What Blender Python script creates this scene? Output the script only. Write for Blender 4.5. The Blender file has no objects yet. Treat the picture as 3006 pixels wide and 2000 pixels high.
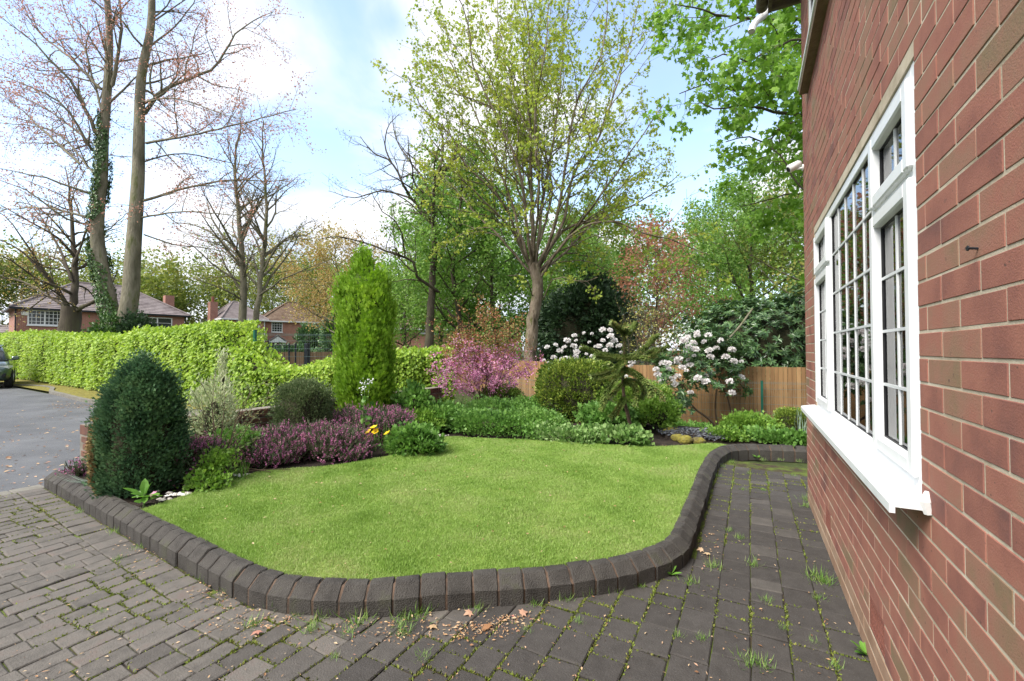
import bpy, math, random
import numpy as np
from math import sin, cos, pi, radians, sqrt

random.seed(11)
rng = np.random.default_rng(11)
scn = bpy.context.scene
COL = scn.collection

# ------------------------------------------------------------------ camera
F_PX, CX, CY = 1300.0, 1503.0, 1000.0          # focal length and centre in pixels of the 3006 x 2000 photograph
CAM = np.array([0.0, 0.0, 1.37])
YAW, PITCH = radians(28.2), radians(1.23)
cam = bpy.data.cameras.new('camera'); cam_o = bpy.data.objects.new('camera', cam); COL.objects.link(cam_o)
cam.sensor_width = 36; cam.lens = F_PX / 3006 * 36; cam.clip_start = 0.05; cam.clip_end = 2000
cam_o.location = CAM; cam_o.rotation_euler = (pi / 2 + PITCH, 0, YAW)
scn.camera = cam_o
FWD = np.array([-sin(YAW) * cos(PITCH), cos(YAW) * cos(PITCH), sin(PITCH)])
RGT = np.array([cos(YAW), sin(YAW), 0.0]); UPV = np.cross(RGT, FWD)
FLAT = np.array([-sin(YAW), cos(YAW), 0.0])

# ------------------------------------------------------------------ sky, sun, exposure
SUN_EL, SUN_AZ = radians(50), radians(-152)       # azimuth clockwise from +Y
world = bpy.data.worlds.new('World'); scn.world = world; world.use_nodes = True
wn, wl = world.node_tree.nodes, world.node_tree.links
wn.clear()
w_out = wn.new('ShaderNodeOutputWorld'); w_mix = wn.new('ShaderNodeMixShader')
bg1 = wn.new('ShaderNodeBackground'); bg2 = wn.new('ShaderNodeBackground')
sky = wn.new('ShaderNodeTexSky'); sky.sky_type = 'NISHITA'; sky.sun_disc = False
sky.sun_elevation = SUN_EL; sky.sun_rotation = SUN_AZ; sky.air_density = 1.0; sky.dust_density = 0.6; sky.ozone_density = 0.35
wl.new(sky.outputs[0], bg1.inputs[0]); bg1.inputs[1].default_value = 0.12
bg2.inputs[0].default_value = (0.93, 0.95, 1.0, 1); bg2.inputs[1].default_value = 0.375
tc = wn.new('ShaderNodeTexCoord'); sep = wn.new('ShaderNodeSeparateXYZ'); wl.new(tc.outputs['Generated'], sep.inputs[0])
def wmath(op, a, b=None, clamp=False):
    n = wn.new('ShaderNodeMath'); n.operation = op; n.use_clamp = clamp
    for i, v in enumerate((a, b)):
        if v is None: continue
        if hasattr(v, 'is_linked') or hasattr(v, 'links'): wl.new(v, n.inputs[i])
        else: n.inputs[i].default_value = v
    return n.outputs[0]
zz = wmath('ADD', wmath('MAXIMUM', sep.outputs[2], 0.0), 0.28)
comb = wn.new('ShaderNodeCombineXYZ')
wl.new(wmath('DIVIDE', sep.outputs[0], zz), comb.inputs[0]); wl.new(wmath('DIVIDE', sep.outputs[1], zz), comb.inputs[1])
mp = wn.new('ShaderNodeMapping'); mp.inputs['Location'].default_value = (3.1, 1.35, 0.0); wl.new(comb.outputs[0], mp.inputs[0])
nz = wn.new('ShaderNodeTexNoise'); nz.inputs['Scale'].default_value = 0.85; nz.inputs['Detail'].default_value = 7; nz.inputs['Roughness'].default_value = 0.52
nz.inputs['Distortion'].default_value = 0.35
wl.new(mp.outputs[0], nz.inputs['Vector'])
ramp = wn.new('ShaderNodeValToRGB'); ramp.color_ramp.elements[0].position = 0.385; ramp.color_ramp.elements[1].position = 0.50
ramp.color_ramp.interpolation = 'EASE'
wl.new(nz.outputs['Fac'], ramp.inputs[0])
low = wmath('SUBTRACT', 1.0, wmath('MULTIPLY', sep.outputs[2], 3.4), True)       # the cover closes towards the horizon
gaps = None                                     # openings in the cloud, given by their direction in the sky
_f = np.array([-sin(YAW) * cos(PITCH), cos(YAW) * cos(PITCH), sin(PITCH)]); _r = np.array([cos(YAW), sin(YAW), 0]); _u = np.cross(_r, _f)
for (gx0, gy0, grad) in ((980, -60, .34), (1150, 60, .2), (900, 470, .26), (2080, 260, .42), (2200, 60, .4), (1960, 420, .3), (40, 330, .22), (330, -40, .3), (1750, 150, .25)):
    _d = _f * F_PX + _r * (gx0 - CX) + _u * (CY - gy0); _d = _d / np.linalg.norm(_d); _p = _d[:2] / (max(_d[2], 0) + .28)
    vd = wn.new('ShaderNodeVectorMath'); vd.operation = 'DISTANCE'; wl.new(comb.outputs[0], vd.inputs[0]); vd.inputs[1].default_value = (_p[0], _p[1], 0)
    o_ = wmath('SUBTRACT', 1.0, wmath('DIVIDE', vd.outputs['Value'], grad * 1.7), True)
    gaps = o_ if gaps is None else wmath('MAXIMUM', gaps, o_)
nfac = wmath('SUBTRACT', wmath('ADD', nz.outputs['Fac'], 0.035), wmath('MULTIPLY', gaps, 0.24))
wl.new(nfac, ramp.inputs[0])
cover = wmath('MAXIMUM', ramp.outputs[0], wmath('MULTIPLY', low, 0.8), True)
wl.new(wmath('ADD', wmath('MULTIPLY', cover, 0.84), 0.13), w_mix.inputs[0])
nz2 = wn.new('ShaderNodeTexNoise'); nz2.inputs['Scale'].default_value = 2.2; nz2.inputs['Detail'].default_value = 5
wl.new(mp.outputs[0], nz2.inputs['Vector'])
cr2 = wn.new('ShaderNodeValToRGB'); cr2.color_ramp.elements[0].position = 0.3; cr2.color_ramp.elements[1].position = 0.6
cr2.color_ramp.elements[0].color = (0.62, 0.72, 0.90, 1); cr2.color_ramp.elements[1].color = (0.97, 0.97, 1.0, 1)
wl.new(nz2.outputs['Fac'], cr2.inputs[0]); wl.new(cr2.outputs[0], bg2.inputs[0])
wl.new(bg1.outputs[0], w_mix.inputs[1]); wl.new(bg2.outputs[0], w_mix.inputs[2]); wl.new(w_mix.outputs[0], w_out.inputs[0])

sun = bpy.data.lights.new('sun', 'SUN'); sun.energy = 2.0; sun.angle = radians(30); sun.color = (1.0, 0.95, 0.87)
sun_o = bpy.data.objects.new('sun', sun); COL.objects.link(sun_o)
sun_o.rotation_euler = (pi / 2 - SUN_EL, 0, pi - SUN_AZ); sun_o.location = (0, 0, 30)
scn.view_settings.view_transform = 'Standard'; scn.view_settings.look = 'None'
scn.view_settings.exposure = 1.9; scn.view_settings.gamma = 1.0; scn.view_settings.use_curve_mapping = False
scn.cycles.max_bounces = 6; scn.cycles.diffuse_bounces = 3; scn.cycles.glossy_bounces = 3
scn.cycles.transmission_bounces = 4; scn.cycles.transparent_max_bounces = 8
scn.cycles.use_denoising = True
try: scn.cycles.denoiser = 'OPENIMAGEDENOISE'
except Exception: pass

# ------------------------------------------------------------------ geometry helpers
def ray(px, py): return FWD * F_PX + RGT * (px - CX) + UPV * (CY - py)
def on(px, py, z=0.0):                      # the point where that pixel's line of sight meets the level z
    d = ray(px, py); return CAM + d * ((z - CAM[2]) / d[2])
def at(px, py, depth):                      # the point on that line of sight at a distance in front of the camera
    d = ray(px, py); return CAM + d * (depth / d.dot(FLAT))
def depth_of(p): return float((np.asarray(p) - CAM).dot(FLAT))
def to_px(p):
    v = np.asarray(p, float) - CAM; f = v.dot(FWD)
    return (CX + F_PX * v.dot(RGT) / f, CY - F_PX * v.dot(UPV) / f, f) if f > 0.05 else (-9e9, -9e9, f)
def sstep(a, b, x):
    t = np.clip((np.asarray(x, float) - a) / (b - a), 0, 1); return t * t * (3 - 2 * t)

def wloc(o):
    v = np.zeros(3)
    while o is not None: v += np.array(o.location); o = o.parent
    return v
def tag(o, label=None, cat=None, group=None, kind=None):
    if label: o['label'] = label
    if cat: o['category'] = cat
    if group: o['group'] = group
    if kind: o['kind'] = kind
    return o
def thing(name, label, cat, loc=(0, 0, 0), group=None, kind=None):
    o = bpy.data.objects.new(name, None); COL.objects.link(o); o.location = loc; o.empty_display_size = 0.2
    return tag(o, label, cat, group, kind)
def mesh_of(name, V, F, mat, smooth=False, rnd=None):
    V = np.asarray(V, np.float32).reshape(-1, 3)
    Fs = F if isinstance(F, list) else [F]
    Fs = [np.asarray(f, np.int32) for f in Fs if len(f)]
    me = bpy.data.meshes.new(name)
    tot = np.concatenate([np.full(len(f), f.shape[1], np.int32) for f in Fs])
    idx = np.concatenate([f.ravel() for f in Fs])
    me.vertices.add(len(V)); me.vertices.foreach_set('co', V.ravel())
    me.loops.add(len(idx)); me.loops.foreach_set('vertex_index', idx)
    me.polygons.add(len(tot)); me.polygons.foreach_set('loop_start', np.concatenate([[0], np.cumsum(tot)[:-1]]).astype(np.int32))
    try: me.polygons.foreach_set('loop_total', tot)
    except Exception: pass
    me.update(calc_edges=True)
    me.polygons.foreach_set('use_smooth', np.full(len(tot), bool(smooth)))
    if rnd is not None:
        a = me.attributes.new('rnd', 'FLOAT', 'POINT'); a.data.foreach_set('value', np.asarray(rnd, np.float32))
    me.materials.append(mat)
    return me
def mk(name, V, F, mat, parent=None, loc=None, smooth=False, rnd=None, raw=False):
    V = np.asarray(V, np.float64).reshape(-1, 3)
    if raw: off = np.zeros(3)
    else: off = wloc(parent) if loc is None else np.asarray(loc, float)
    o = bpy.data.objects.new(name, mesh_of(name, V - off, F, mat, smooth, rnd)); COL.objects.link(o)
    if parent is not None: o.parent = parent
    elif loc is not None: o.location = loc
    return o
def place(name, me, loc, rot=(0, 0, 0), scale=(1, 1, 1), parent=None):
    o = bpy.data.objects.new(name, me); COL.objects.link(o)
    o.location = np.asarray(loc, float) - (wloc(parent) if parent is not None else 0)
    o.rotation_euler = rot; o.scale = scale
    if parent is not None: o.parent = parent
    return o

class MB:
    """collects boxes, tubes and sheets for one mesh"""
    def __init__(s): s.v = []; s.f = []; s.n = 0
    def add(s, V, F):
        V = np.asarray(V, float).reshape(-1, 3); s.v.append(V)
        for f in F: s.f.append(tuple(int(i) + s.n for i in f))
        s.n += len(V); return s
    def box(s, a, b, bev=0.0, M=None, o=(0, 0, 0)):
        a = np.asarray(a, float); b = np.asarray(b, float); lo, hi = np.minimum(a, b), np.maximum(a, b)
        if bev <= 0:
            V = [(x, y, z) for z in (lo[2], hi[2]) for y in (lo[1], hi[1]) for x in (lo[0], hi[0])]
            F = [(0, 2, 3, 1), (4, 5, 7, 6), (0, 1, 5, 4), (2, 6, 7, 3), (0, 4, 6, 2), (1, 3, 7, 5)]
        else:
            V = []; ix = {}
            for sx in (0, 1):
                for sy in (0, 1):
                    for sz in (0, 1):
                        c = [(lo, hi)[t][k] for k, t in enumerate((sx, sy, sz))]
                        for k in range(3):
                            p = list(c)
                            for m in range(3):
                                if m != k: p[m] += bev if (sx, sy, sz)[m] == 0 else -bev
                            ix[(sx, sy, sz, k)] = len(V); V.append(p)
            F = []
            for k in range(3):
                m, n = [q for q in range(3) if q != k]
                for t in (0, 1):
                    q = []
                    for (p, r) in ((0, 0), (1, 0), (1, 1), (0, 1)):
                        c = [0, 0, 0]; c[k] = t; c[m] = p; c[n] = r; q.append(ix[(*c, k)])
                    F.append(tuple(q) if (t == 1) == (k != 1) else tuple(q[::-1]))
                for p in (0, 1):
                    for r in (0, 1):
                        q = []
                        for (e, ax) in ((0, m), (1, m), (1, n), (0, n)):
                            c = [0, 0, 0]; c[k] = e; c[m] = p; c[n] = r; q.append(ix[(*c, ax)])
                        F.append(tuple(q))
            for sx in (0, 1):
                for sy in (0, 1):
                    for sz in (0, 1): F.append(tuple(ix[(sx, sy, sz, k)] for k in range(3)))
        V = np.asarray(V, float)
        if M is not None: V = V @ np.asarray(M, float).T
        return s.add(V + np.asarray(o, float), F)
    def tube(s, pts, r, k=8, cap=True):
        P = np.asarray(pts, float); n = len(P); R = np.broadcast_to(np.asarray(r, float), (n,))
        T = np.gradient(P, axis=0); T /= np.linalg.norm(T, axis=1)[:, None] + 1e-9
        ref = np.array([0, 0, 1.0]) if abs(T[:, 2]).mean() < 0.8 else np.array([1.0, 0, 0])
        A = np.cross(T, ref); A /= np.linalg.norm(A, axis=1)[:, None] + 1e-9; B = np.cross(T, A)
        th = np.arange(k) * 2 * pi / k
        V = P[:, None] + R[:, None, None] * (A[:, None] * np.cos(th)[None, :, None] + B[:, None] * np.sin(th)[None, :, None])
        F = [(i * k + j, i * k + (j + 1) % k, (i + 1) * k + (j + 1) % k, (i + 1) * k + j) for i in range(n - 1) for j in range(k)]
        if cap: F += [tuple(range(k))[::-1], tuple((n - 1) * k + j for j in range(k))]
        return s.add(V.reshape(-1, 3), F)
    def poly(s, V, F): return s.add(V, F)
    def build(s, name, mat, parent=None, smooth=False, loc=None, raw=False):
        by = {}
        for f in s.f: by.setdefault(len(f), []).append(f)
        return mk(name, np.concatenate(s.v), [np.array(x) for x in by.values()], mat, parent, loc, smooth, None, raw)
    def mesh(s, name, mat, smooth=False):
        by = {}
        for f in s.f: by.setdefault(len(f), []).append(f)
        return mesh_of(name, np.concatenate(s.v), [np.array(x) for x in by.values()], mat, smooth)

def in_poly(P, X, Y):
    P = np.asarray(P, float); X = np.asarray(X, float); Y = np.asarray(Y, float); c = np.zeros(X.shape, bool)
    j = len(P) - 1
    for i in range(len(P)):
        xi, yi, xj, yj = P[i, 0], P[i, 1], P[j, 0], P[j, 1]
        with np.errstate(divide='ignore', invalid='ignore'):
            c ^= ((yi > Y) != (yj > Y)) & (X < (xj - xi) * (Y - yi) / (yj - yi + 1e-12) + xi)
        j = i
    return c
def spline(P, step):
    P = np.asarray(P, float); out = []
    for i in range(len(P) - 1):
        p0, p1, p2, p3 = P[max(i - 1, 0)], P[i], P[i + 1], P[min(i + 2, len(P) - 1)]
        n = max(2, int(np.linalg.norm(p2 - p1) / step * 2))
        for t in np.arange(n) / n:
            out.append(0.5 * ((2 * p1) + (p2 - p0) * t + (2 * p0 - 5 * p1 + 4 * p2 - p3) * t * t + (3 * p1 - p0 - 3 * p2 + p3) * t ** 3))
    out.append(P[-1]); out = np.array(out)
    s = np.concatenate([[0], np.cumsum(np.linalg.norm(np.diff(out, axis=0), axis=1))])
    q = np.arange(0, s[-1], step)
    return np.stack([np.interp(q, s, out[:, k]) for k in range(out.shape[1])], 1)
_W = rng.normal(size=(14, 3)); _PH = rng.uniform(0, 6.28, 14)
def lumps(P, scale=1.0, k0=0, k=7):        # smooth uneven field between about -1 and 1
    P = np.asarray(P, float) * scale; s = 0
    for i in range(k0, k0 + k): s = s + np.sin(P @ _W[i % 14] * (1 + 0.35 * (i - k0)) + _PH[i % 14])
    return s / (k * 0.62)

# ------------------------------------------------------------------ materials
def nodes(name):
    m = bpy.data.materials.new(name); m.use_nodes = True; nt = m.node_tree
    return m, nt.nodes, nt.links, nt.nodes['Principled BSDF']
def ramp_of(N, stops):
    r = N.new('ShaderNodeValToRGB'); e = r.color_ramp.elements
    e[0].position = stops[0][0]; e[0].color = (*stops[0][1], 1); e[1].position = stops[-1][0]; e[1].color = (*stops[-1][1], 1)
    for p, c in stops[1:-1]: x = e.new(p); x.color = (*c, 1)
    return r
def even(cols): return [(i / (len(cols) - 1) * 0.9 + 0.05, c) for i, c in enumerate(cols)]
def surf(name, cols, scale=4.0, detail=6, rough=0.85, bump=0.0, bscale=None, stretch=(1, 1, 1), lo=0.3, hi=0.7, spec=0.3, metal=0.0, rndmix=0.0, rndsrc='object', speck=None, coat=0.0, bdist=0.01):
    """procedural surface: colours spread by noise over world position, optional per-piece shift, fine relief and specks"""
    m, N, L, B = nodes(name)
    g = N.new('ShaderNodeNewGeometry'); mp = N.new('ShaderNodeMapping'); mp.inputs['Scale'].default_value = stretch
    L.new(g.outputs['Position'], mp.inputs[0])
    t = N.new('ShaderNodeTexNoise'); t.inputs['Scale'].default_value = scale; t.inputs['Detail'].default_value = detail; t.inputs['Roughness'].default_value = 0.62
    L.new(mp.outputs[0], t.inputs['Vector'])
    mr = N.new('ShaderNodeMapRange'); mr.inputs[1].default_value = lo; mr.inputs[2].default_value = hi; L.new(t.outputs['Fac'], mr.inputs[0])
    fac = mr.outputs[0]
    if rndmix:
        if rndsrc == 'object': src = N.new('ShaderNodeObjectInfo').outputs['Random']
        else:
            a = N.new('ShaderNodeAttribute'); a.attribute_name = 'rnd'; src = a.outputs['Fac']
        mx = N.new('ShaderNodeMix'); mx.inputs[0].default_value = rndmix; L.new(fac, mx.inputs[2]); L.new(src, mx.inputs[3]); fac = mx.outputs[0]
    r = ramp_of(N, even(cols)); L.new(fac, r.inputs[0]); col = r.outputs[0]
    if speck:
        sp = N.new('ShaderNodeTexNoise'); sp.inputs['Scale'].default_value = speck[0]; sp.inputs['Detail'].default_value = 2; L.new(g.outputs['Position'], sp.inputs['Vector'])
        mr2 = N.new('ShaderNodeMapRange'); mr2.inputs[1].default_value = speck[1]; mr2.inputs[2].default_value = speck[1] + 0.06; L.new(sp.outputs['Fac'], mr2.inputs[0])
        mc = N.new('ShaderNodeMix'); mc.data_type = 'RGBA'; L.new(mr2.outputs[0], mc.inputs[0]); L.new(col, mc.inputs[6]); mc.inputs[7].default_value = (*speck[2], 1); col = mc.outputs[2]
    L.new(col, B.inputs['Base Color'])
    B.inputs['Roughness'].default_value = rough; B.inputs['Specular IOR Level'].default_value = spec; B.inputs['Metallic'].default_value = metal
    if coat: B.inputs['Coat Weight'].default_value = coat
    if bump:
        b = N.new('ShaderNodeTexNoise'); b.inputs['Scale'].default_value = bscale or scale * 6; b.inputs['Detail'].default_value = 5
        L.new(mp.outputs[0], b.inputs['Vector'])
        bn = N.new('ShaderNodeBump'); bn.inputs['Strength'].default_value = bump; bn.inputs['Distance'].default_value = bdist
        L.new(b.outputs['Fac'], bn.inputs['Height']); L.new(bn.outputs[0], B.inputs['Normal'])
    return m
def leafmat(name, cols, trans=0.35, rough=0.5, spec=0.35, patch=0.25, pscale=1.2, tcol=1.25, gain=1.25):
    m, N, L, B = nodes(name)
    a = N.new('ShaderNodeAttribute'); a.attribute_name = 'rnd'
    g = N.new('ShaderNodeNewGeometry'); t = N.new('ShaderNodeTexNoise'); t.inputs['Scale'].default_value = pscale; t.inputs['Detail'].default_value = 3
    L.new(g.outputs['Position'], t.inputs['Vector'])
    mr = N.new('ShaderNodeMapRange'); mr.inputs[1].default_value = 0.3; mr.inputs[2].default_value = 0.7; L.new(t.outputs['Fac'], mr.inputs[0])
    mx = N.new('ShaderNodeMix'); mx.inputs[0].default_value = patch; L.new(a.outputs['Fac'], mx.inputs[2]); L.new(mr.outputs[0], mx.inputs[3])
    cols = [tuple(min(v * gain, .8) for v in c) for c in cols]
    r = ramp_of(N, even(cols)); L.new(mx.outputs[0], r.inputs[0]); L.new(r.outputs[0], B.inputs['Base Color'])
    B.inputs['Roughness'].default_value = rough; B.inputs['Specular IOR Level'].default_value = spec
    if trans:
        tr = N.new('ShaderNodeBsdfTranslucent'); ms = N.new('ShaderNodeMixShader'); ms.inputs[0].default_value = trans
        hs = N.new('ShaderNodeHueSaturation'); hs.inputs['Value'].default_value = tcol; hs.inputs['Saturation'].default_value = 1.05; L.new(r.outputs[0], hs.inputs['Color'])
        L.new(hs.outputs[0], tr.inputs[0]); L.new(B.outputs[0], ms.inputs[1]); L.new(tr.outputs[0], ms.inputs[2])
        L.new(ms.outputs[0], N['Material Output'].inputs[0])
    return m

M = {}
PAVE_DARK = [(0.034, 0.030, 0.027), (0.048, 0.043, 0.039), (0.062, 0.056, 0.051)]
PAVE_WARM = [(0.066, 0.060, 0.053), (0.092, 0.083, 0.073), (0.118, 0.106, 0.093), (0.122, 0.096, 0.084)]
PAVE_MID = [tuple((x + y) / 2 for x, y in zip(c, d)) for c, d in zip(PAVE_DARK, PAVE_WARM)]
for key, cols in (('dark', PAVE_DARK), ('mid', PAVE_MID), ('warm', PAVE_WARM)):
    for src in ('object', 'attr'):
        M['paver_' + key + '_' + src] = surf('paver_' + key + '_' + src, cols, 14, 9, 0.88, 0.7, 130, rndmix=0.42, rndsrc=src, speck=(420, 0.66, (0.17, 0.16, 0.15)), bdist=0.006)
M['joint'] = surf('joint_soil_moss', [(0.02, 0.016, 0.012), (0.05, 0.036, 0.022), (0.06, 0.075, 0.014), (0.09, 0.12, 0.02)], 6, 8, 0.95, 0.8, 90, lo=0.32, hi=0.62)
M['kerb'] = surf('kerb_concrete', [(0.028, 0.025, 0.022), (0.048, 0.043, 0.038), (0.066, 0.060, 0.053), (0.066, 0.066, 0.042)], 9, 9, 0.88, 1.0, 150, rndmix=0.3, speck=(330, 0.66, (0.17, 0.16, 0.15)), bdist=0.012)
M['kerb_mortar'] = surf('kerb_mortar', [(0.05, 0.036, 0.027), (0.10, 0.066, 0.046), (0.14, 0.094, 0.068)], 12, 5, 0.95, 0.6, 120)
M['tarmac'] = surf('tarmac', [(0.058, 0.06, 0.064), (0.082, 0.084, 0.09), (0.115, 0.118, 0.124)], 0.9, 9, 0.72, 0.7, 210, speck=(170, 0.63, (0.22, 0.215, 0.20)), bdist=0.006, spec=0.4)
M['concrete'] = surf('edging_concrete', [(0.13, 0.12, 0.10), (0.20, 0.19, 0.165)], 7, 7, 0.9, 0.5, 120)
M['soil'] = surf('soil', [(0.014, 0.010, 0.008), (0.03, 0.021, 0.015), (0.05, 0.036, 0.026)], 9, 8, 0.95, 1.0, 60, bdist=0.03)
M['ground'] = surf('meadow_ground', [(0.03, 0.035, 0.012), (0.05, 0.07, 0.018), (0.06, 0.05, 0.028)], 0.8, 8, 0.95, 0.8, 20, bdist=0.05)
M['lawn'] = surf('lawn_turf', [(0.12, 0.17, 0.03), (0.165, 0.24, 0.04), (0.21, 0.28, 0.06), (0.24, 0.25, 0.085)], 2.4, 9, 0.9, 0.9, 120, lo=0.33, hi=0.68, bdist=0.01)
M['grass'] = leafmat('grass_blades', [(0.10, 0.17, 0.026), (0.175, 0.285, 0.05), (0.235, 0.345, 0.08), (0.30, 0.36, 0.13), (0.36, 0.32, 0.17)], 0.3, 0.55, patch=0.35, pscale=2.1, gain=1.15)
M['tuft'] = leafmat('tuft_blades', [(0.05, 0.11, 0.015), (0.10, 0.20, 0.03), (0.17, 0.27, 0.06), (0.26, 0.26, 0.12)], 0.3, 0.5)
M['moss'] = leafmat('moss', [(0.06, 0.075, 0.012), (0.10, 0.13, 0.018), (0.15, 0.19, 0.03), (0.19, 0.16, 0.05)], 0.2, 0.8)
M['litter'] = leafmat('fallen_leaf', [(0.08, 0.04, 0.02), (0.22, 0.11, 0.05), (0.36, 0.22, 0.11), (0.42, 0.32, 0.2), (0.30, 0.12, 0.09)], 0.15, 0.7)
BRICK = [(0.14, 0.065, 0.056), (0.215, 0.088, 0.066), (0.275, 0.115, 0.082), (0.25, 0.13, 0.088), (0.185, 0.13, 0.075)]
for src in ('object', 'attr'):
    M['brick_' + src] = surf('red_brick_' + src, BRICK, 3.6, 10, 0.85, 0.28, 240, rndmix=0.5, rndsrc=src, bdist=0.005, spec=0.3, lo=.34, hi=.64, speck=(60, 0.70, (0.10, 0.055, 0.045)))
    M['brick_base_' + src] = surf('smeared_brick_' + src, [(0.20, 0.12, 0.075), (0.27, 0.17, 0.11), (0.33, 0.24, 0.165)], 7, 6, 0.85, 0.4, 110, rndmix=0.4, rndsrc=src, bdist=0.003)
M['mortar'] = surf('pale_mortar', [(0.28, 0.235, 0.165), (0.42, 0.36, 0.27), (0.52, 0.46, 0.36)], 5, 9, 0.95, 0.5, 150, bdist=0.003)
M['wall_brick'] = surf('garden_wall_brick', [(0.075, 0.038, 0.03), (0.13, 0.06, 0.042), (0.19, 0.09, 0.06)], 8, 6, 0.85, 0.5, 90, rndmix=0.5)
M['wall_mortar'] = surf('garden_wall_mortar', [(0.14, 0.125, 0.10), (0.24, 0.215, 0.18)], 9, 5, 0.95, 0.5, 100)
M['upvc'] = surf('white_upvc', [(0.58, 0.60, 0.61), (0.66, 0.675, 0.685), (0.70, 0.71, 0.715)], 5, 8, 0.32, spec=0.4, lo=.25, hi=.6)
M['bar'] = surf('white_glazing_bar', [(0.52, 0.54, 0.55), (0.58, 0.595, 0.60)], 3, 3, 0.4)
M['seal'] = surf('black_rubber_seal', [(0.01, 0.01, 0.012), (0.02, 0.02, 0.022)], 8, 3, 0.5)
M['plastic_white'] = surf('white_plastic', [(0.62, 0.62, 0.61), (0.74, 0.74, 0.73)], 9, 5, 0.4)
M['weathered'] = surf('weathered_white_pipe', [(0.22, 0.21, 0.2), (0.52, 0.51, 0.49), (0.66, 0.66, 0.65)], 9, 8, 0.7, 0.4, 70, lo=0.36, hi=0.55)
M['eaves'] = surf('eaves_timber', [(0.09, 0.07, 0.05), (0.19, 0.16, 0.12)], 6, 6, 0.85, 0.4, 60, stretch=(1, 8, 1))
M['stone_sill'] = surf('tile_under_sill', [(0.13, 0.095, 0.065), (0.22, 0.16, 0.115)], 8, 6, 0.85, 0.3, 60)
M['air_brick'] = surf('terracotta', [(0.15, 0.055, 0.04), (0.23, 0.09, 0.065)], 10, 5, 0.85, 0.3, 90)
M['dark'] = surf('dark_void', [(0.008, 0.008, 0.008), (0.015, 0.014, 0.013)], 3, 2, 0.9)
M['room'] = surf('room_plaster', [(0.30, 0.28, 0.26), (0.38, 0.36, 0.33)], 1, 2, 0.9)
M['blind'] = surf('blind_fabric', [(0.60, 0.58, 0.54), (0.70, 0.68, 0.64)], 20, 3, 0.9)
M['fence'] = surf('fence_board', [(0.17, 0.092, 0.04), (0.26, 0.15, 0.065), (0.34, 0.205, 0.095)], 3.0, 7, 0.8, 0.45, 40, stretch=(5, 5, 0.35), rndmix=0.6, bdist=0.004, speck=(26, 0.70, (0.12, 0.05, 0.02)))
M['fence_far'] = surf('weathered_fence_board', [(0.17, 0.10, 0.05), (0.27, 0.17, 0.095), (0.34, 0.23, 0.135)], 3.0, 7, 0.85, 0.4, 40, stretch=(5, 5, 0.5), rndmix=0.42)
M['gravel_board'] = surf('gravel_board', [(0.09, 0.065, 0.045), (0.16, 0.12, 0.085)], 4, 6, 0.9, 0.4, 50, stretch=(1, 1, 4))
M['green_steel'] = surf('green_coated_steel', [(0.004, 0.075, 0.05), (0.006, 0.10, 0.066)], 4, 4, 0.4, spec=0.5)
M['wire'] = surf('grey_green_wire', [(0.10, 0.16, 0.15), (0.17, 0.23, 0.22)], 4, 3, 0.45, metal=0.3)
M['black_steel'] = surf('black_steel', [(0.012, 0.014, 0.02), (0.02, 0.024, 0.03)], 4, 4, 0.45)
M['slate'] = surf('slate_chips', [(0.05, 0.055, 0.065), (0.10, 0.11, 0.125), (0.17, 0.17, 0.18)], 20, 5, 0.7, 0.3, 80, rndmix=0.5, rndsrc='attr')
M['pebble'] = surf('pale_pebble', [(0.30, 0.26, 0.21), (0.52, 0.49, 0.44), (0.70, 0.68, 0.64)], 30, 4, 0.7, rndmix=0.7, rndsrc='attr')
M['mossy'] = surf('mossy_stone', [(0.12, 0.10, 0.045), (0.17, 0.15, 0.03), (0.24, 0.21, 0.04), (0.16, 0.15, 0.12)], 9, 8, 0.95, 1.0, 60, bdist=0.03)
M['beech_bark'] = surf('beech_bark', [(0.075, 0.074, 0.042), (0.145, 0.132, 0.09), (0.21, 0.19, 0.135), (0.11, 0.12, 0.045)], 3.2, 9, 0.85, 0.8, 20, stretch=(1, 1, 0.3), bdist=0.04)
M['twig_bark'] = surf('dark_bark', [(0.045, 0.036, 0.026), (0.085, 0.07, 0.05), (0.11, 0.105, 0.06)], 2.5, 7, 0.9, 0.6, 20, stretch=(1, 1, 0.3), bdist=0.02)
M['syc_bark'] = surf('sycamore_bark', [(0.05, 0.038, 0.022), (0.12, 0.092, 0.062), (0.21, 0.168, 0.125), (0.085, 0.092, 0.02)], 4.5, 10, 0.9, 1.0, 14, stretch=(1, 1, 0.3), bdist=0.05)
M['stem'] = surf('shrub_stem', [(0.06, 0.04, 0.025), (0.11, 0.075, 0.05)], 9, 5, 0.9)
M['green_stem'] = surf('green_stem', [(0.06, 0.11, 0.03), (0.11, 0.17, 0.05)], 9, 4, 0.7)
M['scaly_stem'] = surf('scaly_green_stem', [(0.035, 0.055, 0.012), (0.075, 0.11, 0.022), (0.11, 0.10, 0.035)], 60, 4, 0.8, 1.0, 90)
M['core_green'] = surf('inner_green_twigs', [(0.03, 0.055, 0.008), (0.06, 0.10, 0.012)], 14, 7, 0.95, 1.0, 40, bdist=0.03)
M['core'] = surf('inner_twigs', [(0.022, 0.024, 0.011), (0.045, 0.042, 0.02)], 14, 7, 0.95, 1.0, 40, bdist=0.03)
M['copper'] = leafmat('copper_beech_leaf', [(0.22, 0.11, 0.075), (0.33, 0.165, 0.12), (0.40, 0.21, 0.17), (0.40, 0.26, 0.13)], 0.4, 0.5, patch=0.4, pscale=0.4)
M['amber'] = leafmat('amber_young_leaf', [(0.27, 0.16, 0.06), (0.34, 0.23, 0.09), (0.34, 0.29, 0.10), (0.27, 0.31, 0.08)], 0.4, 0.5, patch=0.45, pscale=0.3)
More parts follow.
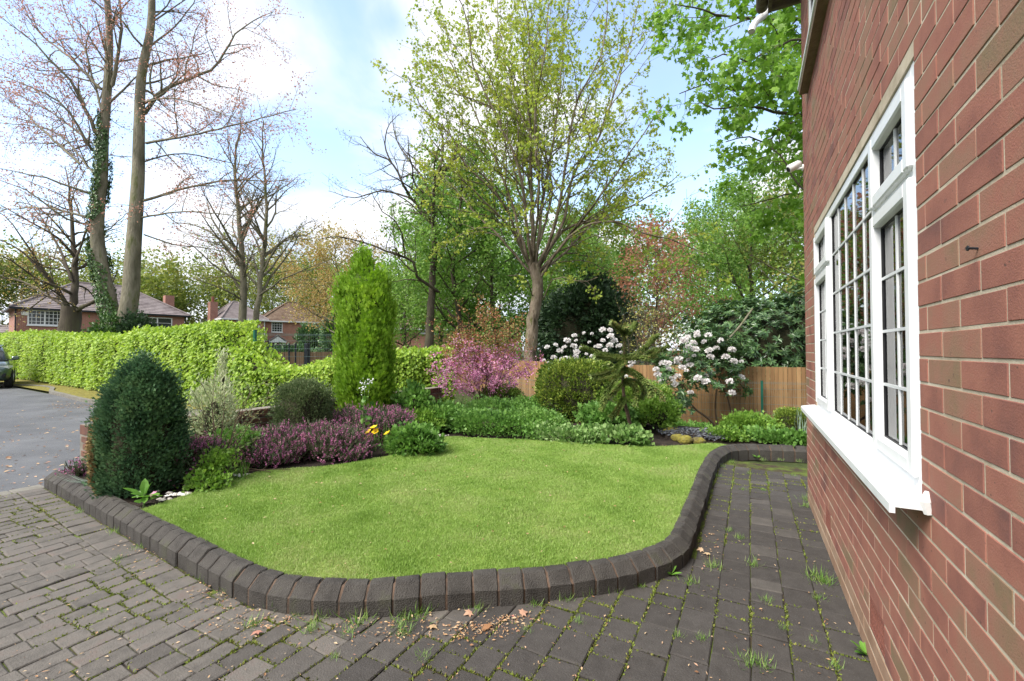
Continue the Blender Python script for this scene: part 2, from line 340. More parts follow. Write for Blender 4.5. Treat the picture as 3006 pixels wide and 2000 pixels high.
M['pink_acer'] = leafmat('red_young_leaf', [(0.30, 0.12, 0.085), (0.40, 0.18, 0.125), (0.46, 0.25, 0.17)], 0.4, 0.5)
M['syc_leaf'] = leafmat('yellow_green_leaf', [(0.14, 0.20, 0.025), (0.20, 0.27, 0.035), (0.28, 0.33, 0.05), (0.34, 0.33, 0.06)], 0.45, 0.5, patch=0.4, pscale=0.5)
M['maple_leaf'] = leafmat('maple_leaf', [(0.09, 0.185, 0.022), (0.135, 0.26, 0.03), (0.20, 0.33, 0.05)], 0.45, 0.45, pscale=0.8)
M['fresh'] = leafmat('fresh_green_leaf', [(0.07, 0.155, 0.025), (0.115, 0.225, 0.038), (0.175, 0.295, 0.06), (0.235, 0.335, 0.08)], 0.4, 0.5, patch=0.4, pscale=0.35)
M['olive'] = leafmat('olive_green_leaf', [(0.07, 0.105, 0.02), (0.12, 0.165, 0.03), (0.20, 0.23, 0.045), (0.26, 0.22, 0.06)], 0.4, 0.5, patch=0.5, pscale=0.22)
M['pale_shrub'] = leafmat('pale_yellow_leaf', [(0.24, 0.24, 0.055), (0.34, 0.33, 0.09), (0.42, 0.40, 0.15)], 0.4, 0.5)
M['hedge'] = leafmat('beech_hedge_leaf', [(0.12, 0.21, 0.022), (0.20, 0.31, 0.036), (0.28, 0.39, 0.055), (0.38, 0.47, 0.10)], 0.38, 0.45, patch=0.35, pscale=1.1)
M['yewdark'] = leafmat('dark_yew_leaf', [(0.012, 0.028, 0.012), (0.024, 0.05, 0.02), (0.045, 0.085, 0.03)], 0.15, 0.5)
M['rhodo'] = leafmat('rhododendron_leaf', [(0.024, 0.055, 0.022), (0.042, 0.092, 0.032), (0.07, 0.14, 0.045), (0.11, 0.18, 0.055)], 0.12, 0.33, spec=0.55)
M['rhodo_flower'] = leafmat('rhododendron_petal', [(0.66, 0.60, 0.60), (0.74, 0.72, 0.71), (0.78, 0.77, 0.75)], 0.3, 0.6, gain=1.0)
M['golden'] = leafmat('golden_conifer_spray', [(0.075, 0.155, 0.012), (0.13, 0.245, 0.018), (0.20, 0.335, 0.03), (0.29, 0.41, 0.05)], 0.3, 0.55, patch=0.4, pscale=3.0)
M['bluegreen'] = leafmat('blue_green_spray', [(0.02, 0.05, 0.028), (0.045, 0.10, 0.048), (0.08, 0.15, 0.066), (0.13, 0.20, 0.085)], 0.18, 0.5, patch=0.45, pscale=4)
M['tan_spray'] = leafmat('dead_tan_spray', [(0.16, 0.10, 0.045), (0.28, 0.20, 0.09), (0.36, 0.28, 0.14)], 0.2, 0.7)
M['greybush'] = leafmat('grey_green_spray', [(0.03, 0.055, 0.02), (0.06, 0.095, 0.035), (0.10, 0.14, 0.055), (0.15, 0.17, 0.085)], 0.2, 0.55)
M['box'] = leafmat('box_leaf', [(0.03, 0.06, 0.010), (0.075, 0.125, 0.018), (0.15, 0.21, 0.03), (0.30, 0.34, 0.065)], 0.22, 0.42, spec=0.45, patch=0.3, pscale=2.5)
M['lightbox'] = leafmat('light_box_leaf', [(0.05, 0.10, 0.015), (0.10, 0.19, 0.025), (0.18, 0.27, 0.045), (0.26, 0.33, 0.07)], 0.25, 0.42, spec=0.45)
M['araucaria'] = leafmat('monkey_puzzle_scale', [(0.025, 0.045, 0.010), (0.07, 0.115, 0.024), (0.14, 0.20, 0.045), (0.20, 0.25, 0.07), (0.24, 0.15, 0.06)], 0.12, 0.45, patch=0.35, pscale=5, gain=1.1)
M['heather'] = leafmat('heather_foliage', [(0.03, 0.045, 0.025), (0.055, 0.075, 0.035), (0.09, 0.09, 0.05)], 0.1, 0.7)
M['heather_fl'] = leafmat('heather_flower', [(0.18, 0.04, 0.11), (0.29, 0.08, 0.19), (0.38, 0.14, 0.27), (0.42, 0.22, 0.21)], 0.2, 0.7, patch=0.35, pscale=6)
M['varieg'] = leafmat('variegated_leaf', [(0.16, 0.22, 0.09), (0.34, 0.38, 0.21), (0.52, 0.53, 0.36)], 0.3, 0.5)
M['cover'] = leafmat('ground_cover_leaf', [(0.04, 0.10, 0.02), (0.075, 0.165, 0.03), (0.12, 0.235, 0.045), (0.18, 0.29, 0.075)], 0.3, 0.5, patch=0.45, pscale=2.2)
M['cover_pale'] = leafmat('pale_ground_cover_leaf', [(0.07, 0.15, 0.035), (0.11, 0.20, 0.05), (0.17, 0.27, 0.08), (0.24, 0.33, 0.14)], 0.3, 0.5)
M['feather'] = leafmat('feathery_leaf', [(0.07, 0.15, 0.02), (0.12, 0.22, 0.03), (0.19, 0.30, 0.05)], 0.3, 0.5)
M['iris'] = leafmat('iris_blade', [(0.05, 0.10, 0.03), (0.09, 0.17, 0.04), (0.15, 0.24, 0.07)], 0.25, 0.45)
M['bluegrass'] = leafmat('grey_blade', [(0.14, 0.20, 0.15), (0.24, 0.30, 0.22)], 0.2, 0.5)
M['pinkfl'] = leafmat('pink_blossom', [(0.48, 0.15, 0.30), (0.60, 0.26, 0.42), (0.68, 0.42, 0.54)], 0.3, 0.6, gain=1.05)
M['redleaf'] = leafmat('bronze_red_leaf', [(0.16, 0.06, 0.035), (0.28, 0.105, 0.055), (0.22, 0.17, 0.05), (0.13, 0.17, 0.04)], 0.3, 0.5)
M['yellowfl'] = leafmat('yellow_petal', [(0.65, 0.40, 0.01), (0.80, 0.56, 0.015)], 0.3, 0.5)
M['whitefl'] = leafmat('white_petal', [(0.70, 0.70, 0.64), (0.82, 0.82, 0.78)], 0.3, 0.5)
M['ivy'] = leafmat('ivy_leaf', [(0.022, 0.055, 0.015), (0.045, 0.095, 0.022), (0.08, 0.145, 0.03)], 0.15, 0.38, spec=0.5)
M['firsprig'] = leafmat('fir_sprig', [(0.06, 0.12, 0.04), (0.12, 0.19, 0.07), (0.20, 0.26, 0.12), (0.36, 0.26, 0.08)], 0.2, 0.5)
M['broadleaf'] = leafmat('broad_leaf', [(0.05, 0.13, 0.02), (0.10, 0.22, 0.03), (0.14, 0.28, 0.05)], 0.3, 0.42)
M['car_paint'] = surf('grey_green_car_paint', [(0.075, 0.115, 0.10), (0.085, 0.125, 0.11)], 1, 2, 0.3, spec=0.5, metal=0.5, coat=0.8)
M['tyre'] = surf('tyre_rubber', [(0.012, 0.012, 0.012), (0.022, 0.022, 0.022)], 20, 3, 0.8)
M['rim'] = surf('alloy_rim', [(0.35, 0.36, 0.37), (0.45, 0.46, 0.47)], 8, 3, 0.35, metal=0.8)
M['chrome'] = surf('bright_trim', [(0.6, 0.6, 0.61), (0.7, 0.7, 0.7)], 3, 2, 0.2, metal=0.9)
M['lamp_lens'] = surf('headlamp_lens', [(0.50, 0.52, 0.54), (0.66, 0.68, 0.70)], 12, 3, 0.12, spec=0.6)

def glass_mat(name, tint=(0.9, 0.94, 0.93), ior=2.3):
    m, N, L, B = nodes(name)
    tr = N.new('ShaderNodeBsdfTransparent'); tr.inputs[0].default_value = (*tint, 1)
    gl = N.new('ShaderNodeBsdfGlossy'); gl.inputs['Roughness'].default_value = 0.012
    t = N.new('ShaderNodeTexNoise'); t.inputs['Scale'].default_value = 3.0; g = N.new('ShaderNodeNewGeometry'); L.new(g.outputs['Position'], t.inputs['Vector'])
    bn = N.new('ShaderNodeBump'); bn.inputs['Strength'].default_value = 0.05; bn.inputs['Distance'].default_value = 0.01; L.new(t.outputs['Fac'], bn.inputs['Height']); L.new(bn.outputs[0], gl.inputs['Normal'])
    fr = N.new('ShaderNodeFresnel'); fr.inputs[0].default_value = ior
    ms = N.new('ShaderNodeMixShader'); L.new(fr.outputs[0], ms.inputs[0]); L.new(tr.outputs[0], ms.inputs[1]); L.new(gl.outputs[0], ms.inputs[2])
    L.new(ms.outputs[0], N['Material Output'].inputs[0]); return m
M['glass'] = glass_mat('window_glass')
M['far_glass'] = surf('far_window_glass', [(0.02, 0.024, 0.026), (0.05, 0.055, 0.056)], 0.8, 3, 0.08, spec=0.7)
def far_brick(name, a, b, mort, bw=0.225, bh=0.075, ms=0.012):
    m, N, L, B = nodes(name)
    c = N.new('ShaderNodeTexCoord'); s = N.new('ShaderNodeSeparateXYZ'); L.new(c.outputs['Object'], s.inputs[0])
    ad = N.new('ShaderNodeMath'); L.new(s.outputs[0], ad.inputs[0]); L.new(s.outputs[1], ad.inputs[1])
    cb = N.new('ShaderNodeCombineXYZ'); L.new(ad.outputs[0], cb.inputs[0]); L.new(s.outputs[2], cb.inputs[1])
    t = N.new('ShaderNodeTexBrick'); t.inputs['Scale'].default_value = 1.0; t.inputs['Brick Width'].default_value = bw; t.inputs['Row Height'].default_value = bh; t.inputs['Mortar Size'].default_value = ms
    t.inputs['Color1'].default_value = (*a, 1); t.inputs['Color2'].default_value = (*b, 1); t.inputs['Mortar'].default_value = (*mort, 1); L.new(cb.outputs[0], t.inputs['Vector'])
    n = N.new('ShaderNodeTexNoise'); n.inputs['Scale'].default_value = 1.3; n.inputs['Detail'].default_value = 6; L.new(c.outputs['Object'], n.inputs['Vector'])
    hs = N.new('ShaderNodeHueSaturation'); L.new(t.outputs['Color'], hs.inputs['Color'])
    mr = N.new('ShaderNodeMapRange'); mr.inputs[3].default_value = 0.72; mr.inputs[4].default_value = 1.3; L.new(n.outputs['Fac'], mr.inputs[0]); L.new(mr.outputs[0], hs.inputs['Value'])
    L.new(hs.outputs[0], B.inputs['Base Color']); B.inputs['Roughness'].default_value = 0.85
    return m
M['far_wall'] = far_brick('far_red_brick', (0.30, 0.10, 0.07), (0.24, 0.085, 0.06), (0.34, 0.24, 0.19))
M['far_wall2'] = far_brick('far_orange_brick', (0.36, 0.135, 0.09), (0.30, 0.11, 0.08), (0.38, 0.26, 0.2))
M['roof_grey'] = surf('grey_brown_roof_tile', [(0.13, 0.105, 0.105), (0.19, 0.16, 0.158), (0.25, 0.215, 0.21)], 1.2, 8, 0.85, 0.4, 12)
M['roof_brown'] = surf('brown_roof_tile', [(0.085, 0.055, 0.04), (0.15, 0.10, 0.07), (0.20, 0.15, 0.11)], 1.6, 8, 0.85, 0.4, 12)

# ------------------------------------------------------------------ leaves, tubes, trees
def _tpl(V, F): return np.array(V, float), [np.array(f) for f in F]
DIAMOND = _tpl([(0, 0, 0), (.5, .45, .08), (0, 1, 0), (-.5, .45, .08)], [[(0, 1, 2, 3)]])
OVAL = _tpl([(0, 0, 0), (.38, .22, .05), (.5, .55, .06), (0, 1, -.06), (-.5, .55, .06), (-.38, .22, .05)], [[(0, 1, 2, 3), (0, 3, 4, 5)]])
_mp = [(0, 0, 0), (.28, .12, 0), (.55, .05, -.06), (.38, .3, 0), (.62, .55, -.06), (.25, .55, .02), (0, 1, -.08), (-.25, .55, .02), (-.62, .55, -.06), (-.38, .3, 0), (-.55, .05, -.06), (-.28, .12, 0)]
MAPLE = _tpl(_mp + [(0, .35, .03)], [[(12, i, i + 1) for i in range(0, 11)] + [(12, 11, 0)]])
BLADE = _tpl([(-.5, 0, 0), (.5, 0, 0), (.38, .5, .06), (-.38, .5, .06), (0, 1, .26)], [[(0, 1, 2, 3)], [(3, 2, 4)]])
TRI = _tpl([(-.5, 0, 0), (.5, 0, 0), (0, 1, 0)], [[(0, 1, 2)]])
SPRAY = _tpl([(0, 0, 0), (.22, .3, .02), (.5, .55, .0), (.12, .62, .03), (0, 1, 0), (-.12, .62, .03), (-.5, .55, .0), (-.22, .3, .02)],
             [[(0, 1, 3, 4), (0, 4, 5, 7)], [(1, 2, 3), (7, 5, 6)]])
def unit(v): v = np.asarray(v, float); return v / (np.linalg.norm(v, axis=-1, keepdims=True) + 1e-9)
def rdir(n): return unit(rng.normal(size=(n, 3)))
def scatter(tpl, pos, ydir, nrm, length, width=0.5, rnd=None):
    """one copy of a leaf shape at each point; returns vertices, faces, per-vertex random"""
    T, Fs = tpl; n = len(pos); Y = unit(ydir); X = unit(np.cross(Y, nrm)); Z = np.cross(X, Y)
    L = np.broadcast_to(np.asarray(length, float), (n,))[:, None, None]; W = np.broadcast_to(np.asarray(width, float), (n,))[:, None, None]
    t = T[None]
    V = pos[:, None] + L * (X[:, None] * (t[..., 0:1] * W) + Y[:, None] * t[..., 1:2] + Z[:, None] * t[..., 2:3])
    k = len(T); off = (np.arange(n) * k)[:, None, None]
    F = [(f[None] + off).reshape(-1, f.shape[1]) for f in Fs]
    r = rng.random(n) if rnd is None else np.asarray(rnd)
    return V.reshape(-1, 3), F, np.repeat(r, k)
def join(parts):
    Vs, Fs, Rs, n = [], {}, [], 0
    for V, F, r in parts:
        Vs.append(V); Rs.append(r)
        for f in F: Fs.setdefault(f.shape[1], []).append(f + n)
        n += len(V)
    return np.concatenate(Vs), [np.concatenate(x) for x in Fs.values()], np.concatenate(Rs)
def leaves(name, parts, mat, parent=None, loc=None):
    V, F, r = join(parts) if isinstance(parts, list) else parts
    return mk(name, V, F, mat, parent, loc, False, r)

def tubes(polys):
    """polylines [(points, radii, sides)] as one mesh, built in batches"""
    by = {}
    for P, R, k in polys: by.setdefault((len(P), k), []).append((P, R))
    Vs, Fs, n0 = [], [], 0
    for (n, k), L in by.items():
        P = np.array([p for p, _ in L], float); R = np.array([r for _, r in L], float); m = len(L)
        T = np.gradient(P, axis=1); T = unit(T)
        ref = np.where(np.abs(T[..., 2:3]) < 0.85, np.array([0, 0, 1.0]), np.array([1.0, 0, 0]))
        ref = np.broadcast_to(ref[:, :1], ref.shape)
        A = unit(np.cross(T, ref)); B = np.cross(T, A); th = np.arange(k) * 2 * pi / k
        V = P[:, :, None] + R[:, :, None, None] * (A[:, :, None] * np.cos(th)[:, None] + B[:, :, None] * np.sin(th)[:, None])
        Vs.append(V.reshape(-1, 3))
        i, j = np.meshgrid(np.arange(n - 1), np.arange(k), indexing='ij'); j2 = (j + 1) % k
        q = np.stack([i * k + j, i * k + j2, (i + 1) * k + j2, (i + 1) * k + j], -1).reshape(-1, 4)
        Fs.append((q[None] + (np.arange(m) * n * k)[:, None, None]).reshape(-1, 4) + n0); n0 += m * n * k
    return np.concatenate(Vs), np.concatenate(Fs)

R_ = random.Random(5)
def _nrm(v):
    l = sqrt(v[0] * v[0] + v[1] * v[1] + v[2] * v[2]) or 1e-9; return (v[0] / l, v[1] / l, v[2] / l)
def _side(d, ang):
    """a direction that leaves d at that angle, round a random side"""
    g = R_.gauss; a = (g(0, 1), g(0, 1), g(0, 1)); t = a[0] * d[0] + a[1] * d[1] + a[2] * d[2]
    p = _nrm((a[0] - t * d[0], a[1] - t * d[1], a[2] - t * d[2])); c, s = cos(ang), sin(ang)
    return (d[0] * c + p[0] * s, d[1] * c + p[1] * s, d[2] * c + p[2] * s)
class Tree:
    def __init__(s, wig=(.08, .12, .16, .2), trop=(.02, .03, .02, .0), ratio=(.6, .5, .45), dens=(1.2, 1.6, 2.2), ang=(45, 48, 50), seg=(.8, .6, .45, .3), maxl=3, leafl=2, minlen=.25, thin=.006, flat=1.0):
        s.__dict__.update(locals()); s.poly = []; s.leaf = []
    def grow(s, p, d, L, r, lvl):
        n = max(2, int(L / s.seg[lvl]) + 1); st = L / n; pts = [p]; rad = [r]; dirs = [d]; w = s.wig[lvl]; tr = s.trop[lvl]; g = R_.gauss
        for i in range(n):
            d = _nrm((d[0] + g(0, w), d[1] + g(0, w), d[2] * s.flat + g(0, w) + tr)); p = (p[0] + d[0] * st, p[1] + d[1] * st, p[2] + d[2] * st)
            pts.append(p); rad.append(max(r * (1 - 0.86 * (i + 1) / n), s.thin * .5)); dirs.append(d)
        s.poly.append((pts, rad, 9 if r > .14 else 6 if r > .05 else 4 if r > .016 else 3))
        s.kids(pts, rad, dirs, L, lvl, 0.22)
    def kids(s, pts, rad, dirs, L, lvl, start):
        n = len(pts) - 1
        if lvl >= s.leafl:
            for i in range(1, n + 1): s.leaf.append((*pts[i], *dirs[i]))
        if lvl >= s.maxl: return
        m = max(1, int(L * s.dens[lvl] + R_.random()))
        for q in range(m):
            t = start + (1 - start) * (q + R_.random()) / m; x = t * n; i = min(int(x), n - 1); f = x - i
            p = tuple(pts[i][k] * (1 - f) + pts[i + 1][k] * f for k in range(3)); rr = rad[i] * (1 - f) + rad[i + 1] * f
            l = L * s.ratio[lvl] * (1.15 - 0.75 * t) * R_.uniform(.6, 1.25)
            if l < s.minlen: l = s.minlen * R_.uniform(.8, 1.4)
            s.grow(p, _side(dirs[i + 1], radians(s.ang[lvl] * R_.uniform(.65, 1.3))), l, max(min(rr * .62, .012 + l * .018), s.thin), lvl + 1)
    def limb(s, pts, r0, r1, lvl=0, start=.15, sub=0.5, sides=None, kids=True):
        P = spline(pts, sub); P = np.vstack([P[0] - unit(P[1] - P[0]) * r0 * 1.3, P]); n = len(P)
        P = P + rng.normal(size=P.shape) * min(r0 * .25, .03)
        rad = list(np.linspace(r0, r1, n)); rad[0] = r0 * (.3 if kids else 1.1); pts = [tuple(p) for p in P]; D = unit(np.gradient(P, axis=0)); dirs = [tuple(x) for x in D]
        s.poly.append((pts, rad, sides or (12 if r0 > .2 else 7)))
        if kids: s.kids(pts, rad, dirs, float(np.linalg.norm(np.diff(P, axis=0), axis=1).sum()), lvl, start)
    def build(s, name, label, cat, base, bark, leafm, tpl, q, size, spread, wid=0.6, droop=0.2, group=None, keep=1.0, ivy=None):
        e = thing(name, label, cat, base, group)
        V, F = tubes(s.poly); mk('trunk', V, F, bark, e, smooth=True)
        a = np.array(s.leaf)
        if keep < 1: a = a[rng.random(len(a)) < keep]
        P = np.repeat(a[:, :3], q, 0); D = np.repeat(a[:, 3:], q, 0); n = len(P)
        P = P + rng.normal(size=(n, 3)) * spread
        Y = unit(D * .5 + rdir(n) + np.array([0, 0, -droop])); N = unit(rdir(n) + np.array([0, 0, .7]))
        leaves('crown', scatter(tpl, P, Y, N, size * rng.uniform(.6, 1.25, n), wid), leafm, e)
        return e

def blob_dirs(n): return rdir(n)
def bush_pts(n, c, rx, ry, h, power=2.6, clumps=120, spread=.09, lump=.12, lscale=2.2, bottom=0.02, depth=0.25, top=None):
    """points in clumps near the surface of a rounded bush standing on c; with the outward direction"""
    nc = clumps; d = rdir(nc); d[:, 2] = np.where(d[:, 2] < -.55, -d[:, 2], d[:, 2])
    k = (np.abs(d) ** power).sum(1) ** (-1 / power)
    S = d * k[:, None] * (1 + lump * lumps(d * lscale + c, 1.6)[:, None])
    half = np.array([rx, ry, h / 2])
    C = S * half; i = rng.integers(0, nc, n)
    P = C[i] * (1 - depth * rng.random(n)[:, None] ** 2) + rng.normal(size=(n, 3)) * spread
    out = unit(C[i] / half + rng.normal(size=(n, 3)) * .25)
    P = P + np.array([0, 0, h / 2]); P[:, 2] = np.maximum(P[:, 2], bottom + rng.random(n) * .03)
    return P + c, out
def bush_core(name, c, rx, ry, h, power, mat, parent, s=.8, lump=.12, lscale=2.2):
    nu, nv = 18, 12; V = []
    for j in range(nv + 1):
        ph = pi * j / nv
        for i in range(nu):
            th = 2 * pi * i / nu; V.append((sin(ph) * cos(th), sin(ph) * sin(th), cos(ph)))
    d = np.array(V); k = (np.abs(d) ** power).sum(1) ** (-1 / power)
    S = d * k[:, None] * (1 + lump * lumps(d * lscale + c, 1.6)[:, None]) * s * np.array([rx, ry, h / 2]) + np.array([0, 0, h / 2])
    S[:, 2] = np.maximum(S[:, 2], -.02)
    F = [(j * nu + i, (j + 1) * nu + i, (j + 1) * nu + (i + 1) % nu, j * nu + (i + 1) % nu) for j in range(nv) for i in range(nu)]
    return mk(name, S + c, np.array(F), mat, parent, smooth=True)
def bush(name, label, cat, c, rx, ry, h, n, size, mat, tpl=DIAMOND, wid=.6, power=2.6, up=.35, core=.8, group=None, **kw):
    c = np.asarray(c, float); e = thing(name, label, cat, c, group)
    P, o = bush_pts(n, c, rx, ry, h, power, **kw)
    Y = unit(o + np.array([0, 0, up]) + rdir(n) * .6); N = unit(rdir(n) + o * .6)
    leaves('foliage', scatter(tpl, P, Y, N, size * rng.uniform(.6, 1.3, n), wid), mat, e)
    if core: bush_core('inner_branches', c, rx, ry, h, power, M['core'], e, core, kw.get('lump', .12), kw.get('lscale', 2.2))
    return e

# ================================================================== THE SETTING
def terrain(x, y):
    x = np.asarray(x, float); y = np.asarray(y, float)
    return -0.06 - 0.82 * sstep(8.6, 12.2, y) * sstep(-25, -17, x) + 0.55 * sstep(24, 48, y)
def bedz(x, y):
    y = np.asarray(y, float); return 0.11 - 0.97 * sstep(7.6, 12.0, y)
def hit(px, py, fn):
    z = 0.0
    for _ in range(30): p = on(px, py, z); z = 0.6 * z + 0.4 * float(fn(p[0], p[1]))
    return np.array([p[0], p[1], float(fn(p[0], p[1]))])
def foot(px, depth, fn=None):                     # a point on the ground in the direction of that column
    p = at(px, 1028, depth); p[2] = float((fn or terrain)(p[0], p[1])); return p

# ground sheet reaching the horizon
gx = np.concatenate([[-900, -400, -200, -100, -60, -40], np.arange(-30, 16, 1.0), [20, 40, 80, 160, 400, 900]])
gy = np.concatenate([[-600, -200, -60, -20, -8], np.arange(-4, 30, 1.0), [34, 40, 48, 60, 90, 160, 400, 900]])
GX, GY = np.meshgrid(gx, gy, indexing='ij'); GZ = terrain(GX, GY)
nI, nJ = GX.shape; ii, jj = np.meshgrid(np.arange(nI - 1), np.arange(nJ - 1), indexing='ij')
tag(mk('ground', np.stack([GX, GY, GZ], -1).reshape(-1, 3), np.stack([ii * nJ + jj, (ii + 1) * nJ + jj, (ii + 1) * nJ + jj + 1, ii * nJ + jj + 1], -1).reshape(-1, 4), M['ground'], smooth=True), kind='structure')

KERB_PX = [(129, 1429), (214, 1479), (312, 1539), (420, 1604), (496, 1648), (620, 1720), (700, 1766), (770, 1793), (880, 1810), (1021, 1815), (1150, 1809),
           (1352, 1788), (1590, 1771), (1806, 1740), (1929, 1707), (1990, 1684), (2020, 1654), (2036, 1608), (2053, 1552), (2078, 1465), (2096, 1404), (2119, 1362), (2155, 1343), (2206, 1340), (2270, 1343), (2362, 1347)]
kp = np.array([on(x, y, 0.0)[:2] for x, y in KERB_PX]); kp = np.vstack([kp, [[1.2, kp[-1, 1] + .02], [2.1, kp[-1, 1] + .03]]])
KPITCH = 0.138
kline = spline(kp, 0.02)
# light smoothing of the traced line
for _ in range(60): kline[1:-1] = kline[1:-1] * .5 + (kline[:-2] + kline[2:]) * .25
ks = np.concatenate([[0], np.cumsum(np.linalg.norm(np.diff(kline, axis=0), axis=1))])
def kat(s): return np.array([np.interp(s, ks, kline[:, 0]), np.interp(s, ks, kline[:, 1])])
def ktan(s): d = kat(min(s + .02, ks[-1])) - kat(max(s - .02, 0)); return d / np.linalg.norm(d)
def kin(s): t = ktan(s); return np.array([-t[1], t[0]])       # towards the lawn
WALLX = -5.86                                                  # face of the brick garden wall
BED_POLY = np.array([kat(s) + kin(s) * .05 for s in np.arange(0, ks[-1], .04)])
BED_POLY = np.vstack([BED_POLY, [[2.1, 12.6], [-5.9, 12.6], [-6.02, 2.0]]])

# paving bed (soil and moss in the joints), road, concrete edging strip
mb = MB(); mb.box((-6.22, -4.0, -.10), (2.2, 6.2, -.011)); paving = mb.build('paving', M['joint']); tag(paving, kind='structure')
rp = [on(-900, 1128, -.03), on(27, 1135, -.03), on(150, 1158, -.03), on(277, 1187, -.03)]
road_poly = [(-80, -25, -.03), (-6.42, -25, -.03), (-6.42, 1.9, -.03), (-6.2, 5.4, -.03), (-9.5, 5.3, -.03)] + [tuple(p) for p in rp[::-1]] + [(-80, 9.0, -.03)]
tag(mk('road', np.array(road_poly), np.array([list(range(len(road_poly)))]), M['tarmac']), kind='structure')
mb = MB(); y0 = -6.0; i = 0
edging = thing('edging_strip', None, None, (-6.32, -2, 0), kind='structure')
for y0 in np.arange(-4.0, 1.7, .92):
    m2 = MB(); m2.box((-6.415, y0, -.09), (-6.225, min(y0 + .912, 1.74), -.004), .006); m2.build('edging_slab', M['concrete'], edging)
verge = [tuple(p + np.array([.05, .06, 0])) for p in rp] + [(-9.5, 5.4, -.03), (-6.2, 5.5, -.03), (-6.2, 9.4, -.03), (-10, 8.4, -.03), (-60, 10.0, -.03)]
tag(mk('verge', np.array(verge) + np.array([0, 0, .055]), np.array([list(range(len(verge)))]), M['mossy']), kind='structure')
m2 = MB()                                                      # low stone kerb of the verge
vp = spline([np.array(p) + np.array([0, .02, 0]) for p in rp] + [np.array((-9.5, 5.36, -.03)), np.array((-6.6, 5.46, -.03))], .45)
for a, b in zip(vp[:-1], vp[1:]):
    d = unit(b - a); n_ = np.array([-d[1], d[0], 0])
    if n_[1] < 0: n_ = -n_
    V = [a + n_ * .0 + [0, 0, -.02], b - d * .01 + n_ * .0 + [0, 0, -.02], b - d * .01 + n_ * .11 + [0, 0, -.02], a + n_ * .11 + [0, 0, -.02]]; V = V + [v + np.array([0, 0, .105]) for v in V]
    m2.add(V, [(4, 5, 6, 7), (0, 1, 5, 4), (2, 3, 7, 6), (1, 2, 6, 5), (3, 0, 4, 7)])
tag(m2.build('road_kerb', M['concrete']), kind='structure')

# flower beds and the ground inside the kerb
bx_, by_ = np.arange(-6.05, 2.2, .08), np.arange(-.2, 12.7, .08)
BX, BY = np.meshgrid(bx_, by_, indexing='ij'); BZ = bedz(BX, BY) + .012 * lumps(np.stack([BX, BY, BX * 0], -1), 3.0) - .012
nI, nJ = BX.shape; ii, jj = np.meshgrid(np.arange(nI - 1), np.arange(nJ - 1), indexing='ij')
q = np.stack([ii * nJ + jj, (ii + 1) * nJ + jj, (ii + 1) * nJ + jj + 1, ii * nJ + jj + 1], -1).reshape(-1, 4)
ins = in_poly(BED_POLY, BX.ravel(), BY.ravel())
q = q[ins[q].all(1)]
tag(mk('flower_bed_soil', np.stack([BX, BY, BZ], -1).reshape(-1, 3), q, M['soil'], smooth=True), kind='structure')

# lawn: bounded by the kerb and by the beds
LZ = 0.128
LAWN_LEFT = [(430, 1492), (520, 1462), (612, 1435), (690, 1408), (765, 1385), (850, 1376), (925, 1372), (1010, 1362), (1100, 1347), (1180, 1330), (1240, 1312), (1268, 1296), (1283, 1286),
             (1330, 1283), (1420, 1287), (1540, 1291), (1660, 1298), (1780, 1305), (1900, 1311), (1990, 1309), (2080, 1303), (2130, 1306)]
ll = spline([on(x, y, LZ)[:2] for x, y in LAWN_LEFT], .05)
ins_s = np.arange(0, ks[-1], .05)
inner = np.array([kat(s) + kin(s) * .118 for s in ins_s])
i0 = int(np.argmin(np.linalg.norm(inner - ll[0], axis=1))); i1 = int(np.argmin(np.linalg.norm(inner - ll[-1], axis=1)))
LAWN = np.vstack([inner[i0:i1 + 1], ll[::-1]])
def in_lawn(X, Y): return in_poly(LAWN, X, Y)
gx_, gy_ = np.arange(LAWN[:, 0].min(), LAWN[:, 0].max(), .05), np.arange(LAWN[:, 1].min(), LAWN[:, 1].max(), .05)
lawn_me = mk('lawn', np.column_stack([LAWN, np.full(len(LAWN), LZ)]), np.array([list(range(len(LAWN)))]), M['lawn']); tag(lawn_me, kind='structure')
NB = 430000
dd = rng.random((NB * 3, 2)) * (LAWN.max(0) - LAWN.min(0)) + LAWN.min(0)
dep = dd @ FLAT[:2]
keepb = in_lawn(dd[:, 0], dd[:, 1]) & (rng.random(len(dd)) < np.clip((2.9 / np.maximum(dep, .5)) ** 1.4, .12, 1))
dd = dd[keepb][:NB]; n = len(dd)
P = np.column_stack([dd, np.full(n, LZ - .004)])
tuf = .5 + .5 * lumps(np.column_stack([dd, np.zeros(n)]), 9.0)
Y = unit(np.column_stack([rng.normal(0, .55, (n, 2)), np.ones(n) * .9])); dpt = dd @ FLAT[:2]
leaves('grass', scatter(TRI, P, Y, rdir(n), (.017 + .009 * tuf) * rng.uniform(.7, 1.3, n), (.0042 + .0011 * dpt) / .03, np.clip(.44 + .12 * lumps(np.column_stack([dd, np.zeros(n)]), 2.6, 3) + .05 * np.sign(np.sin(dd[:, 1] * 5.6 + .5 * dd[:, 0])) + rng.normal(0, .17, n), 0, 1)), M['grass'], lawn_me)['kind'] = 'stuff'

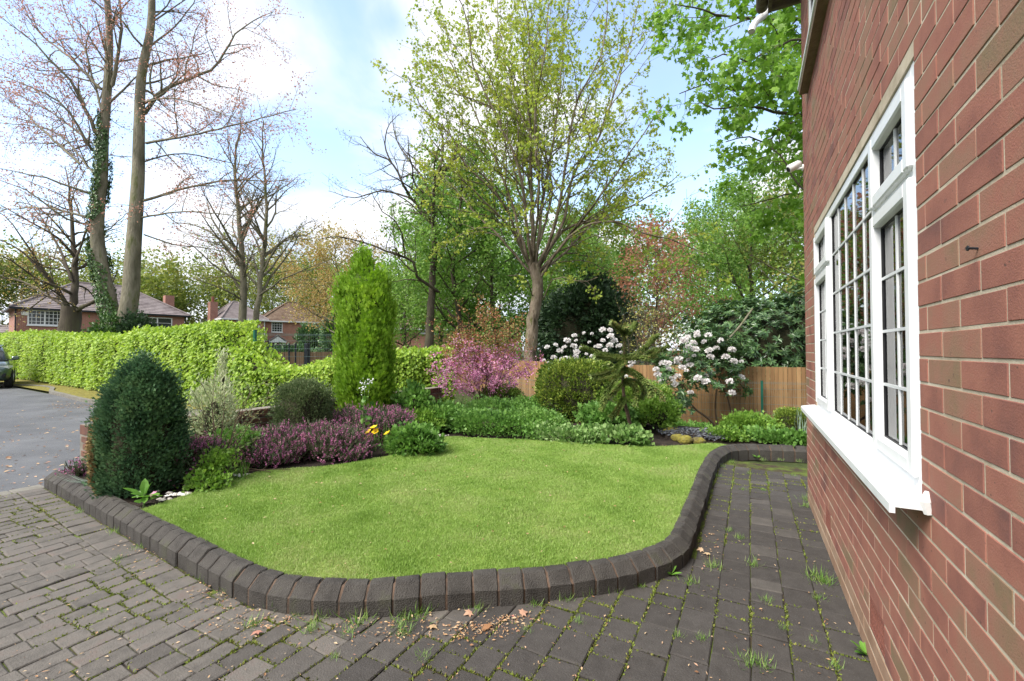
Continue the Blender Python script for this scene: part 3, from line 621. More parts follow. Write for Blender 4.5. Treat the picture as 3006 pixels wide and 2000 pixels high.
# kerb of splayed blocks
kerb = thing('garden_kerb', 'dark splayed concrete block kerb curving round the lawn', 'kerb', (*kat(3.0), 0))
prof = [(0, -.05), (0, .083), (.012, .094), (.062, .136), (.078, .141), (.122, .139), (.122, -.05)]
nb = int(ks[-1] / KPITCH)
m_mort = MB()
for i in range(nb):
    s0, s1 = i * KPITCH, (i + 1) * KPITCH; gap = .005 if ks[-1] and s0 < 3.0 else .009
    wob = R_.uniform(-.004, .004); dz = R_.uniform(-.004, .003); V = []
    for q_, s in ((0, s0 + gap / 2), (1, s1 - gap / 2)):
        c, nn, t = kat(s), kin(s), ktan(s)
        for inset in ((.007 if q_ == 0 else 0), (0 if q_ == 0 else .007)):
            for (a, z) in prof:
                k_ = 1 if ((q_ == 0 and inset > 0) or (q_ == 1 and inset > 0)) else 0
                a2 = a + (.005 if k_ and a < .1 else 0); z2 = z - (.005 if k_ and z > 0 else 0)
                pos = c + nn * (a2 + wob + R_.uniform(-.0025, .0025)) + t * ((0 if k_ else (.006 if q_ == 0 else -.006)) + R_.uniform(-.0015, .0015))
                V.append((pos[0], pos[1], z2 + dz + R_.uniform(-.003, .003)))
    k7 = len(prof); F = []
    for ring in range(3):
        for j in range(k7 - 1): F.append((ring * k7 + j, (ring + 1) * k7 + j, (ring + 1) * k7 + j + 1, ring * k7 + j + 1))
    F.append(tuple(range(k7))); F.append(tuple(3 * k7 + j for j in range(k7))[::-1])
    MB().add(V, [f[::-1] for f in F]).build('kerb_block', M['kerb'], kerb)
V = []; pm = [(.007, -.05), (.007, .078), (.066, .129), (.116, .130), (.116, -.05)]
ss = np.arange(0.01, nb * KPITCH - .01, .03)
for s in ss:
    c, nn = kat(s), kin(s)
    for a, z in pm: p = c + nn * a; V.append((p[0], p[1], z))
k5 = len(pm); F = [(r * k5 + j + 1, (r + 1) * k5 + j + 1, (r + 1) * k5 + j, r * k5 + j) for r in range(len(ss) - 1) for j in range(k5 - 1)]
mk('mortar', V, np.array(F), M['kerb_mortar'], kerb)

# pavers
def prism(poly, z1, inset=.006, cham=.005, zb=-.03):
    poly = np.asarray(poly, float); c = poly.mean(0); n = len(poly)
    d = c - poly; d = d / (np.linalg.norm(d, axis=1)[:, None] + 1e-9); top = poly + d * inset * 1.4
    z1 = np.broadcast_to(z1, (n,))
    V = np.vstack([np.column_stack([poly, np.full(n, zb)]), np.column_stack([poly, z1 - cham]), np.column_stack([top, z1])])
    F = [(r * n + i, r * n + (i + 1) % n, (r + 1) * n + (i + 1) % n, (r + 1) * n + i) for r in range(2) for i in range(n)] + [tuple(2 * n + i for i in range(n))]
    return V, F
def clip_half(poly, p0, nrm):
    out = []
    for i in range(len(poly)):
        a, b = poly[i], poly[(i + 1) % len(poly)]; da, db = (a - p0).dot(nrm), (b - p0).dot(nrm)
        if da >= 0: out.append(a)
        if (da >= 0) != (db >= 0): out.append(a + (b - a) * da / (da - db))
    return out
SB = 3.55                                                       # the border course runs along the straight stretch of kerb
bt = kat(SB) - kat(.05); bt /= np.linalg.norm(bt); bn = np.array([bt[1], -bt[0]]); bp = kat(.05) + bn * .192
pavers = []
colx = [-.33 + .161 * k for k in range(0, 15)]; x_ = -.33
while x_ > -6.2:
    x_ -= .161 if x_ > -.9 else .142 if x_ > -1.9 else R_.choice((.112, .118, .125)); colx.insert(0, x_)
for ci, x0 in enumerate(colx[:-1]):
    PW = colx[ci + 1] - x0
    y = -1.2 + R_.uniform(0, .2)
    while y < 5.75:
        L = R_.choice((.12, .16, .16, .2, .22)) if x0 > -1.9 else R_.choice((.12, .12, .16, .16, .19)); cx, cy = x0 + PW / 2, y + L / 2
        pxp = to_px((cx, cy, 0))
        ok = -120 < pxp[0] < 3120 and pxp[1] < 2130 and pxp[2] > .2 and not in_poly(BED_POLY, np.array([cx]), np.array([cy]))[0]
        if cx > .453 - .02 and cy < 4.84: ok = False
        if ok:
            g = .0045
            rc = np.array([[x0 + g / 2, y + g / 2], [x0 + PW - g / 2, y + g / 2], [x0 + PW - g / 2, y + L - g / 2], [x0 + g / 2, y + L - g / 2]]) + rng.normal(0, .0022, (4, 2))
            if (np.array([cx, cy]) - kat(SB)).dot(bt) < .1 or True:
                if (np.array([cx, cy]) - bp).dot(bt) < SB + .4 and (np.array([cx, cy]) - bp).dot(bn) < .25 and (np.array([cx, cy]) - bp).dot(bt) < SB - .1:
                    rc = clip_half(rc, bp + bn * .004, bn)
            if len(rc) >= 3:
                rc = np.array(rc); ar = 0.5 * abs(np.dot(rc[:, 0], np.roll(rc[:, 1], 1)) - np.dot(rc[:, 1], np.roll(rc[:, 0], 1)))
                if ar > .0025: pavers.append(rc)
        y += L
s = .02
while s < SB - .1:                                               # border course along the kerb
    L = R_.choice((.12, .16, .15)); a, b = kat(s + .003), kat(s + L - .003); n1 = bn
    pavers.append(np.array([a + n1 * .012, a + n1 * .185, b + n1 * .185, b + n1 * .012])); s += L
info = []
for rc in pavers:
    c = rc.mean(0); pp = to_px((c[0], c[1], 0)); inview = -60 < pp[0] < 3066 and pp[1] < 2060
    info.append((0 if inview else 1, pp[2]))
order = sorted(range(len(pavers)), key=lambda i: info[i])
big = set(order[:300]); rest = {'dark': [], 'mid': [], 'warm': []}
for i, rc in enumerate(pavers):
    c = rc.mean(0); z1 = R_.uniform(-.005, .002) + rng.normal(0, .002, len(rc)); V, F = prism(rc, z1, .006, .005)
    tq = (-c[0] - .5) / 2.0 * (1 if c[1] < 3 else .2) + R_.gauss(0, .14) + (.25 if c[0] > -.2 and c[1] > 1.4 else 0)  # paler towards the drive: weathered blocks, and partly light angle put into the colour
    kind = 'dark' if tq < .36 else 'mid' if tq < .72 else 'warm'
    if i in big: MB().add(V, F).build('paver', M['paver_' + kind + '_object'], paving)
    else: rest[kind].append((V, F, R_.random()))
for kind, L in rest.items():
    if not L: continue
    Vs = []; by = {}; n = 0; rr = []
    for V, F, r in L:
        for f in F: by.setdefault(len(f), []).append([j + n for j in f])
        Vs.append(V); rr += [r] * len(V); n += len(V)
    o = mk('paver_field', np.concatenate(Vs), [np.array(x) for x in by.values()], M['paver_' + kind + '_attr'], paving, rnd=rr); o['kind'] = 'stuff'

# ------------------------------------------------------------------ our brick house
HX, HY = .453, 4.84
WY0, WY1, WZ0, WZ1 = 1.765, 4.15, .93, 2.275
UY0, UY1, UZ0, UZ1 = 1.765, 4.33, 3.60, 4.65
VENTS = [(2.235, 2.485, .15, .30), (3.53, 3.78, .15, .30)]
HOLES = [(WY0, WY1, WZ0, WZ1), (UY0, UY1, UZ0, UZ1)]
EAVE = 4.80
house = thing('brick_house', 'red brick house wall with white casement windows beside the paved path', 'house', (HX, HY, 0))
ys = sorted({-1.5, HY - .004} | {v for h in HOLES for v in h[:2]}); zs = sorted({-.05, EAVE} | {v for h in HOLES + VENTS for v in h[2:]}); ys = sorted(set(ys) | {v for h in VENTS for v in h[:2]})
mb = MB()
for a, b in zip(ys[:-1], ys[1:]):
    for c, d in zip(zs[:-1], zs[1:]):
        if any(h[0] <= a and b <= h[1] and h[2] <= c and d <= h[3] for h in HOLES + VENTS): continue
        mb.box((HX + .0012, a, c), (HX + .28, b, d))
wall = mb.build('wall', M['mortar'], house)
mb = MB(); mb.box((HX + .003, HY - .28, -.05), (7, HY - .004, EAVE)); mb.build('end_wall', M['mortar'], house)
bricks = []
CH = .075
for k in range(int(EAVE / CH) + 1):
    z = k * CH + .002; off = 0 if k % 2 else .1125
    y = HY - off
    jit = R_.uniform(-.004, .004)
    for j in range(-1, 30):
        b1 = HY - off - j * .225 + jit; b0 = b1 - .2175
        if j == -1: b1, b0 = HY + .0005, HY - off + .01
        b1 = min(b1, HY + .0005)
        if b1 - b0 < .03: continue
        segs = [(b0, b1)]
        for h in HOLES + VENTS:
            if z + .065 > h[2] + .012 and z < h[3] - .012:
                new = []
                for s0, s1 in segs:
                    if s1 <= h[0] or s0 >= h[1]: new.append((s0, s1)); continue
                    if s0 < h[0] - .02: new.append((s0, h[0] - .003))
                    if s1 > h[1] + .02: new.append((h[1] + .003, s1))
                segs = new
        for s0, s1 in segs:
            if s1 < .2: continue
            bricks.append((s0, s1, z))
def brick_size(b):
    p = to_px((HX, (b[0] + b[1]) / 2, b[2] + .03)); vis = -50 < p[0] < 3060 and -60 < p[1] < 2060
    return (0 if vis else 1, p[2])
order = sorted(range(len(bricks)), key=lambda i: brick_size(bricks[i])); big = set(order[:300])
cache = {}; rest = {'brick': [], 'brick_base': []}
def brick_mesh(L, mat, h=.067):
    key = (round(L, 3), mat.name)
    if key not in cache:
        m = MB(); m.box((0, -L / 2, 0), (.06, L / 2, h), .0014); cache[key] = m.mesh('brick', mat)
    return cache[key]
for i, (s0, s1, z) in enumerate(bricks):
    kind = 'brick_base' if z < .14 else 'brick'; dx = R_.uniform(-.0016, .0003); dz = R_.uniform(-.0012, .0012)
    if i in big: place('brick', brick_mesh(s1 - s0, M[kind + '_object']), (HX + dx, (s0 + s1) / 2, z + dz), parent=wall)
    else:
        m = MB(); m.box((HX + dx, s0, z + dz), (HX + .06, s1, z + .067 + dz), .0014); rest[kind].append((np.concatenate(m.v), m.f, R_.random()))
for kind, L in rest.items():
    Vs = []; by = {}; n = 0; rr = []
    for V, F, r in L:
        for f in F: by.setdefault(len(f), []).append([j + n for j in f])
        Vs.append(V); rr += [r] * len(V); n += len(V)
    mk('brickwork', np.concatenate(Vs), [np.array(x) for x in by.values()], M[kind + '_attr'], wall, rnd=rr)['kind'] = 'stuff'
# brickwork of the far corner return, seen from a step to the side
for (vy0, vy1, vz0, vz1) in VENTS:
    m = MB(); m.box((HX + .001, vy0 + .004, vz0 + .006), (HX + .05, vy1 - .004, vz0 + .018)); m.box((HX + .001, vy0 + .004, vz1 - .018), (HX + .05, vy1 - .004, vz1 - .006))
    n_h, n_v = 9, 4
    for i in range(n_h + 1):
        yy = vy0 + .004 + (vy1 - vy0 - .008) * i / n_h; m.box((HX + .002, yy - .005, vz0 + .0185), (HX + .05, yy + .005, vz1 - .0185))
    for j in range(1, n_v):
        zz_ = vz0 + (vz1 - vz0) * j / n_v
        for i in range(n_h):
            ya = vy0 + .004 + (vy1 - vy0 - .008) * i / n_h + .0052; yb = vy0 + .004 + (vy1 - vy0 - .008) * (i + 1) / n_h - .0052
            m.box((HX + .003, ya, zz_ - .005), (HX + .05, yb, zz_ + .005))
    v = m.build('air_brick', M['air_brick'], house)
    m = MB(); m.box((HX + .03, vy0 + .001, vz0 + .001), (HX + .054, vy1 - .001, vz1 - .001)); m.build('vent_void', M['dark'], v)
m = MB(); m.tube([(HX + .01, 1.36, 1.595), (HX - .016, 1.36, 1.599)], .003, 6); m.tube([(HX - .016, 1.36, 1.599), (HX - .019, 1.36, 1.599)], .006, 8); m.build('nail', M['black_steel'], house)

def window(y0, y1, z0, z1, cols, fan, bars, name='window', upper=False):
    """frame of mullions with sashes, panes, glazing bars and a sill; cols: bounds of the lights along the wall"""
    fx0, fx1 = HX + .006, HX + .075; w = .055
    m = MB()
    m.box((fx0, y0 + .002, z0 + .002), (fx1, y0 + w, z1 - .002), .004); m.box((fx0, y1 - w, z0 + .002), (fx1, y1 - .002, z1 - .002), .004)
    m.box((fx0 + .001, y0 + w, z1 - w), (fx1 - .001, y1 - w, z1 - .002), .004); m.box((fx0 + .001, y0 + w, z0 + .002), (fx1 - .001, y1 - w, z0 + w), .004)
    for c in cols[1:-1]: m.box((fx0 + .002, c - w / 2, z0 + w), (fx1 - .002, c + w / 2, z1 - w), .004)
    for i, f in enumerate(fan):
        if f: a, b = cols[i] + (w if i == 0 else w / 2), cols[i + 1] - (w if i == len(fan) - 1 else w / 2); m.box((fx0 + .003, a, f - w / 2), (fx1 - .003, b, f + w / 2), .004)
    win = m.build(name, M['upvc'], house)
    def light(a, b, c, d, sash, nv, nh):
        if sash:
            s = .052; sx0 = fx0 - .016; mm = MB()
            a0, b0, c0, d0 = a - .012, b + .012, c - .012, d + .012
            mm.box((sx0, a0, c0), (fx1 - .01, a0 + s, d0), .006); mm.box((sx0, b0 - s, c0), (fx1 - .01, b0, d0), .006)
            mm.box((sx0 + .001, a0 + s, d0 - s), (fx1 - .011, b0 - s, d0), .006); mm.box((sx0 + .001, a0 + s, c0), (fx1 - .011, b0 - s, c0 + s), .006)
            mm.build('sash', M['upvc'], win); a, b, c, d = a0 + s, b0 - s, c0 + s, d0 - s
        mm = MB(); t = .006; gx = fx0 + .012
        for (p, q) in (((gx, a, c), (gx + .02, a + t, d)), ((gx, b - t, c), (gx + .02, b, d)), ((gx + .001, a + t, c), (gx + .019, b - t, c + t)), ((gx + .001, a + t, d - t), (gx + .019, b - t, d))): mm.box(p, q)
        mm.build('seal', M['seal'], win)
        mm = MB(); mm.box((gx + .006, a + t, c + t), (gx + .010, b - t, d - t)); mm.build('pane', M['glass'], win)
        if nv or nh:
            mm = MB(); bxa, bxb = gx - .001, gx + .0052
            for i in range(1, nh + 1): zc = c + (d - c) * i / (nh + 1); mm.box((bxa, a + t, zc - .0055), (bxb, b - t, zc + .0055))
            for i in range(1, nv + 1): yc = a + (b - a) * i / (nv + 1); mm.box((bxa + .0008, yc - .0055, c + t), (bxb + .0008, yc + .0055, d - t))
            mm.build('glazing_bars', M['bar'], win)
    for i in range(len(cols) - 1):
        a, b = cols[i] + (w if i == 0 else w / 2), cols[i + 1] - (w if i == len(cols) - 2 else w / 2); nv, nh = bars[i]
        if fan[i]:
            light(a, b, fan[i] + w / 2, z1 - w, True, min(nv, 1), 0); light(a, b, z0 + w, fan[i] - w / 2, True, nv, nh)
        else: light(a, b, z0 + w, z1 - w, False, nv, nh + 1)
    m = MB()
    if not upper:
        ya, yb = y0 - .075, y1 + .09; pr = [(HX + .03, z0 + .012), (HX - .02, z0 + .006), (HX - .088, z0 - .006), (HX - .094, z0 - .012), (HX - .094, z0 - .040), (HX - .080, z0 - .040), (HX - .080, z0 - .022), (HX + .004, z0 - .022), (HX + .03, z0 - .01)]
    else:
        ya, yb = y0 - .06, y1 + .09; pr = [(HX + .03, z0 + .01), (HX - .068, z0 - .004), (HX - .071, z0 - .008), (HX - .071, z0 - .03), (HX - .062, z0 - .034), (HX + .03, z0 - .03)]
    V = [(x, ya, z) for x, z in pr] + [(x, yb, z) for x, z in pr]; k = len(pr)
    m.add(V, [(i, (i + 1) % k, k + (i + 1) % k, k + i) for i in range(k)] + [tuple(range(k))[::-1], tuple(k + i for i in range(k))])
    m.build('sill', M['upvc'], win)
    if upper:
        m = MB(); m.box((HX - .062, ya + .005, z0 - .075), (HX + .02, yb - .005, z0 - .0345), .003); m.build('tile_course', M['stone_sill'], win)
    else:
        m = MB()                                                 # silicone smears at the sill end
        m.tube([(HX - .004, y0 - .07, z0 - .03), (HX - .012, y0 - .073, z0 + .004), (HX - .004, y0 - .06, z0 + .03)], [.012, .016, .006], 7); m.build('sealant', M['plastic_white'], win)
    return win
window(WY0, WY1, WZ0, WZ1, (WY0, 2.335, 3.47, WY1), (1.93, None, 1.93), ((1, 3), (4, 3), (1, 3)))
window(UY0, UY1, UZ0, UZ1, (UY0, 2.4, 3.6, UY1), (None, None, None), ((1, 2), (3, 2), (1, 2)), upper=True)
# dim room behind the glass, with a vertical blind drawn half across
m = MB()
for (a, b) in (((HX + 3.2, .4, .1), (HX + 3.25, 5, 2.5)), ((HX + .3, .36, .1), (HX + 3.2, .4, 2.5)), ((HX + .3, HY - .33, .1), (HX + 3.2, HY - .29, 2.5)), ((HX + .3, .4, .06), (HX + 3.2, HY - .33, .1)), ((HX + .3, .4, 2.5), (HX + 3.2, HY - .33, 2.54)),
               ((HX + 3.2, .4, 3.0), (HX + 3.25, 5, 4.75)), ((HX + .3, .4, 3.0), (HX + 3.2, HY - .33, 3.04))): m.box(a, b)
m.build('room', M['room'], house)
blind = MB(); blind.box((HX + .15, 1.8, 2.29), (HX + .19, 4.12, 2.33)); bl = blind.build('blind_rail', M['blind'], house)
for yy in np.arange(1.86, 4.08, .088):
    m = MB(); c, s_ = cos(1.25), sin(1.25); V = [(HX + .17 + t * .031, yy - t * .03, z) for t in (-1, 1) for z in (.96, 2.285)]
    V = V + [(v[0] + .001, v[1], v[2]) for v in V]; m.add(V, [(0, 1, 3, 2), (4, 6, 7, 5), (0, 2, 6, 4), (1, 5, 7, 3), (0, 4, 5, 1), (2, 3, 7, 6)]); m.build('blind_slat', M['blind'], bl)
# eaves, gutter and the swan neck outlet
m = MB(); m.box((HX - .22, -2, EAVE + .002), (HX + .5, HY + .24, EAVE + .03)); m.box((HX - .255, -2, EAVE - .045), (HX - .222, HY + .24, EAVE + .16)); m.box((HX - .22, HY + .20, EAVE - .045), (7, HY + .238, EAVE + .0015)); eav = m.build('eaves', M['eaves'], house)
m = MB()
V = [(HX - .25, -2, EAVE + .15), (HX - .25, HY + .27, EAVE + .15), (HX + 4, HY - 3, EAVE + 3.0), (HX + 4, -2, EAVE + 3.0), (7.5, HY + .27, EAVE + .15)]
V = V + [(x, y, z + .06) for x, y, z in V]; m.add(V, [(0, 1, 2, 3), (1, 4, 2), (5, 8, 7, 6), (6, 7, 9), (0, 5, 6, 1), (1, 6, 9, 4)]); m.build('roof', M['roof_brown'], house)
gp = [np.array((HX - .305, yy, EAVE + .02)) for yy in np.linspace(-2, HY + .30, 6)]
m = MB(); th = np.linspace(pi, 2 * pi, 9)
V = [];
for p in gp: V += [p + np.array([cos(t) * .055, 0, sin(t) * .055 + .05]) for t in th] + [p + np.array([cos(t) * .049, 0, sin(t) * .049 + .05]) for t in th[::-1]]
k = 18; m.add(V, [(r * k + j, (r + 1) * k + j, (r + 1) * k + (j + 1) % k, r * k + (j + 1) % k) for r in range(5) for j in range(k)] + [tuple(range(k)), tuple(5 * k + j for j in range(k))[::-1]]); gut = m.build('gutter', M['eaves'], house)
a_ = at(2258, -20, 4.75); b_ = at(2247, 40, 4.75); c_ = at(2222, 62, 4.74); d_ = at(2205, 98, 4.73)
m = MB(); m.tube(spline([a_, at(2256, 12, 4.75), b_, c_, at(2210, 80, 4.74), d_], .03), .036, 12); m.build('rainwater_pipe', M['weathered'], gut)
m = MB(); p0 = at(2256, 12, 4.75); m.box(p0 + np.array([.03, -.05, -.05]), p0 + np.array([.11, .05, .07]), .01); m.build('gutter_bracket', M['eaves'], gut)
# security camera on the corner
p = np.array([HX - .002, 4.78, at(2358, 492, depth_of((HX, 4.78, 3)))[2]])
scam = thing('security_camera', 'small white security camera fixed to the brick house corner', 'camera', p)
m = MB(); m.tube([p, p + [-.012, 0, 0]], .03, 14); m.tube([p + [-.01, 0, 0], p + [-.045, 0, -.005], p + [-.06, 0, .015]], .011, 8); m.build('bracket', M['plastic_white'], scam)
q0 = p + np.array([-.035, .01, .045]); dv = unit(np.array([-.75, -.25, -.42])); m = MB(); m.tube([q0 - dv * .02, q0, q0 + dv * .05, q0 + dv * .095, q0 + dv * .10], [.018, .033, .036, .036, .030], 14); hd = m.build('housing', M['plastic_white'], scam, smooth=True)
m = MB(); m.tube([q0 + dv * .0995, q0 + dv * .104], .024, 12); m.build('lens', M['dark'], hd)

# ------------------------------------------------------------------ brick garden wall
gw = thing('garden_wall', 'low red brown brick wall with brick on edge coping behind the heather', 'wall', (-6.0, 2.2, 0))
WT = .215; WH = .575; gwy0, gwy1 = 2.02, 7.75
def wall_x(y): return WALLX - .30 * float(1 - sstep(2.0, 3.6, y))     # the wall eases towards the road at its end
V = []; yy = np.arange(gwy0 + .006, gwy1, .1)
for y in yy:
    x = wall_x(y); V += [(x - .006, y, -.1), (x - .006, y, WH - .006), (x - WT + .006, y, WH - .006), (x - WT + .006, y, -.1)]
F = [(r * 4 + j, (r + 1) * 4 + j, (r + 1) * 4 + (j + 1) % 4, r * 4 + (j + 1) % 4) for r in range(len(yy) - 1) for j in range(4)] + [(0, 1, 2, 3)]
mk('mortar', V, np.array(F), M['wall_mortar'], gw)
bm1 = MB(); bm1.box((-WT / 2, -.107, 0), (WT / 2, .107, .065), .004); bm1 = bm1.mesh('brick', M['wall_brick'])
bm1h = MB(); bm1h.box((-WT / 2, -.051, 0), (WT / 2, .051, .065), .004); bm1h = bm1h.mesh('brick', M['wall_brick'])
bm2 = MB(); bm2.box((-WT / 2 - .004, -.0325, 0), (WT / 2 + .004, .0325, .105), .005); bm2 = bm2.mesh('coping_brick', M['wall_brick'])
def wrot(y): return math.atan2(-(wall_x(y + .05) - wall_x(y - .05)), .1)
for k in range(6):
    y = gwy0 + (.107 if k % 2 else 0)
    if k % 2: place('brick', bm1h, (wall_x(y) - WT / 2, gwy0 + .051, k * CH + .005), (0, 0, wrot(y)), parent=gw)
    while y + .214 < gwy1:
        yc = y + .11; place('brick', bm1, (wall_x(yc) - WT / 2 + R_.uniform(-.002, .002), yc, k * CH + .005), (0, 0, wrot(yc)), parent=gw); y += .225
y = gwy0 + .033
while y < gwy1 - .03:
    place('coping_brick', bm2, (wall_x(y) - WT / 2 + R_.uniform(-.002, .002), y, 6 * CH + .012), (0, 0, wrot(y) + R_.uniform(-.01, .01)), parent=gw); y += .075
#@@PLANTS
# ================================================================== TREES
def pl(pts, depth, jit=0.0):
    """a limb traced in the photograph, standing at that distance; pts may carry their own offset in depth"""
    return [at(p[0], p[1], depth + (p[2] if len(p) > 2 else 0.0)) for p in pts]

# twin-stemmed beech, ivy on one stem
D = 17.0
t = Tree(wig=(.07, .11, .15, .2), trop=(.015, .02, .0, -.02), ratio=(.42, .42, .45), dens=(1.5, 2.4, 3.2), ang=(50, 46, 48), seg=(.7, .5, .35, .28), thin=.0055, leafl=2, minlen=.3)
SL = [(352, 1050), (338, 969), (319, 880), (296, 778), (285, 690), (290, 600), (300, 510), (303, 410), (310, 320), (318, 220), (321, 100), (315, 0), (305, -160), (300, -320)]
SR = [(352, 1050), (366, 965), (383, 867), (389, 765), (398, 640), (406, 510), (408, 400), (415, 225), (440, 100), (446, 0), (440, -160), (450, -330)]
for pts, r in ((SL, .30), (SR, .33)):
    P = spline(pl(pts, D), .5); n = len(P); rad = r * (1 - np.linspace(0, 1, n) ** .8 * .82); rad[:2] *= 1.25
    t.poly.append(([tuple(p) for p in P], list(rad), 14)); dirs = [tuple(x) for x in unit(np.gradient(P, axis=0))]
    t.kids([tuple(p) for p in P], list(rad * .55), dirs, 9.0, 0, .5)
BL = [([(330, 250), (345, 170), (357, 90), (350, 0), (330, -120)], .13), ([(424, 330), (480, 265, .3), (560, 230, .6), (640, 185, .8), (690, 105, .8), (760, 50, 1), (830, 28, 1.1)], .14),
      ([(430, 420), (520, 405, -.5), (640, 380, -1), (760, 350, -1.4), (900, 312, -1.6)], .09), ([(425, 590), (540, 555, .6), (660, 530, 1), (800, 532, 1.3), (880, 520, 1.5)], .10),
      ([(418, 640), (520, 622, -.6), (650, 628, -1), (740, 640, -1.2)], .07), ([(410, 480), (520, 450, 1), (640, 470, 2), (780, 500, 2.6)], .06), ([(410, 300), (520, 290, -1), (640, 330, -1.6), (740, 360, -2)], .05),
      ([(425, 690), (520, 720, .5), (620, 730, .9), (720, 760, 1)], .06), ([(418, 150), (500, 90, .6), (560, 20, 1), (600, -60, 1)], .08), ([(440, 60), (490, 20), (520, -60)], .07),
      ([(283, 390), (215, 250, -.6), (150, 180, -1), (70, 100, -1.3), (-20, 40, -1.5)], .13), ([(295, 260), (200, 165, .4), (110, 90, .8), (50, -20, 1)], .11), ([(270, 440), (200, 325, -.5), (160, 290, -.7), (80, 250, -1), (-30, 205, -1.2)], .10),
      ([(235, 480), (130, 385, .5), (60, 320, .8), (-30, 250, 1)], .10), ([(270, 575), (180, 540, -.5), (90, 512, -.9), (-30, 490, -1.2)], .10), ([(262, 640), (150, 612, .5), (60, 612, .9), (-30, 625, 1.2)], .10),
      ([(275, 660), (190, 640, -.9), (80, 560, -1.4), (-30, 520, -1.8)], .08), ([(300, 330), (250, 150, .5), (200, 60, .7), (170, -40, .8)], .08), ([(283, 520), (180, 400, 1), (90, 370, 1.6), (-30, 360, 2)], .08), ([(270, 420), (150, 330, 1.2), (60, 280, 1.8), (-30, 250, 2.2)], .07)]
for pts, r in BL: t.limb(pl(pts, D), r * .58, .012, lvl=1, start=.12, sub=.45)
beech = t.build('beech_tree', 'tall twin-stemmed beech with one stem wrapped in ivy behind the hedge', 'tree', foot(352, D), M['beech_bark'], M['copper'], DIAMOND, 5, .07, .10, .7, .3, keep=1.0)
P = spline(pl(SL[1:9], D), .03); n = 7500
i = np.clip((rng.beta(1.1, 1.2, n) * len(P)).astype(int), 0, len(P) - 1); ax = unit(P[-1] - P[0])
o = rdir(n); o = unit(o - (o @ ax)[:, None] * ax); rr = np.interp(i, [0, len(P)], [.32, .19]) * rng.uniform(.9, 1.35, n)
lump_ = lumps(P[i] * np.array([1, 1, 1.0]) + o * .6, 1.8) + .35 * (o @ -RGT); kk = lump_ > -.15
leaves('ivy', scatter(OVAL, (P[i] + o * rr[:, None])[kk], unit(rdir(n) * .5 + [0, 0, -1])[kk], unit(o + rdir(n) * .4)[kk], .085 * rng.uniform(.6, 1.3, n)[kk], .85), M['ivy'], beech)

# smaller spreading tree beside it
D = 20.0
t = Tree(wig=(.1, .14, .18, .2), trop=(.03, .03, .0, 0), ratio=(.45, .45, .45), dens=(1.7, 2.1, 2.6), ang=(48, 48, 48), seg=(.6, .45, .35, .28), thin=.007, minlen=.3)
t.limb(pl([(205, 1060), (205, 960), (210, 900), (215, 870)], D), .48, .34, kids=False, sides=14)
for pts, r in (([(215, 890), (222, 800, .3), (215, 700, .5), (205, 580, .6), (190, 480, .7)], .26), ([(200, 900), (150, 830, -.4), (100, 770, -.7), (40, 720, -.9), (-40, 690, -1)], .17), ([(190, 900), (110, 850, .5), (40, 820, .8), (-60, 800, 1)], .13),
               ([(228, 910), (275, 885, -.4), (320, 850, -.6), (350, 790, -.7)], .18), ([(210, 820), (170, 720, .6), (120, 640, .9), (60, 560, 1)], .12), ([(215, 780), (250, 690, .8), (280, 600, 1), (290, 520, 1)], .10), ([(150, 830), (80, 720, -.9), (20, 640, -1.2), (-40, 600, -1.5)], .09), ([(215, 720), (150, 640, -.6), (90, 600, -1), (10, 590, -1.2)], .08)):
    t.limb(pl(pts, D), r * .62, .014, lvl=1, start=.1, sub=.45)
t.build('hornbeam_tree', 'short spreading tree with stout low fork and orange young leaves', 'tree', foot(205, D), M['twig_bark'], M['amber'], DIAMOND, 3, .075, .08, .7, .3, keep=.95)

# two slender bare trees standing together
D = 21.0
for (pts, r, nm) in (([(712, 1050), (712, 930), (713, 800), (706, 700), (695, 600), (690, 500), (700, 400), (705, 330)], .26, 'straight'), ([(742, 1050), (748, 950), (762, 850), (774, 720), (780, 600), (776, 500), (770, 430), (775, 350)], .20, 'leaning')):
    t = Tree(wig=(.08, .12, .16, .2), trop=(.05, .04, .02, 0), ratio=(.36, .42, .45), dens=(2.6, 1.9, 2.4), ang=(42, 44, 46), seg=(.7, .5, .4, .3), thin=.009, minlen=.4)
    t.limb(pl(pts, D), r * .8, .02, lvl=0, start=.28, sub=.6, sides=12)
    if nm == 'straight':
        for q_ in ([(705, 760), (640, 700, .6), (570, 660, 1.2), (480, 660, 1.6)], [(712, 830), (640, 790, -.5), (560, 720, -1), (470, 700, -1.4)], [(712, 880), (660, 850, -1), (600, 830, -1.6), (520, 800, -2)]): t.limb(pl(q_, D), .06, .01, lvl=1, sub=.5)
    else:
        for q_ in ([(770, 760), (840, 700, .6), (900, 690, 1.2), (960, 640, 1.6)], [(760, 870), (830, 820, -.5), (900, 790, -1), (980, 760, -1.4)]): t.limb(pl(q_, D), .055, .01, lvl=1, sub=.5)
    t.build('young_beech_tree', 'slender %s-trunked bare tree with amber buds beyond the hedge end' % nm, 'tree', foot(pts[0][0], D), M['beech_bark'], M['amber'], DIAMOND, 2, .065, .09, .7, .3, group='slender trees beyond the hedge', keep=.9)

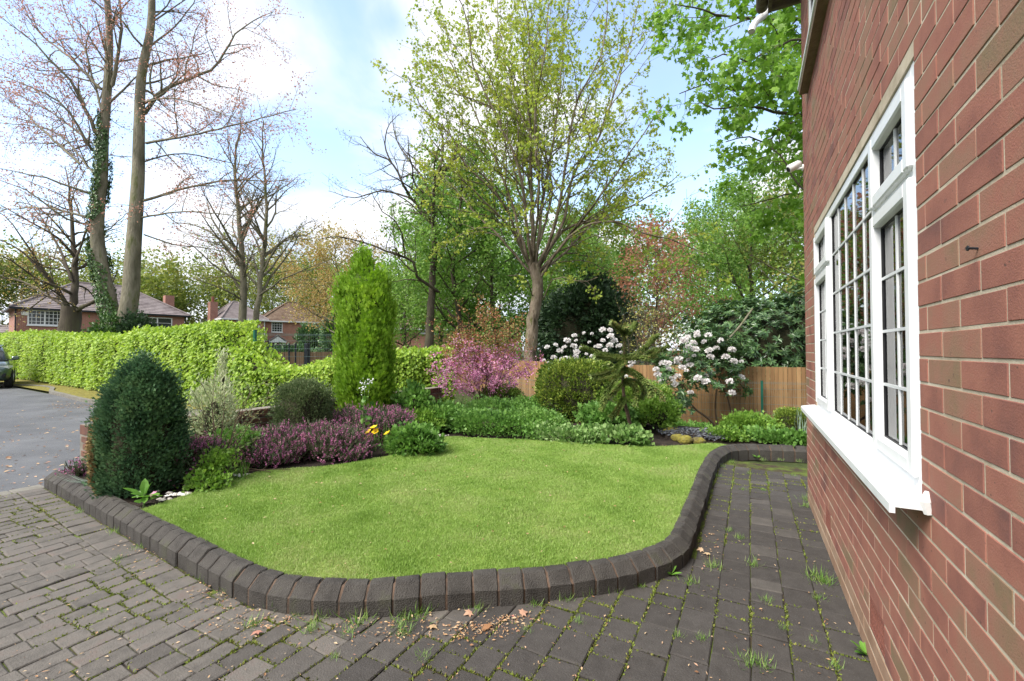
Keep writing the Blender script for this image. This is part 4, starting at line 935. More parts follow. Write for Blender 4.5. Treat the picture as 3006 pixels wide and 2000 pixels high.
# crooked oak with long bent boughs
D = 25.0
t = Tree(wig=(.13, .18, .2, .2), trop=(.02, .02, .0, 0), ratio=(.45, .45, .45), dens=(1.1, 1.7, 2.2), ang=(48, 50, 50), seg=(.6, .5, .4, .3), thin=.010, minlen=.4)
t.limb(pl([(1262, 1080), (1262, 940), (1270, 800), (1276, 700), (1268, 600), (1285, 520), (1300, 440), (1290, 360)], D), .28, .05, lvl=0, start=.55, sub=.6, sides=12)
for pts, r in (([(1275, 660), (1215, 590), (1190, 555, -.5), (1150, 480, -.8), (1085, 440, -1), (1050, 385, -1)], .17), ([(1285, 857), (1223, 812, -1), (1215, 775, -1.3), (1190, 754, -1.5), (1132, 737, -2), (1078, 716, -2.2), (1000, 695, -2.5), (940, 700, -2.5)], .15),
               ([(1270, 600), (1240, 520, .6), (1200, 470, 1), (1160, 400, 1.4), (1150, 330, 1.5)], .13), ([(1280, 540), (1330, 470, .5), (1360, 400, .8), (1340, 330, 1)], .12), ([(1200, 580), (1120, 560, .8), (1040, 580, 1.4), (960, 560, 2)], .09), ([(1190, 754), (1170, 660, -1.6), (1120, 620, -2), (1090, 560, -2)], .09), ([(1150, 480), (1130, 430), (1140, 370), (1180, 330)], .08)):
    t.limb(pl(pts, D), r * .68, .016, lvl=1, start=.15, sub=.4)
t.build('oak_tree', 'crooked bare oak with long bent boughs beside the yellow-green sycamore', 'tree', foot(1262, D), M['twig_bark'], M['olive'], DIAMOND, 2, .085, .12, .7, .3, keep=.4)

# the big sycamore by the fence, many stems from one fork
D = 19.6
t = Tree(wig=(.05, .07, .12, .18), trop=(.025, .045, .02, -.01), ratio=(.40, .42, .45), dens=(1.15, 1.3, 2.1), ang=(34, 36, 46), seg=(.8, .6, .45, .32), thin=.009, leafl=2, minlen=.35)
t.limb(pl([(1548, 1195), (1548, 1160), (1552, 1080), (1560, 980), (1572, 900), (1578, 840), (1572, 800), (1566, 770)], D), .31, .235, kids=False, sides=16, sub=.35)
ST = [([(1560, 800), (1520, 700), (1470, 600, -.4), (1400, 480, -.8), (1330, 380, -1), (1250, 290, -1.2), (1190, 200, -1.4)], .14), ([(1560, 790), (1530, 690), (1500, 580, .8), (1440, 440, 1.4), (1380, 320, 2), (1320, 180, 2.4), (1270, 60, 2.6)], .14),
      ([(1562, 790), (1545, 650, -.5), (1510, 500, -1), (1460, 350, -1.4), (1400, 200, -1.7), (1350, 60, -2), (1320, -60, -2.1)], .15), ([(1565, 780), (1555, 600, .9), (1540, 420, 1.5), (1510, 250, 2), (1480, 80, 2.5), (1460, -80, 3)], .15),
      ([(1568, 780), (1568, 600, -.4), (1565, 420, -.9), (1550, 250, -1.2), (1545, 100, -1.5), (1540, -80, -1.8)], .17), ([(1572, 780), (1590, 600, .5), (1610, 430, 1), (1640, 250, 1.6), (1670, 80, 2), (1690, -90, 2.2)], .15),
      ([(1574, 790), (1615, 640, -.7), (1650, 480, -1.3), (1690, 320, -1.9), (1740, 160, -2.2), (1770, 0, -2.6)], .15), ([(1576, 790), (1640, 660, .3), (1700, 520, .6), (1760, 400, .8), (1810, 280, 1), (1850, 120, 1.2), (1880, 0, 1.4)], .15),
      ([(1580, 800), (1660, 690, -.6), (1740, 580, -1.2), (1820, 480, -1.5), (1900, 380, -1.8), (1960, 300, -2)], .13), ([(1580, 810), (1650, 720, .9), (1740, 640, 1.6), (1850, 540, 2.2), (1950, 480, 2.8)], .12),
      ([(1580, 790), (1660, 680, .2), (1760, 640, .2), (1870, 600, .1), (1960, 550, 0), (2030, 480, -.2)], .13), ([(1585, 820), (1680, 710, -.8), (1790, 650, -1.6), (1880, 665, -2), (1990, 700, -2.3), (2070, 730, -2.6)], .12),
      ([(1555, 800), (1470, 700, .6), (1400, 620, 1.3), (1320, 540, 2), (1240, 470, 2.4)], .11), ([(1550, 770), (1480, 660, -1), (1390, 570, -1.8), (1300, 480, -2.2), (1200, 400, -2.6)], .10), ([(1566, 770), (1580, 560, -2), (1570, 350, -3), (1590, 160, -3.5), (1580, -20, -3.8)], .11), ([(1566, 770), (1610, 560, 2), (1570, 380, 3), (1600, 200, 3.4), (1620, 20, 3.8)], .11),
      ([(1564, 870), (1540, 830, -1), (1500, 812, -1.5), (1460, 800, -2)], .05), ([(1595, 880), (1640, 840, -.8), (1700, 815, -1.4), (1760, 800, -1.8)], .05), ([(1590, 800), (1650, 780, 1), (1720, 775, 1.5), (1800, 800, 2)], .06)]
for pts, r in ST: t.limb([q_ + (rng.normal(size=3) * .16 if 0 < k_ else 0) for k_, q_ in enumerate(pl(pts, D))], r * .6, .014, lvl=1, start=.22, sub=.55, sides=8)
t.build('sycamore_tree', 'large yellow-green sycamore with many stems fanning from one fork by the fence', 'tree', foot(1548, D), M['syc_bark'], M['syc_leaf'], MAPLE, 7, .125, .09, .9, .8, keep=.5)

# maple whose boughs reach past the house corner
D = 10.5
t = Tree(wig=(.1, .14, .18, .2), trop=(.02, .02, -.01, -.03), ratio=(.45, .45, .45), dens=(1.5, 1.9, 2.2), ang=(46, 48, 48), seg=(.5, .4, .3, .25), thin=.006, leafl=2, minlen=.25)
t.limb([foot(2700, D), at(2690, 700, D), at(2660, 400, D), at(2640, 100, D), at(2600, -300, D)], .32, .12, kids=False, sides=12)
for pts, r in (([(2660, 180), (2480, 90), (2354, 55, .2), (2199, 57, .3), (2102, 46, .2), (2044, 23, 0), (1958, 6, -.2)], .075), ([(2660, 420), (2480, 370, -.3), (2354, 339, -.5), (2274, 330, -.6), (2194, 307, -.7), (2110, 322, -.8), (2040, 290, -.8)], .075),
               ([(2660, 330), (2480, 240, .5), (2354, 224, .8), (2285, 230, .9), (2159, 264, 1), (2073, 247, 1.1), (1990, 275, 1.2)], .07), ([(2660, 460), (2440, 360, .8), (2303, 367, .9), (2251, 419, .9), (2190, 400, 1), (2120, 420, 1.2)], .06),
               ([(2670, 700), (2450, 600, -.2), (2357, 557, -.2), (2302, 470, -.1), (2260, 430, 0)], .05), ([(2660, 250), (2400, 120, -.9), (2280, 140, -1.1), (2200, 180, -1.2), (2130, 160, -1.3), (2060, 190, -1.4)], .05),
               ([(2650, 100), (2420, 10, 1.2), (2300, -20, 1.4), (2180, 0, 1.5), (2060, -30, 1.7)], .06), ([(2660, 500), (2450, 460, 1.6), (2330, 440, 2), (2220, 470, 2.2), (2130, 500, 2.6)], .06), ([(2660, 620), (2480, 600, 1.6), (2340, 570, 2), (2240, 590, 2.2), (2160, 610, 2.6)], .05)):
    t.limb(pl(pts, D), r, .012, lvl=1, start=.12, sub=.3)
t.build('maple_tree', 'bright green maple whose boughs reach out past the house corner', 'tree', foot(2700, D), M['twig_bark'], M['maple_leaf'], MAPLE, 8, .145, .10, .95, .9, keep=.85)

def crown_tree(name, label, px, D, top, width, bark, leafm, n_leaf, size, r=.25, tpl=DIAMOND, group=None, low=.3, wob=.3, shape=1.0, trunk_r=None, keep=1.0, spread=.26, dens=(1.3, 1.6, 2.0), q=11, skew=0.0):
    """a free-grown tree: trunk to most of its height, limbs filling a rounded crown of that width"""
    b = foot(px, D); z1 = float(at(px, top, D)[2]); H = z1 - b[2]; W = width * D / F_PX / 2
    t = Tree(wig=(.06, .13, .17, .2), trop=(.03, .05, .02, 0), ratio=(.45, .48, .48), dens=dens, ang=(50, 48, 48), seg=(.9, .7, .5, .4), thin=.012, minlen=.5, leafl=2)
    P = [b + np.array([skew * H * (k / 6) ** 1.5 + R_.gauss(0, .03) * H * .3, R_.gauss(0, .03) * H * .3, H * .9 * k / 6]) for k in range(7)]; P[0] = b
    r = r * .72; t.limb(P, r, r * .12, kids=False, sides=9, sub=1.0)
    m = 26
    for k in range(m):
        f = low + (1 - low) * (k + R_.random()) / m; th = k * 2.4 + R_.uniform(-.5, .5)
        i = min(int(f * 5.6), 5); ff = f * 5.6 - i; p = P[i] * (1 - ff) + P[i + 1] * ff
        u_ = (f - low) / (1 - low); w = W * (max(.12, sin(pi * min(.98, .18 + .8 * u_))) ** .7) * R_.uniform(.75, 1.15) * shape
        d = _nrm((cos(th), sin(th), .25 + .9 * u_)); t.grow(tuple(p), d, w * 1.08, max(.02, r * .42 * (1 - .75 * u_)), 1)
    e = t.build(name, label, 'tree', b, bark, leafm, tpl, q, size, spread, .75, .3, group=group, keep=min(1.0, n_leaf / max(1, q * len(t.leaf))) * keep)
    return e
# green trees behind the sycamore
G = 'fresh green trees behind the garden'
crown_tree('chestnut_tree', 'fresh green tree close behind the crooked oak trunk', 1345, 27, 330, 430, M['twig_bark'], M['fresh'], 34000, .19, .30, group=G, low=.15)
crown_tree('chestnut_tree', 'fresh green tree with dark trunk just behind the sycamore stems', 1452, 29, 380, 420, M['twig_bark'], M['fresh'], 32000, .19, .30, group=G, low=.12)
crown_tree('lime_tree', 'tall green tree rising between the red-leaved tree and the house wall', 2210, 25, 430, 460, M['twig_bark'], M['fresh'], 38000, .17, .26, group=G, low=.15)
crown_tree('lime_tree', 'bushy olive tree close to the house corner above the dark rhododendrons', 2370, 21, 480, 420, M['twig_bark'], M['olive'], 32000, .15, .24, group=G, low=.2)
crown_tree('lime_tree', 'green tree filling the gap between sycamore trunk and red-leaved tree', 1740, 34, 560, 420, M['twig_bark'], M['fresh'], 30000, .20, .28, group=G, low=.1)
crown_tree('acer_tree', 'coral red young-leaved tree standing behind the pale yellow shrub', 1930, 29, 590, 330, M['twig_bark'], M['pink_acer'], 42000, .19, .2, low=.12, q=6, spread=.25)
crown_tree('lime_tree', 'low green tree behind the golden conifer and lower hedge', 1190, 30, 800, 330, M['twig_bark'], M['fresh'], 20000, .17, .2, group=G, low=.1)
crown_tree('larch_tree', 'amber leaved tree between the slender twin trunks and the conifer', 985, 31, 640, 330, M['beech_bark'], M['amber'], 12000, .14, .2, low=.25)
crown_tree('chestnut_tree', 'pale fresh tree filling the gap between oak and sycamore crowns', 1300, 35, 430, 400, M['twig_bark'], M['fresh'], 32000, .21, .28, group=G, low=.12)
crown_tree('lime_tree', 'pale green tree between the coral red tree and the house corner', 2110, 40, 500, 330, M['twig_bark'], M['fresh'], 28000, .19, .26, group=G, low=.12)
# far trees round the houses
G = 'far trees behind the houses'
far = [('olive', 60, 62, 760, 420, 'far yellow-green tree behind the grey-roofed house gable'), ('olive', 360, 66, 790, 460, 'far olive tree behind the ridge of the grey-roofed house'), ('olive', 470, 55, 800, 300, 'far bushy tree beside the grey-roofed house hip'),
       ('olive', 600, 72, 830, 380, 'far olive tree between the two brick houses'), ('olive', 860, 74, 790, 460, 'far rounded tree behind the brown-roofed house'), ('olive', 760, 86, 800, 520, 'far grey-green tree behind the brown-roofed house chimney'), ('olive', 990, 70, 800, 380, 'far yellow-green tree beside the golden conifer top'),
       ('fresh', 1120, 62, 790, 360, 'far green tree past the crooked oak'), ('olive', 1290, 60, 760, 420, 'far olive tree behind the chestnut trunks'), ('fresh', 1500, 56, 740, 420, 'far green tree low behind the sycamore'), ('olive', 1680, 60, 720, 460, 'far olive tree behind the dark yew'), ('fresh', 1850, 62, 720, 420, 'far green tree behind the coral red tree'), ('olive', 2060, 58, 660, 420, 'far olive tree beyond the pale yellow shrub'), ('fresh', 2250, 52, 620, 460, 'far green tree beyond the rhododendrons'), ('olive', -120, 58, 740, 420, 'far olive tree beyond the parked car')]
for k_, px_, D_, top_, w_, lab in far:
    crown_tree('far_tree', lab, px_, D_, top_, w_, M['twig_bark'], M[k_], 9000, .40, .28, group=G, low=.06, spread=.5, dens=(1.0, 1.0, 1.1), q=7)

# dark yew beyond the fence, rhododendron bank, pale shrub
def rhodo_bush(name, label, c, rx, ry, h, nwh, mat, flowers=0, fl_name='flower_truss', stems=None, group=None, leaf=.13, lump=.18, power=2.2, core=.74, fl_side=None, cz=0.0):
    c = np.asarray(c, float); e = thing(name, label, 'shrub', c, group)
    P, o = bush_pts(nwh, c + np.array([0, 0, cz]), rx, ry, h, power, clumps=int(nwh * .7), spread=.07, lump=lump, depth=.35)
    parts = []
    k = 8
    for j in range(k):
        ax = unit(o + np.array([0, 0, .5]) + rng.normal(size=o.shape) * .15); s = unit(np.cross(ax, rdir(1)[0] if j == 0 else s_ref)) if j == 0 else None
        if j == 0: s_ref = np.array([.3, .5, .8]); A = unit(np.cross(ax, s_ref)); B = np.cross(ax, A)
        th = 2 * pi * j / k + rng.uniform(-.3, .3, nwh)
        rad = A * np.cos(th)[:, None] + B * np.sin(th)[:, None]
        Y = unit(rad + ax * rng.uniform(-.15, .6, nwh)[:, None]); N = unit(ax + rad * -.3)
        parts.append(scatter(OVAL, P, Y, N, leaf * rng.uniform(.7, 1.2, nwh), .34))
    leaves('foliage', parts, mat, e)
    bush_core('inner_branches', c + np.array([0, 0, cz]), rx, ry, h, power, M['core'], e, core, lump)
    if stems:
        for pts, r in stems:
            m = MB(); m.tube(spline(pts, .12), r, 7); m.build('stem', M['stem'], e, smooth=True)
    return e, P, o
y_c = foot(1715, 23.5); bush('yew_tree', 'dark green yew standing behind the fence beside the sycamore trunk', 'tree', y_c, 2.3, 2.0, 5.4, 16000, .26, M['yewdark'], SPRAY, .7, 2.2, up=-.3, lump=.22, clumps=260, spread=.28, core=.78)
c = at(2230, 1028, 16.6); c[2] = -.9; rhodo_bush('rhododendron', 'great dark evergreen rhododendron bank rising behind the timber fence', c, 2.9, 2.2, 4.1, 2100, M['rhodo'], leaf=.17, lump=.2)
c = at(2430, 1028, 15.4); c[2] = -.9; rhodo_bush('rhododendron', 'dark rhododendron behind the fence at the house corner', c, 2.0, 1.8, 4.5, 1300, M['rhodo'], leaf=.17, lump=.2)
m = MB(); m.tube(spline([at(2120, 1015, 14.2), at(2170, 960, 14.3), at(2210, 905, 14.4)], .15), [.03, .022, .01][:1][0], 6); tag(m.build('dead_branch', M['beech_bark'], loc=at(2120, 1015, 14.2)), 'pale bare dead branch sticking out of the rhododendron bank', 'branch')
t = Tree(wig=(.1, .14, .18, .2), trop=(.1, .08, .05, 0), ratio=(.6, .5, .45), dens=(2.2, 2.4, 2.6), ang=(28, 34, 40), seg=(.4, .3, .25, .2), thin=.006, minlen=.2)
b = foot(1908, 17.0)
for k in range(9): t.grow(tuple(b + np.array([R_.uniform(-.3, .3), R_.uniform(-.3, .3), 0])), _nrm((R_.uniform(-.35, .35), R_.uniform(-.35, .35), 1)), R_.uniform(3.2, 4.2), .035, 0)
t.build('pale_shrub', 'tall pale yellow-leaved shrub behind the fence between yew and rhododendrons', 'shrub', b, M['twig_bark'], M['pale_shrub'], DIAMOND, 2, .07, .07, .7, .2, keep=.42)

# ================================================================== FENCES, HOUSES, CAR
def fence_run(name, label, A, B, ztop, height, pitch, mat, post=True, gb=True, group=None):
    A = np.array([*A, 0.0]); B = np.array([*B, 0.0]); L = np.linalg.norm(B - A); d = (B - A) / L; nrm = np.array([d[1], -d[0], 0])
    if nrm.dot(CAM - A) < 0: nrm = -nrm
    e = thing(name, label, 'fence', (A + B) / 2 + np.array([0, 0, ztop - height]), group)
    m = MB(); w = pitch * .93; hh = height - .15
    m.add([(-w / 2, -.004, 0), (w / 2, -.010, 0), (w / 2, .004, 0), (-w / 2, .006, 0), (-w / 2, -.004, hh), (w / 2, -.010, hh), (w / 2, .004, hh), (-w / 2, .006, hh)], [(0, 1, 5, 4), (1, 2, 6, 5), (2, 3, 7, 6), (3, 0, 4, 7), (4, 5, 6, 7), (0, 3, 2, 1)])
    me = m.mesh('board', mat); ang = math.atan2(d[1], d[0])
    flip = 0 if np.cross(d, nrm)[2] < 0 else pi
    for k in range(int(L / pitch)):
        p = A + d * (k + .5) * pitch; p[2] = ztop - hh + R_.uniform(-.006, .006)
        place('board', me, p + nrm * (.004 + .003 * (k % 2)), (0, 0, ang + flip + .06), (R_.uniform(.97, 1.03), 1, 1), e)
    R3 = np.array([[d[0], -nrm[0], 0], [d[1], -nrm[1], 0], [0, 0, 1]])
    for zr in (ztop - .25, ztop - hh / 2, ztop - hh + .2):
        m = MB(); m.box((0, .016, zr - .04), (L, .06, zr + .035), M=R3, o=A); m.build('rail', M['gravel_board'], e)
    if gb: m = MB(); m.box((0, -.012, ztop - height - .05), (L, .012, ztop - hh - .004), M=R3, o=A); m.build('gravel_board', M['gravel_board'], e)
    if post:
        for s in np.arange(0, L + .1, 2.4):
            m = MB(); m.box((s - .05, .018, ztop - height - .1), (s + .05, .118, ztop - .01), M=R3, o=A); m.build('post', M['gravel_board'], e)
    return e
FT = .92
fB = at(1790, 1028, 13.75)[:2]; fA = (3.2, 13.78); fC = at(1571, 1028, 20.2)[:2]; fD = at(1300, 1028, 28.0)[:2]
fence_run('timber_fence', 'golden brown close-boarded timber fence behind the white rhododendron', fB, fA, FT, 1.8, .1, M['fence'])
fence_run('timber_fence', 'golden brown close-boarded fence running away behind the sycamore trunk', fD, fB, FT, 1.8, .1, M['fence'])
e1, e2 = at(752, 1028, 22.6)[:2], at(1010, 1028, 24.6)[:2]
fence_run('timber_fence', 'weathered boarded fence seen through the gap above the hedge dip', e1, e2, 1.27, 1.5, .1, M['fence_far'])
def mesh_fence(name, label, A, B, zt, h, posts, group=None):
    A = np.array([*A, 0.0]); B = np.array([*B, 0.0]); L = np.linalg.norm(B - A); d = (B - A) / L
    e = thing(name, label, 'mesh fence', (A + B) / 2 + np.array([0, 0, zt - h]), group)
    m = MB(); z = zt
    zsr = [zt - .03, zt - .06] + list(np.arange(zt - .2, zt - h, -.2))
    for zr in zsr: m.tube([A + [0, 0, zr], B + [0, 0, zr]], .0033, 4, False)
    for s in np.arange(0, L, .05): m.tube([A + d * s + [0, 0, zt - h], A + d * s + [0, 0, zt + .01]], .0017, 3, False)
    m.build('mesh_panel', M['wire'], e)
    for s, zp, hp in posts:
        p = A + d * s; m = MB(); m.box(p + [-.03, -.03, zt - h - .1 + 0], p + [.03, .03, zp], .004); po = m.build('post', M['green_steel'], e)
        m = MB(); m.box(p + [-.032, -.032, zp + .0005], p + [.032, .032, zp + .006], .002); m.build('post_cap', M['black_steel'], po)
    return e
mA, mB_ = at(2600, 1028, 10.9)[:2], at(1780, 1028, 12.9)[:2]; Lm = np.linalg.norm(mB_ - mA); pq = at(2247, 1028, 11.3)[:2]
dm = (mB_ - mA) / Lm; s1 = float((pq - mA).dot(dm))
mesh_fence('wire_mesh_fence', 'low green wire mesh fence with post in front of the white rhododendron', mA, mB_, .545, 1.22, [(s1, .56, 0), (s1 + 2.5, .56, 0)])
mC = at(1430, 1028, 20.8)[:2]; pq2 = at(1554, 1028, 19.0)[:2]
mesh_fence('wire_mesh_fence', 'low green wire mesh fence with post in front of the sycamore trunk', mB_, mC, .26, 1.22, [(float(np.linalg.norm(pq2 - mB_)), .24, 0)])
g1, g2 = at(744, 1028, 10.9)[:2], at(1040, 1028, 11.9)[:2]
mesh_fence('wire_mesh_fence', 'tall green wire mesh fence with post above the dip in the hedge', g1, g2, 1.80, 1.85, [(.03, 1.86, 0)])
# black railing and bollard beyond
rl = thing('metal_railing', 'black upright metal railing in front of the weathered boarded fence', 'railing', at(830, 1090, 19.5))
for px_ in (786, 800, 849, 868, 812, 826, 838):
    m = MB(); p = at(px_, 1028, 19.5); m.box((p[0] - .028, p[1] - .028, -.1), (p[0] + .028, p[1] + .028, float(at(px_, 1008, 19.5)[2])) if px_ not in (812, 826, 838) else (p[0] + -.012, p[1] - .012, float(at(px_, 1012, 19.5)[2]))); m.build('upright', M['black_steel'], rl)
m = MB(); a, b = at(784, 1013, 19.5), at(870, 1013, 19.5); m.tube([a, b], .018, 6); a, b = at(784, 1070, 19.5), at(870, 1070, 19.5); m.tube([a, b], .018, 6); m.build('rail', M['black_steel'], rl)
m = MB(); p = at(902, 1028, 19.8); m.box((p[0] - .10, p[1] - .10, -.1), (p[0] + .10, p[1] + .10, float(at(902, 1008, 19.8)[2])), .02); tag(m.build('bollard', M['black_steel'], loc=(p[0], p[1], 0)), 'thick black square gate post beside the metal railing', 'gate post')

def far_house(name, label, L, Rr, depth_m, eave, ridge, wallm, roofm, wins, trim, rows=16, extra=None):
    """hipped house: L and Rr are the ends of its front (plan), facing the camera"""
    L = np.array([*L, 0.0]); Rr = np.array([*Rr, 0.0]); w = np.linalg.norm(Rr - L); u = (Rr - L) / w; ang = math.atan2(u[1], u[0])
    e = thing(name, label, 'house', (L[0], L[1], 0)); e.rotation_euler = (0, 0, ang)
    m = MB(); m.box((0, 0, -.6), (w, depth_m, eave)); m.build('wall', wallm, e, raw=True)
    ov = .4; hp = min(depth_m / 2 + ov, (w + 2 * ov) / 2 - .3); z0, z1 = eave - .02, ridge
    def lerp(f):                                        # outline of the hipped roof at that share of its height
        i = hp * f; j = (depth_m / 2 + ov) * f
        return [(-ov + i, -ov + j), (w + ov - i, -ov + j), (w + ov - i, depth_m + ov - j), (-ov + i, depth_m + ov - j)]
    m = MB()
    for r in range(rows):                               # courses of tiles, each lapping over the one below
        f0, f1 = r / rows, (r + 1) / rows; za = z0 + (z1 - z0) * f0 + .05; zb = z0 + (z1 - z0) * f1 + .005; a, b = lerp(f0), lerp(f1)
        V = [(x, y, za) for x, y in a] + [(x, y, zb) for x, y in b] + [(x, y, za - .05) for x, y in a]
        m.add(V, [(k, (k + 1) % 4, 4 + (k + 1) % 4, 4 + k) for k in range(4)] + [(8 + k, 8 + (k + 1) % 4, (k + 1) % 4, k) for k in range(4)])
    V = [(x, y, z0 + .0) for x, y in lerp(0)]; m.add(V, [(3, 2, 1, 0)])
    rf = m.build('roof', roofm, e, raw=True)
    r0, r1 = lerp(1)[0], lerp(1)[1]; m = MB()
    m.tube([(*r0, z1 + .02), (*r1, z1 + .02)], .11, 7)
    for a, b in zip(lerp(0), [r0, r1, lerp(1)[2], lerp(1)[3]]): m.tube([(*a, z0 + .08), (*b, z1 + .02)], .10, 7)
    m.build('ridge_tiles', roofm, rf, raw=True)
    m = MB(); m.box((-ov - .05, -ov - .06, eave - .14), (w + ov + .05, -ov - .002, eave + .02)); m.box((w + ov - .05, -ov, eave - .14), (w + ov + .05, depth_m + ov, eave + .02)); m.box((-ov - .05, -ov, eave - .14), (-ov + .05, depth_m + ov, eave + .02)); m.build('gutter', trim, e, raw=True)
    for (a, b, c, d, nv, nh) in wins:
        m = MB(); f = .09
        m.box((a, -.05, c), (a + f, .02, d)); m.box((b - f, -.05, c), (b, .02, d)); m.box((a + f, -.048, d - f), (b - f, .02, d)); m.box((a + f, -.048, c), (b - f, .02, c + f)); m.box((a - .06, -.14, c - .08), (b + .06, .01, c - .003))
        if b - a > 1.6: m.box(((a + b) / 2 - .05, -.047, c + f), ((a + b) / 2 + .05, .02, d - f))
        for i in range(1, nv): x = a + (b - a) * i / nv; m.box((x - .018, -.03, c + f), (x + .018, .01, d - f))
        for i in range(1, nh): z = c + (d - c) * i / nh; m.box((a + f, -.0305, z - .018), (b - f, .0095, z + .018))
        wn_ = m.build('window', M['upvc'], e, raw=True)
        m = MB(); m.box((a + f * .5, -.015, c + f * .5), (b - f * .5, -.005, d - f * .5)); m.build('pane', M['far_glass'], wn_, raw=True)
    return e, w
hl, hr = at(46, 1028, 37.1)[:2], at(540, 1028, 46.3)[:2]
def fz(px_, py_, L, Rr):        # position on that front: distance along it and height
    L = np.array(L); Rr = np.array(Rr); d = ray(px_, py_); w = np.linalg.norm(Rr - L); u = (Rr - L) / w
    A = np.array([[d[0], -u[0]], [d[1], -u[1]]]); s, q_ = np.linalg.solve(A, L - CAM[:2]); return float(q_), float(CAM[2] + d[2] * s)
def fwin(x0, y0, x1, y1, L, Rr, nv, nh):
    a, d = fz(x0, y0, L, Rr); b, c = fz(x1, y1, L, Rr); return (a, b, min(c, d), max(c, d), nv, nh)
e, w = far_house('brick_house', 'red brick house with long grey-brown hipped roof behind the beech trunks', hl, hr, 8.0, 4.95, 7.9, M['far_wall'], M['roof_grey'], [fwin(81, 909, 180, 957, hl, hr, 8, 4), fwin(295, 937, 330, 965, hl, hr, 2, 3), fwin(417, 930, 505, 966, hl, hr, 2, 2)], M['black_steel'], 18)
m = MB(); m.box((.25, -.12, 4.3), (.7, -.002, 4.62), .03); m.build('alarm_box', M['plastic_white'], e, raw=True)
m = MB(); m.box((w * .93, 3.4, 4.9), (w * .93 + .8, 4.3, 7.3)); m.build('chimney', M['far_wall'], e, raw=True)
m = MB(); m.tube([(-.06, -.06, -.3), (-.06, -.06, 4.85)], .05, 7); m.tube([(w + .05, -.06, -.3), (w + .05, -.06, 4.85)], .05, 7); m.build('downpipe', M['black_steel'], e, raw=True)
gl_, gr_ = at(-160, 1028, 40)[:2], at(46, 1028, 41.5)[:2]
far_house('garage', 'low dark-roofed garage adjoining the grey-brown roofed house', gl_, gr_, 5.5, 1.9, 3.7, M['far_wall'], M['roof_grey'], [], M['black_steel'], 8)
ml, mr_ = at(770, 1028, 58.0)[:2], at(972, 1028, 63.5)[:2]
e, w = far_house('brick_house', 'two-storey red brick house with brown tiled roof and gabled porch', ml, mr_, 7.5, 5.25, 8.2, M['far_wall2'], M['roof_brown'], [fwin(797, 945, 829, 976, ml, mr_, 4, 4), fwin(889, 947, 949, 979, ml, mr_, 8, 4)], M['upvc'], 18)
a0, pz = fz(785, 1003, ml, mr_); a1, _ = fz(836, 1003, ml, mr_); am, az = fz(811, 986, ml, mr_)
m = MB(); V = [(a0, -1.2, pz), (a1, -1.2, pz), (am, -1.2, az), (a0, 0, pz), (a1, 0, pz), (am, 0, az)]; V = V + [(x, y, z + .12) for x, y, z in V]
m.add(V, [(0, 2, 5, 3), (2, 1, 4, 5), (6, 9, 11, 8), (8, 11, 10, 7), (0, 6, 8, 2), (2, 8, 7, 1), (0, 3, 9, 6), (1, 7, 10, 4)]); por = m.build('porch', M['roof_grey'], e, raw=True)
m = MB(); m.add([(a0 + .15, -1.1, pz), (a1 - .15, -1.1, pz), (am, -1.1, az - .1), (a0 + .15, -1.05, pz), (a1 - .15, -1.05, pz), (am, -1.05, az - .1)], [(0, 1, 2), (5, 4, 3), (0, 3, 4, 1)]); m.box((a0, -1.22, pz - .12), (a1, -1.02, pz - .002)); m.box((a0 + .1, -1.15, -.3), (a0 + .25, -1.0, pz - .122)); m.box((a1 - .25, -1.15, -.3), (a1 - .1, -1.0, pz - .122)); m.build('porch_gable', M['upvc'], por, raw=True)
m = MB(); m.box((am - .5, -.06, -.3), (am + .5, .0, 2.0)); m.build('door', M['black_steel'], e, raw=True)
m = MB(); m.box((w - .1, 3, 5), (w + .6, 3.8, 8.0)); m.build('chimney', M['far_wall'], e, raw=True)
wl_, wr_ = at(657, 1028, 53.5)[:2], at(776, 1028, 57.0)[:2]
e, w = far_house('house_wing', 'projecting brick wing with grey hipped roof and white downpipe', wl_, wr_, 7.0, 5.2, 7.6, M['far_wall2'], M['roof_grey'], [fwin(694, 935, 738, 975, wl_, wr_, 6, 4)], M['upvc'], 16)
m = MB(); m.tube([(w - .05, -.07, -.3), (w - .05, -.07, 5.1)], .06, 7); m.build('downpipe', M['upvc'], e, raw=True)
m = MB(); m.box((w - .95, -.12, 4.15), (w - .55, -.002, 4.5), .03); m.build('alarm_box', M['plastic_white'], e, raw=True)
m = MB(); m.box((-.9, 2.0, -.3), (-.1, 3.0, 7.3)); ch = m.build('chimney', M['far_wall'], e, raw=True)
m = MB(); m.tube([(-.5, 2.5, 7.3), (-.5, 2.5, 8.0)], .16, 8); m.build('chimney_pot', M['air_brick'], ch, raw=True)
rl_, rr_ = at(1150, 1028, 52)[:2], at(1530, 1028, 58)[:2]
far_house('brick_cottage', 'red brick house glimpsed between the trees behind the pink shrub', rl_, rr_, 8, 3.9, 6.2, M['far_wall2'], M['roof_brown'], [fwin(1460, 960, 1476, 985, rl_, rr_, 2, 2), fwin(1230, 955, 1290, 980, rl_, rr_, 4, 3)], M['upvc'], 12)

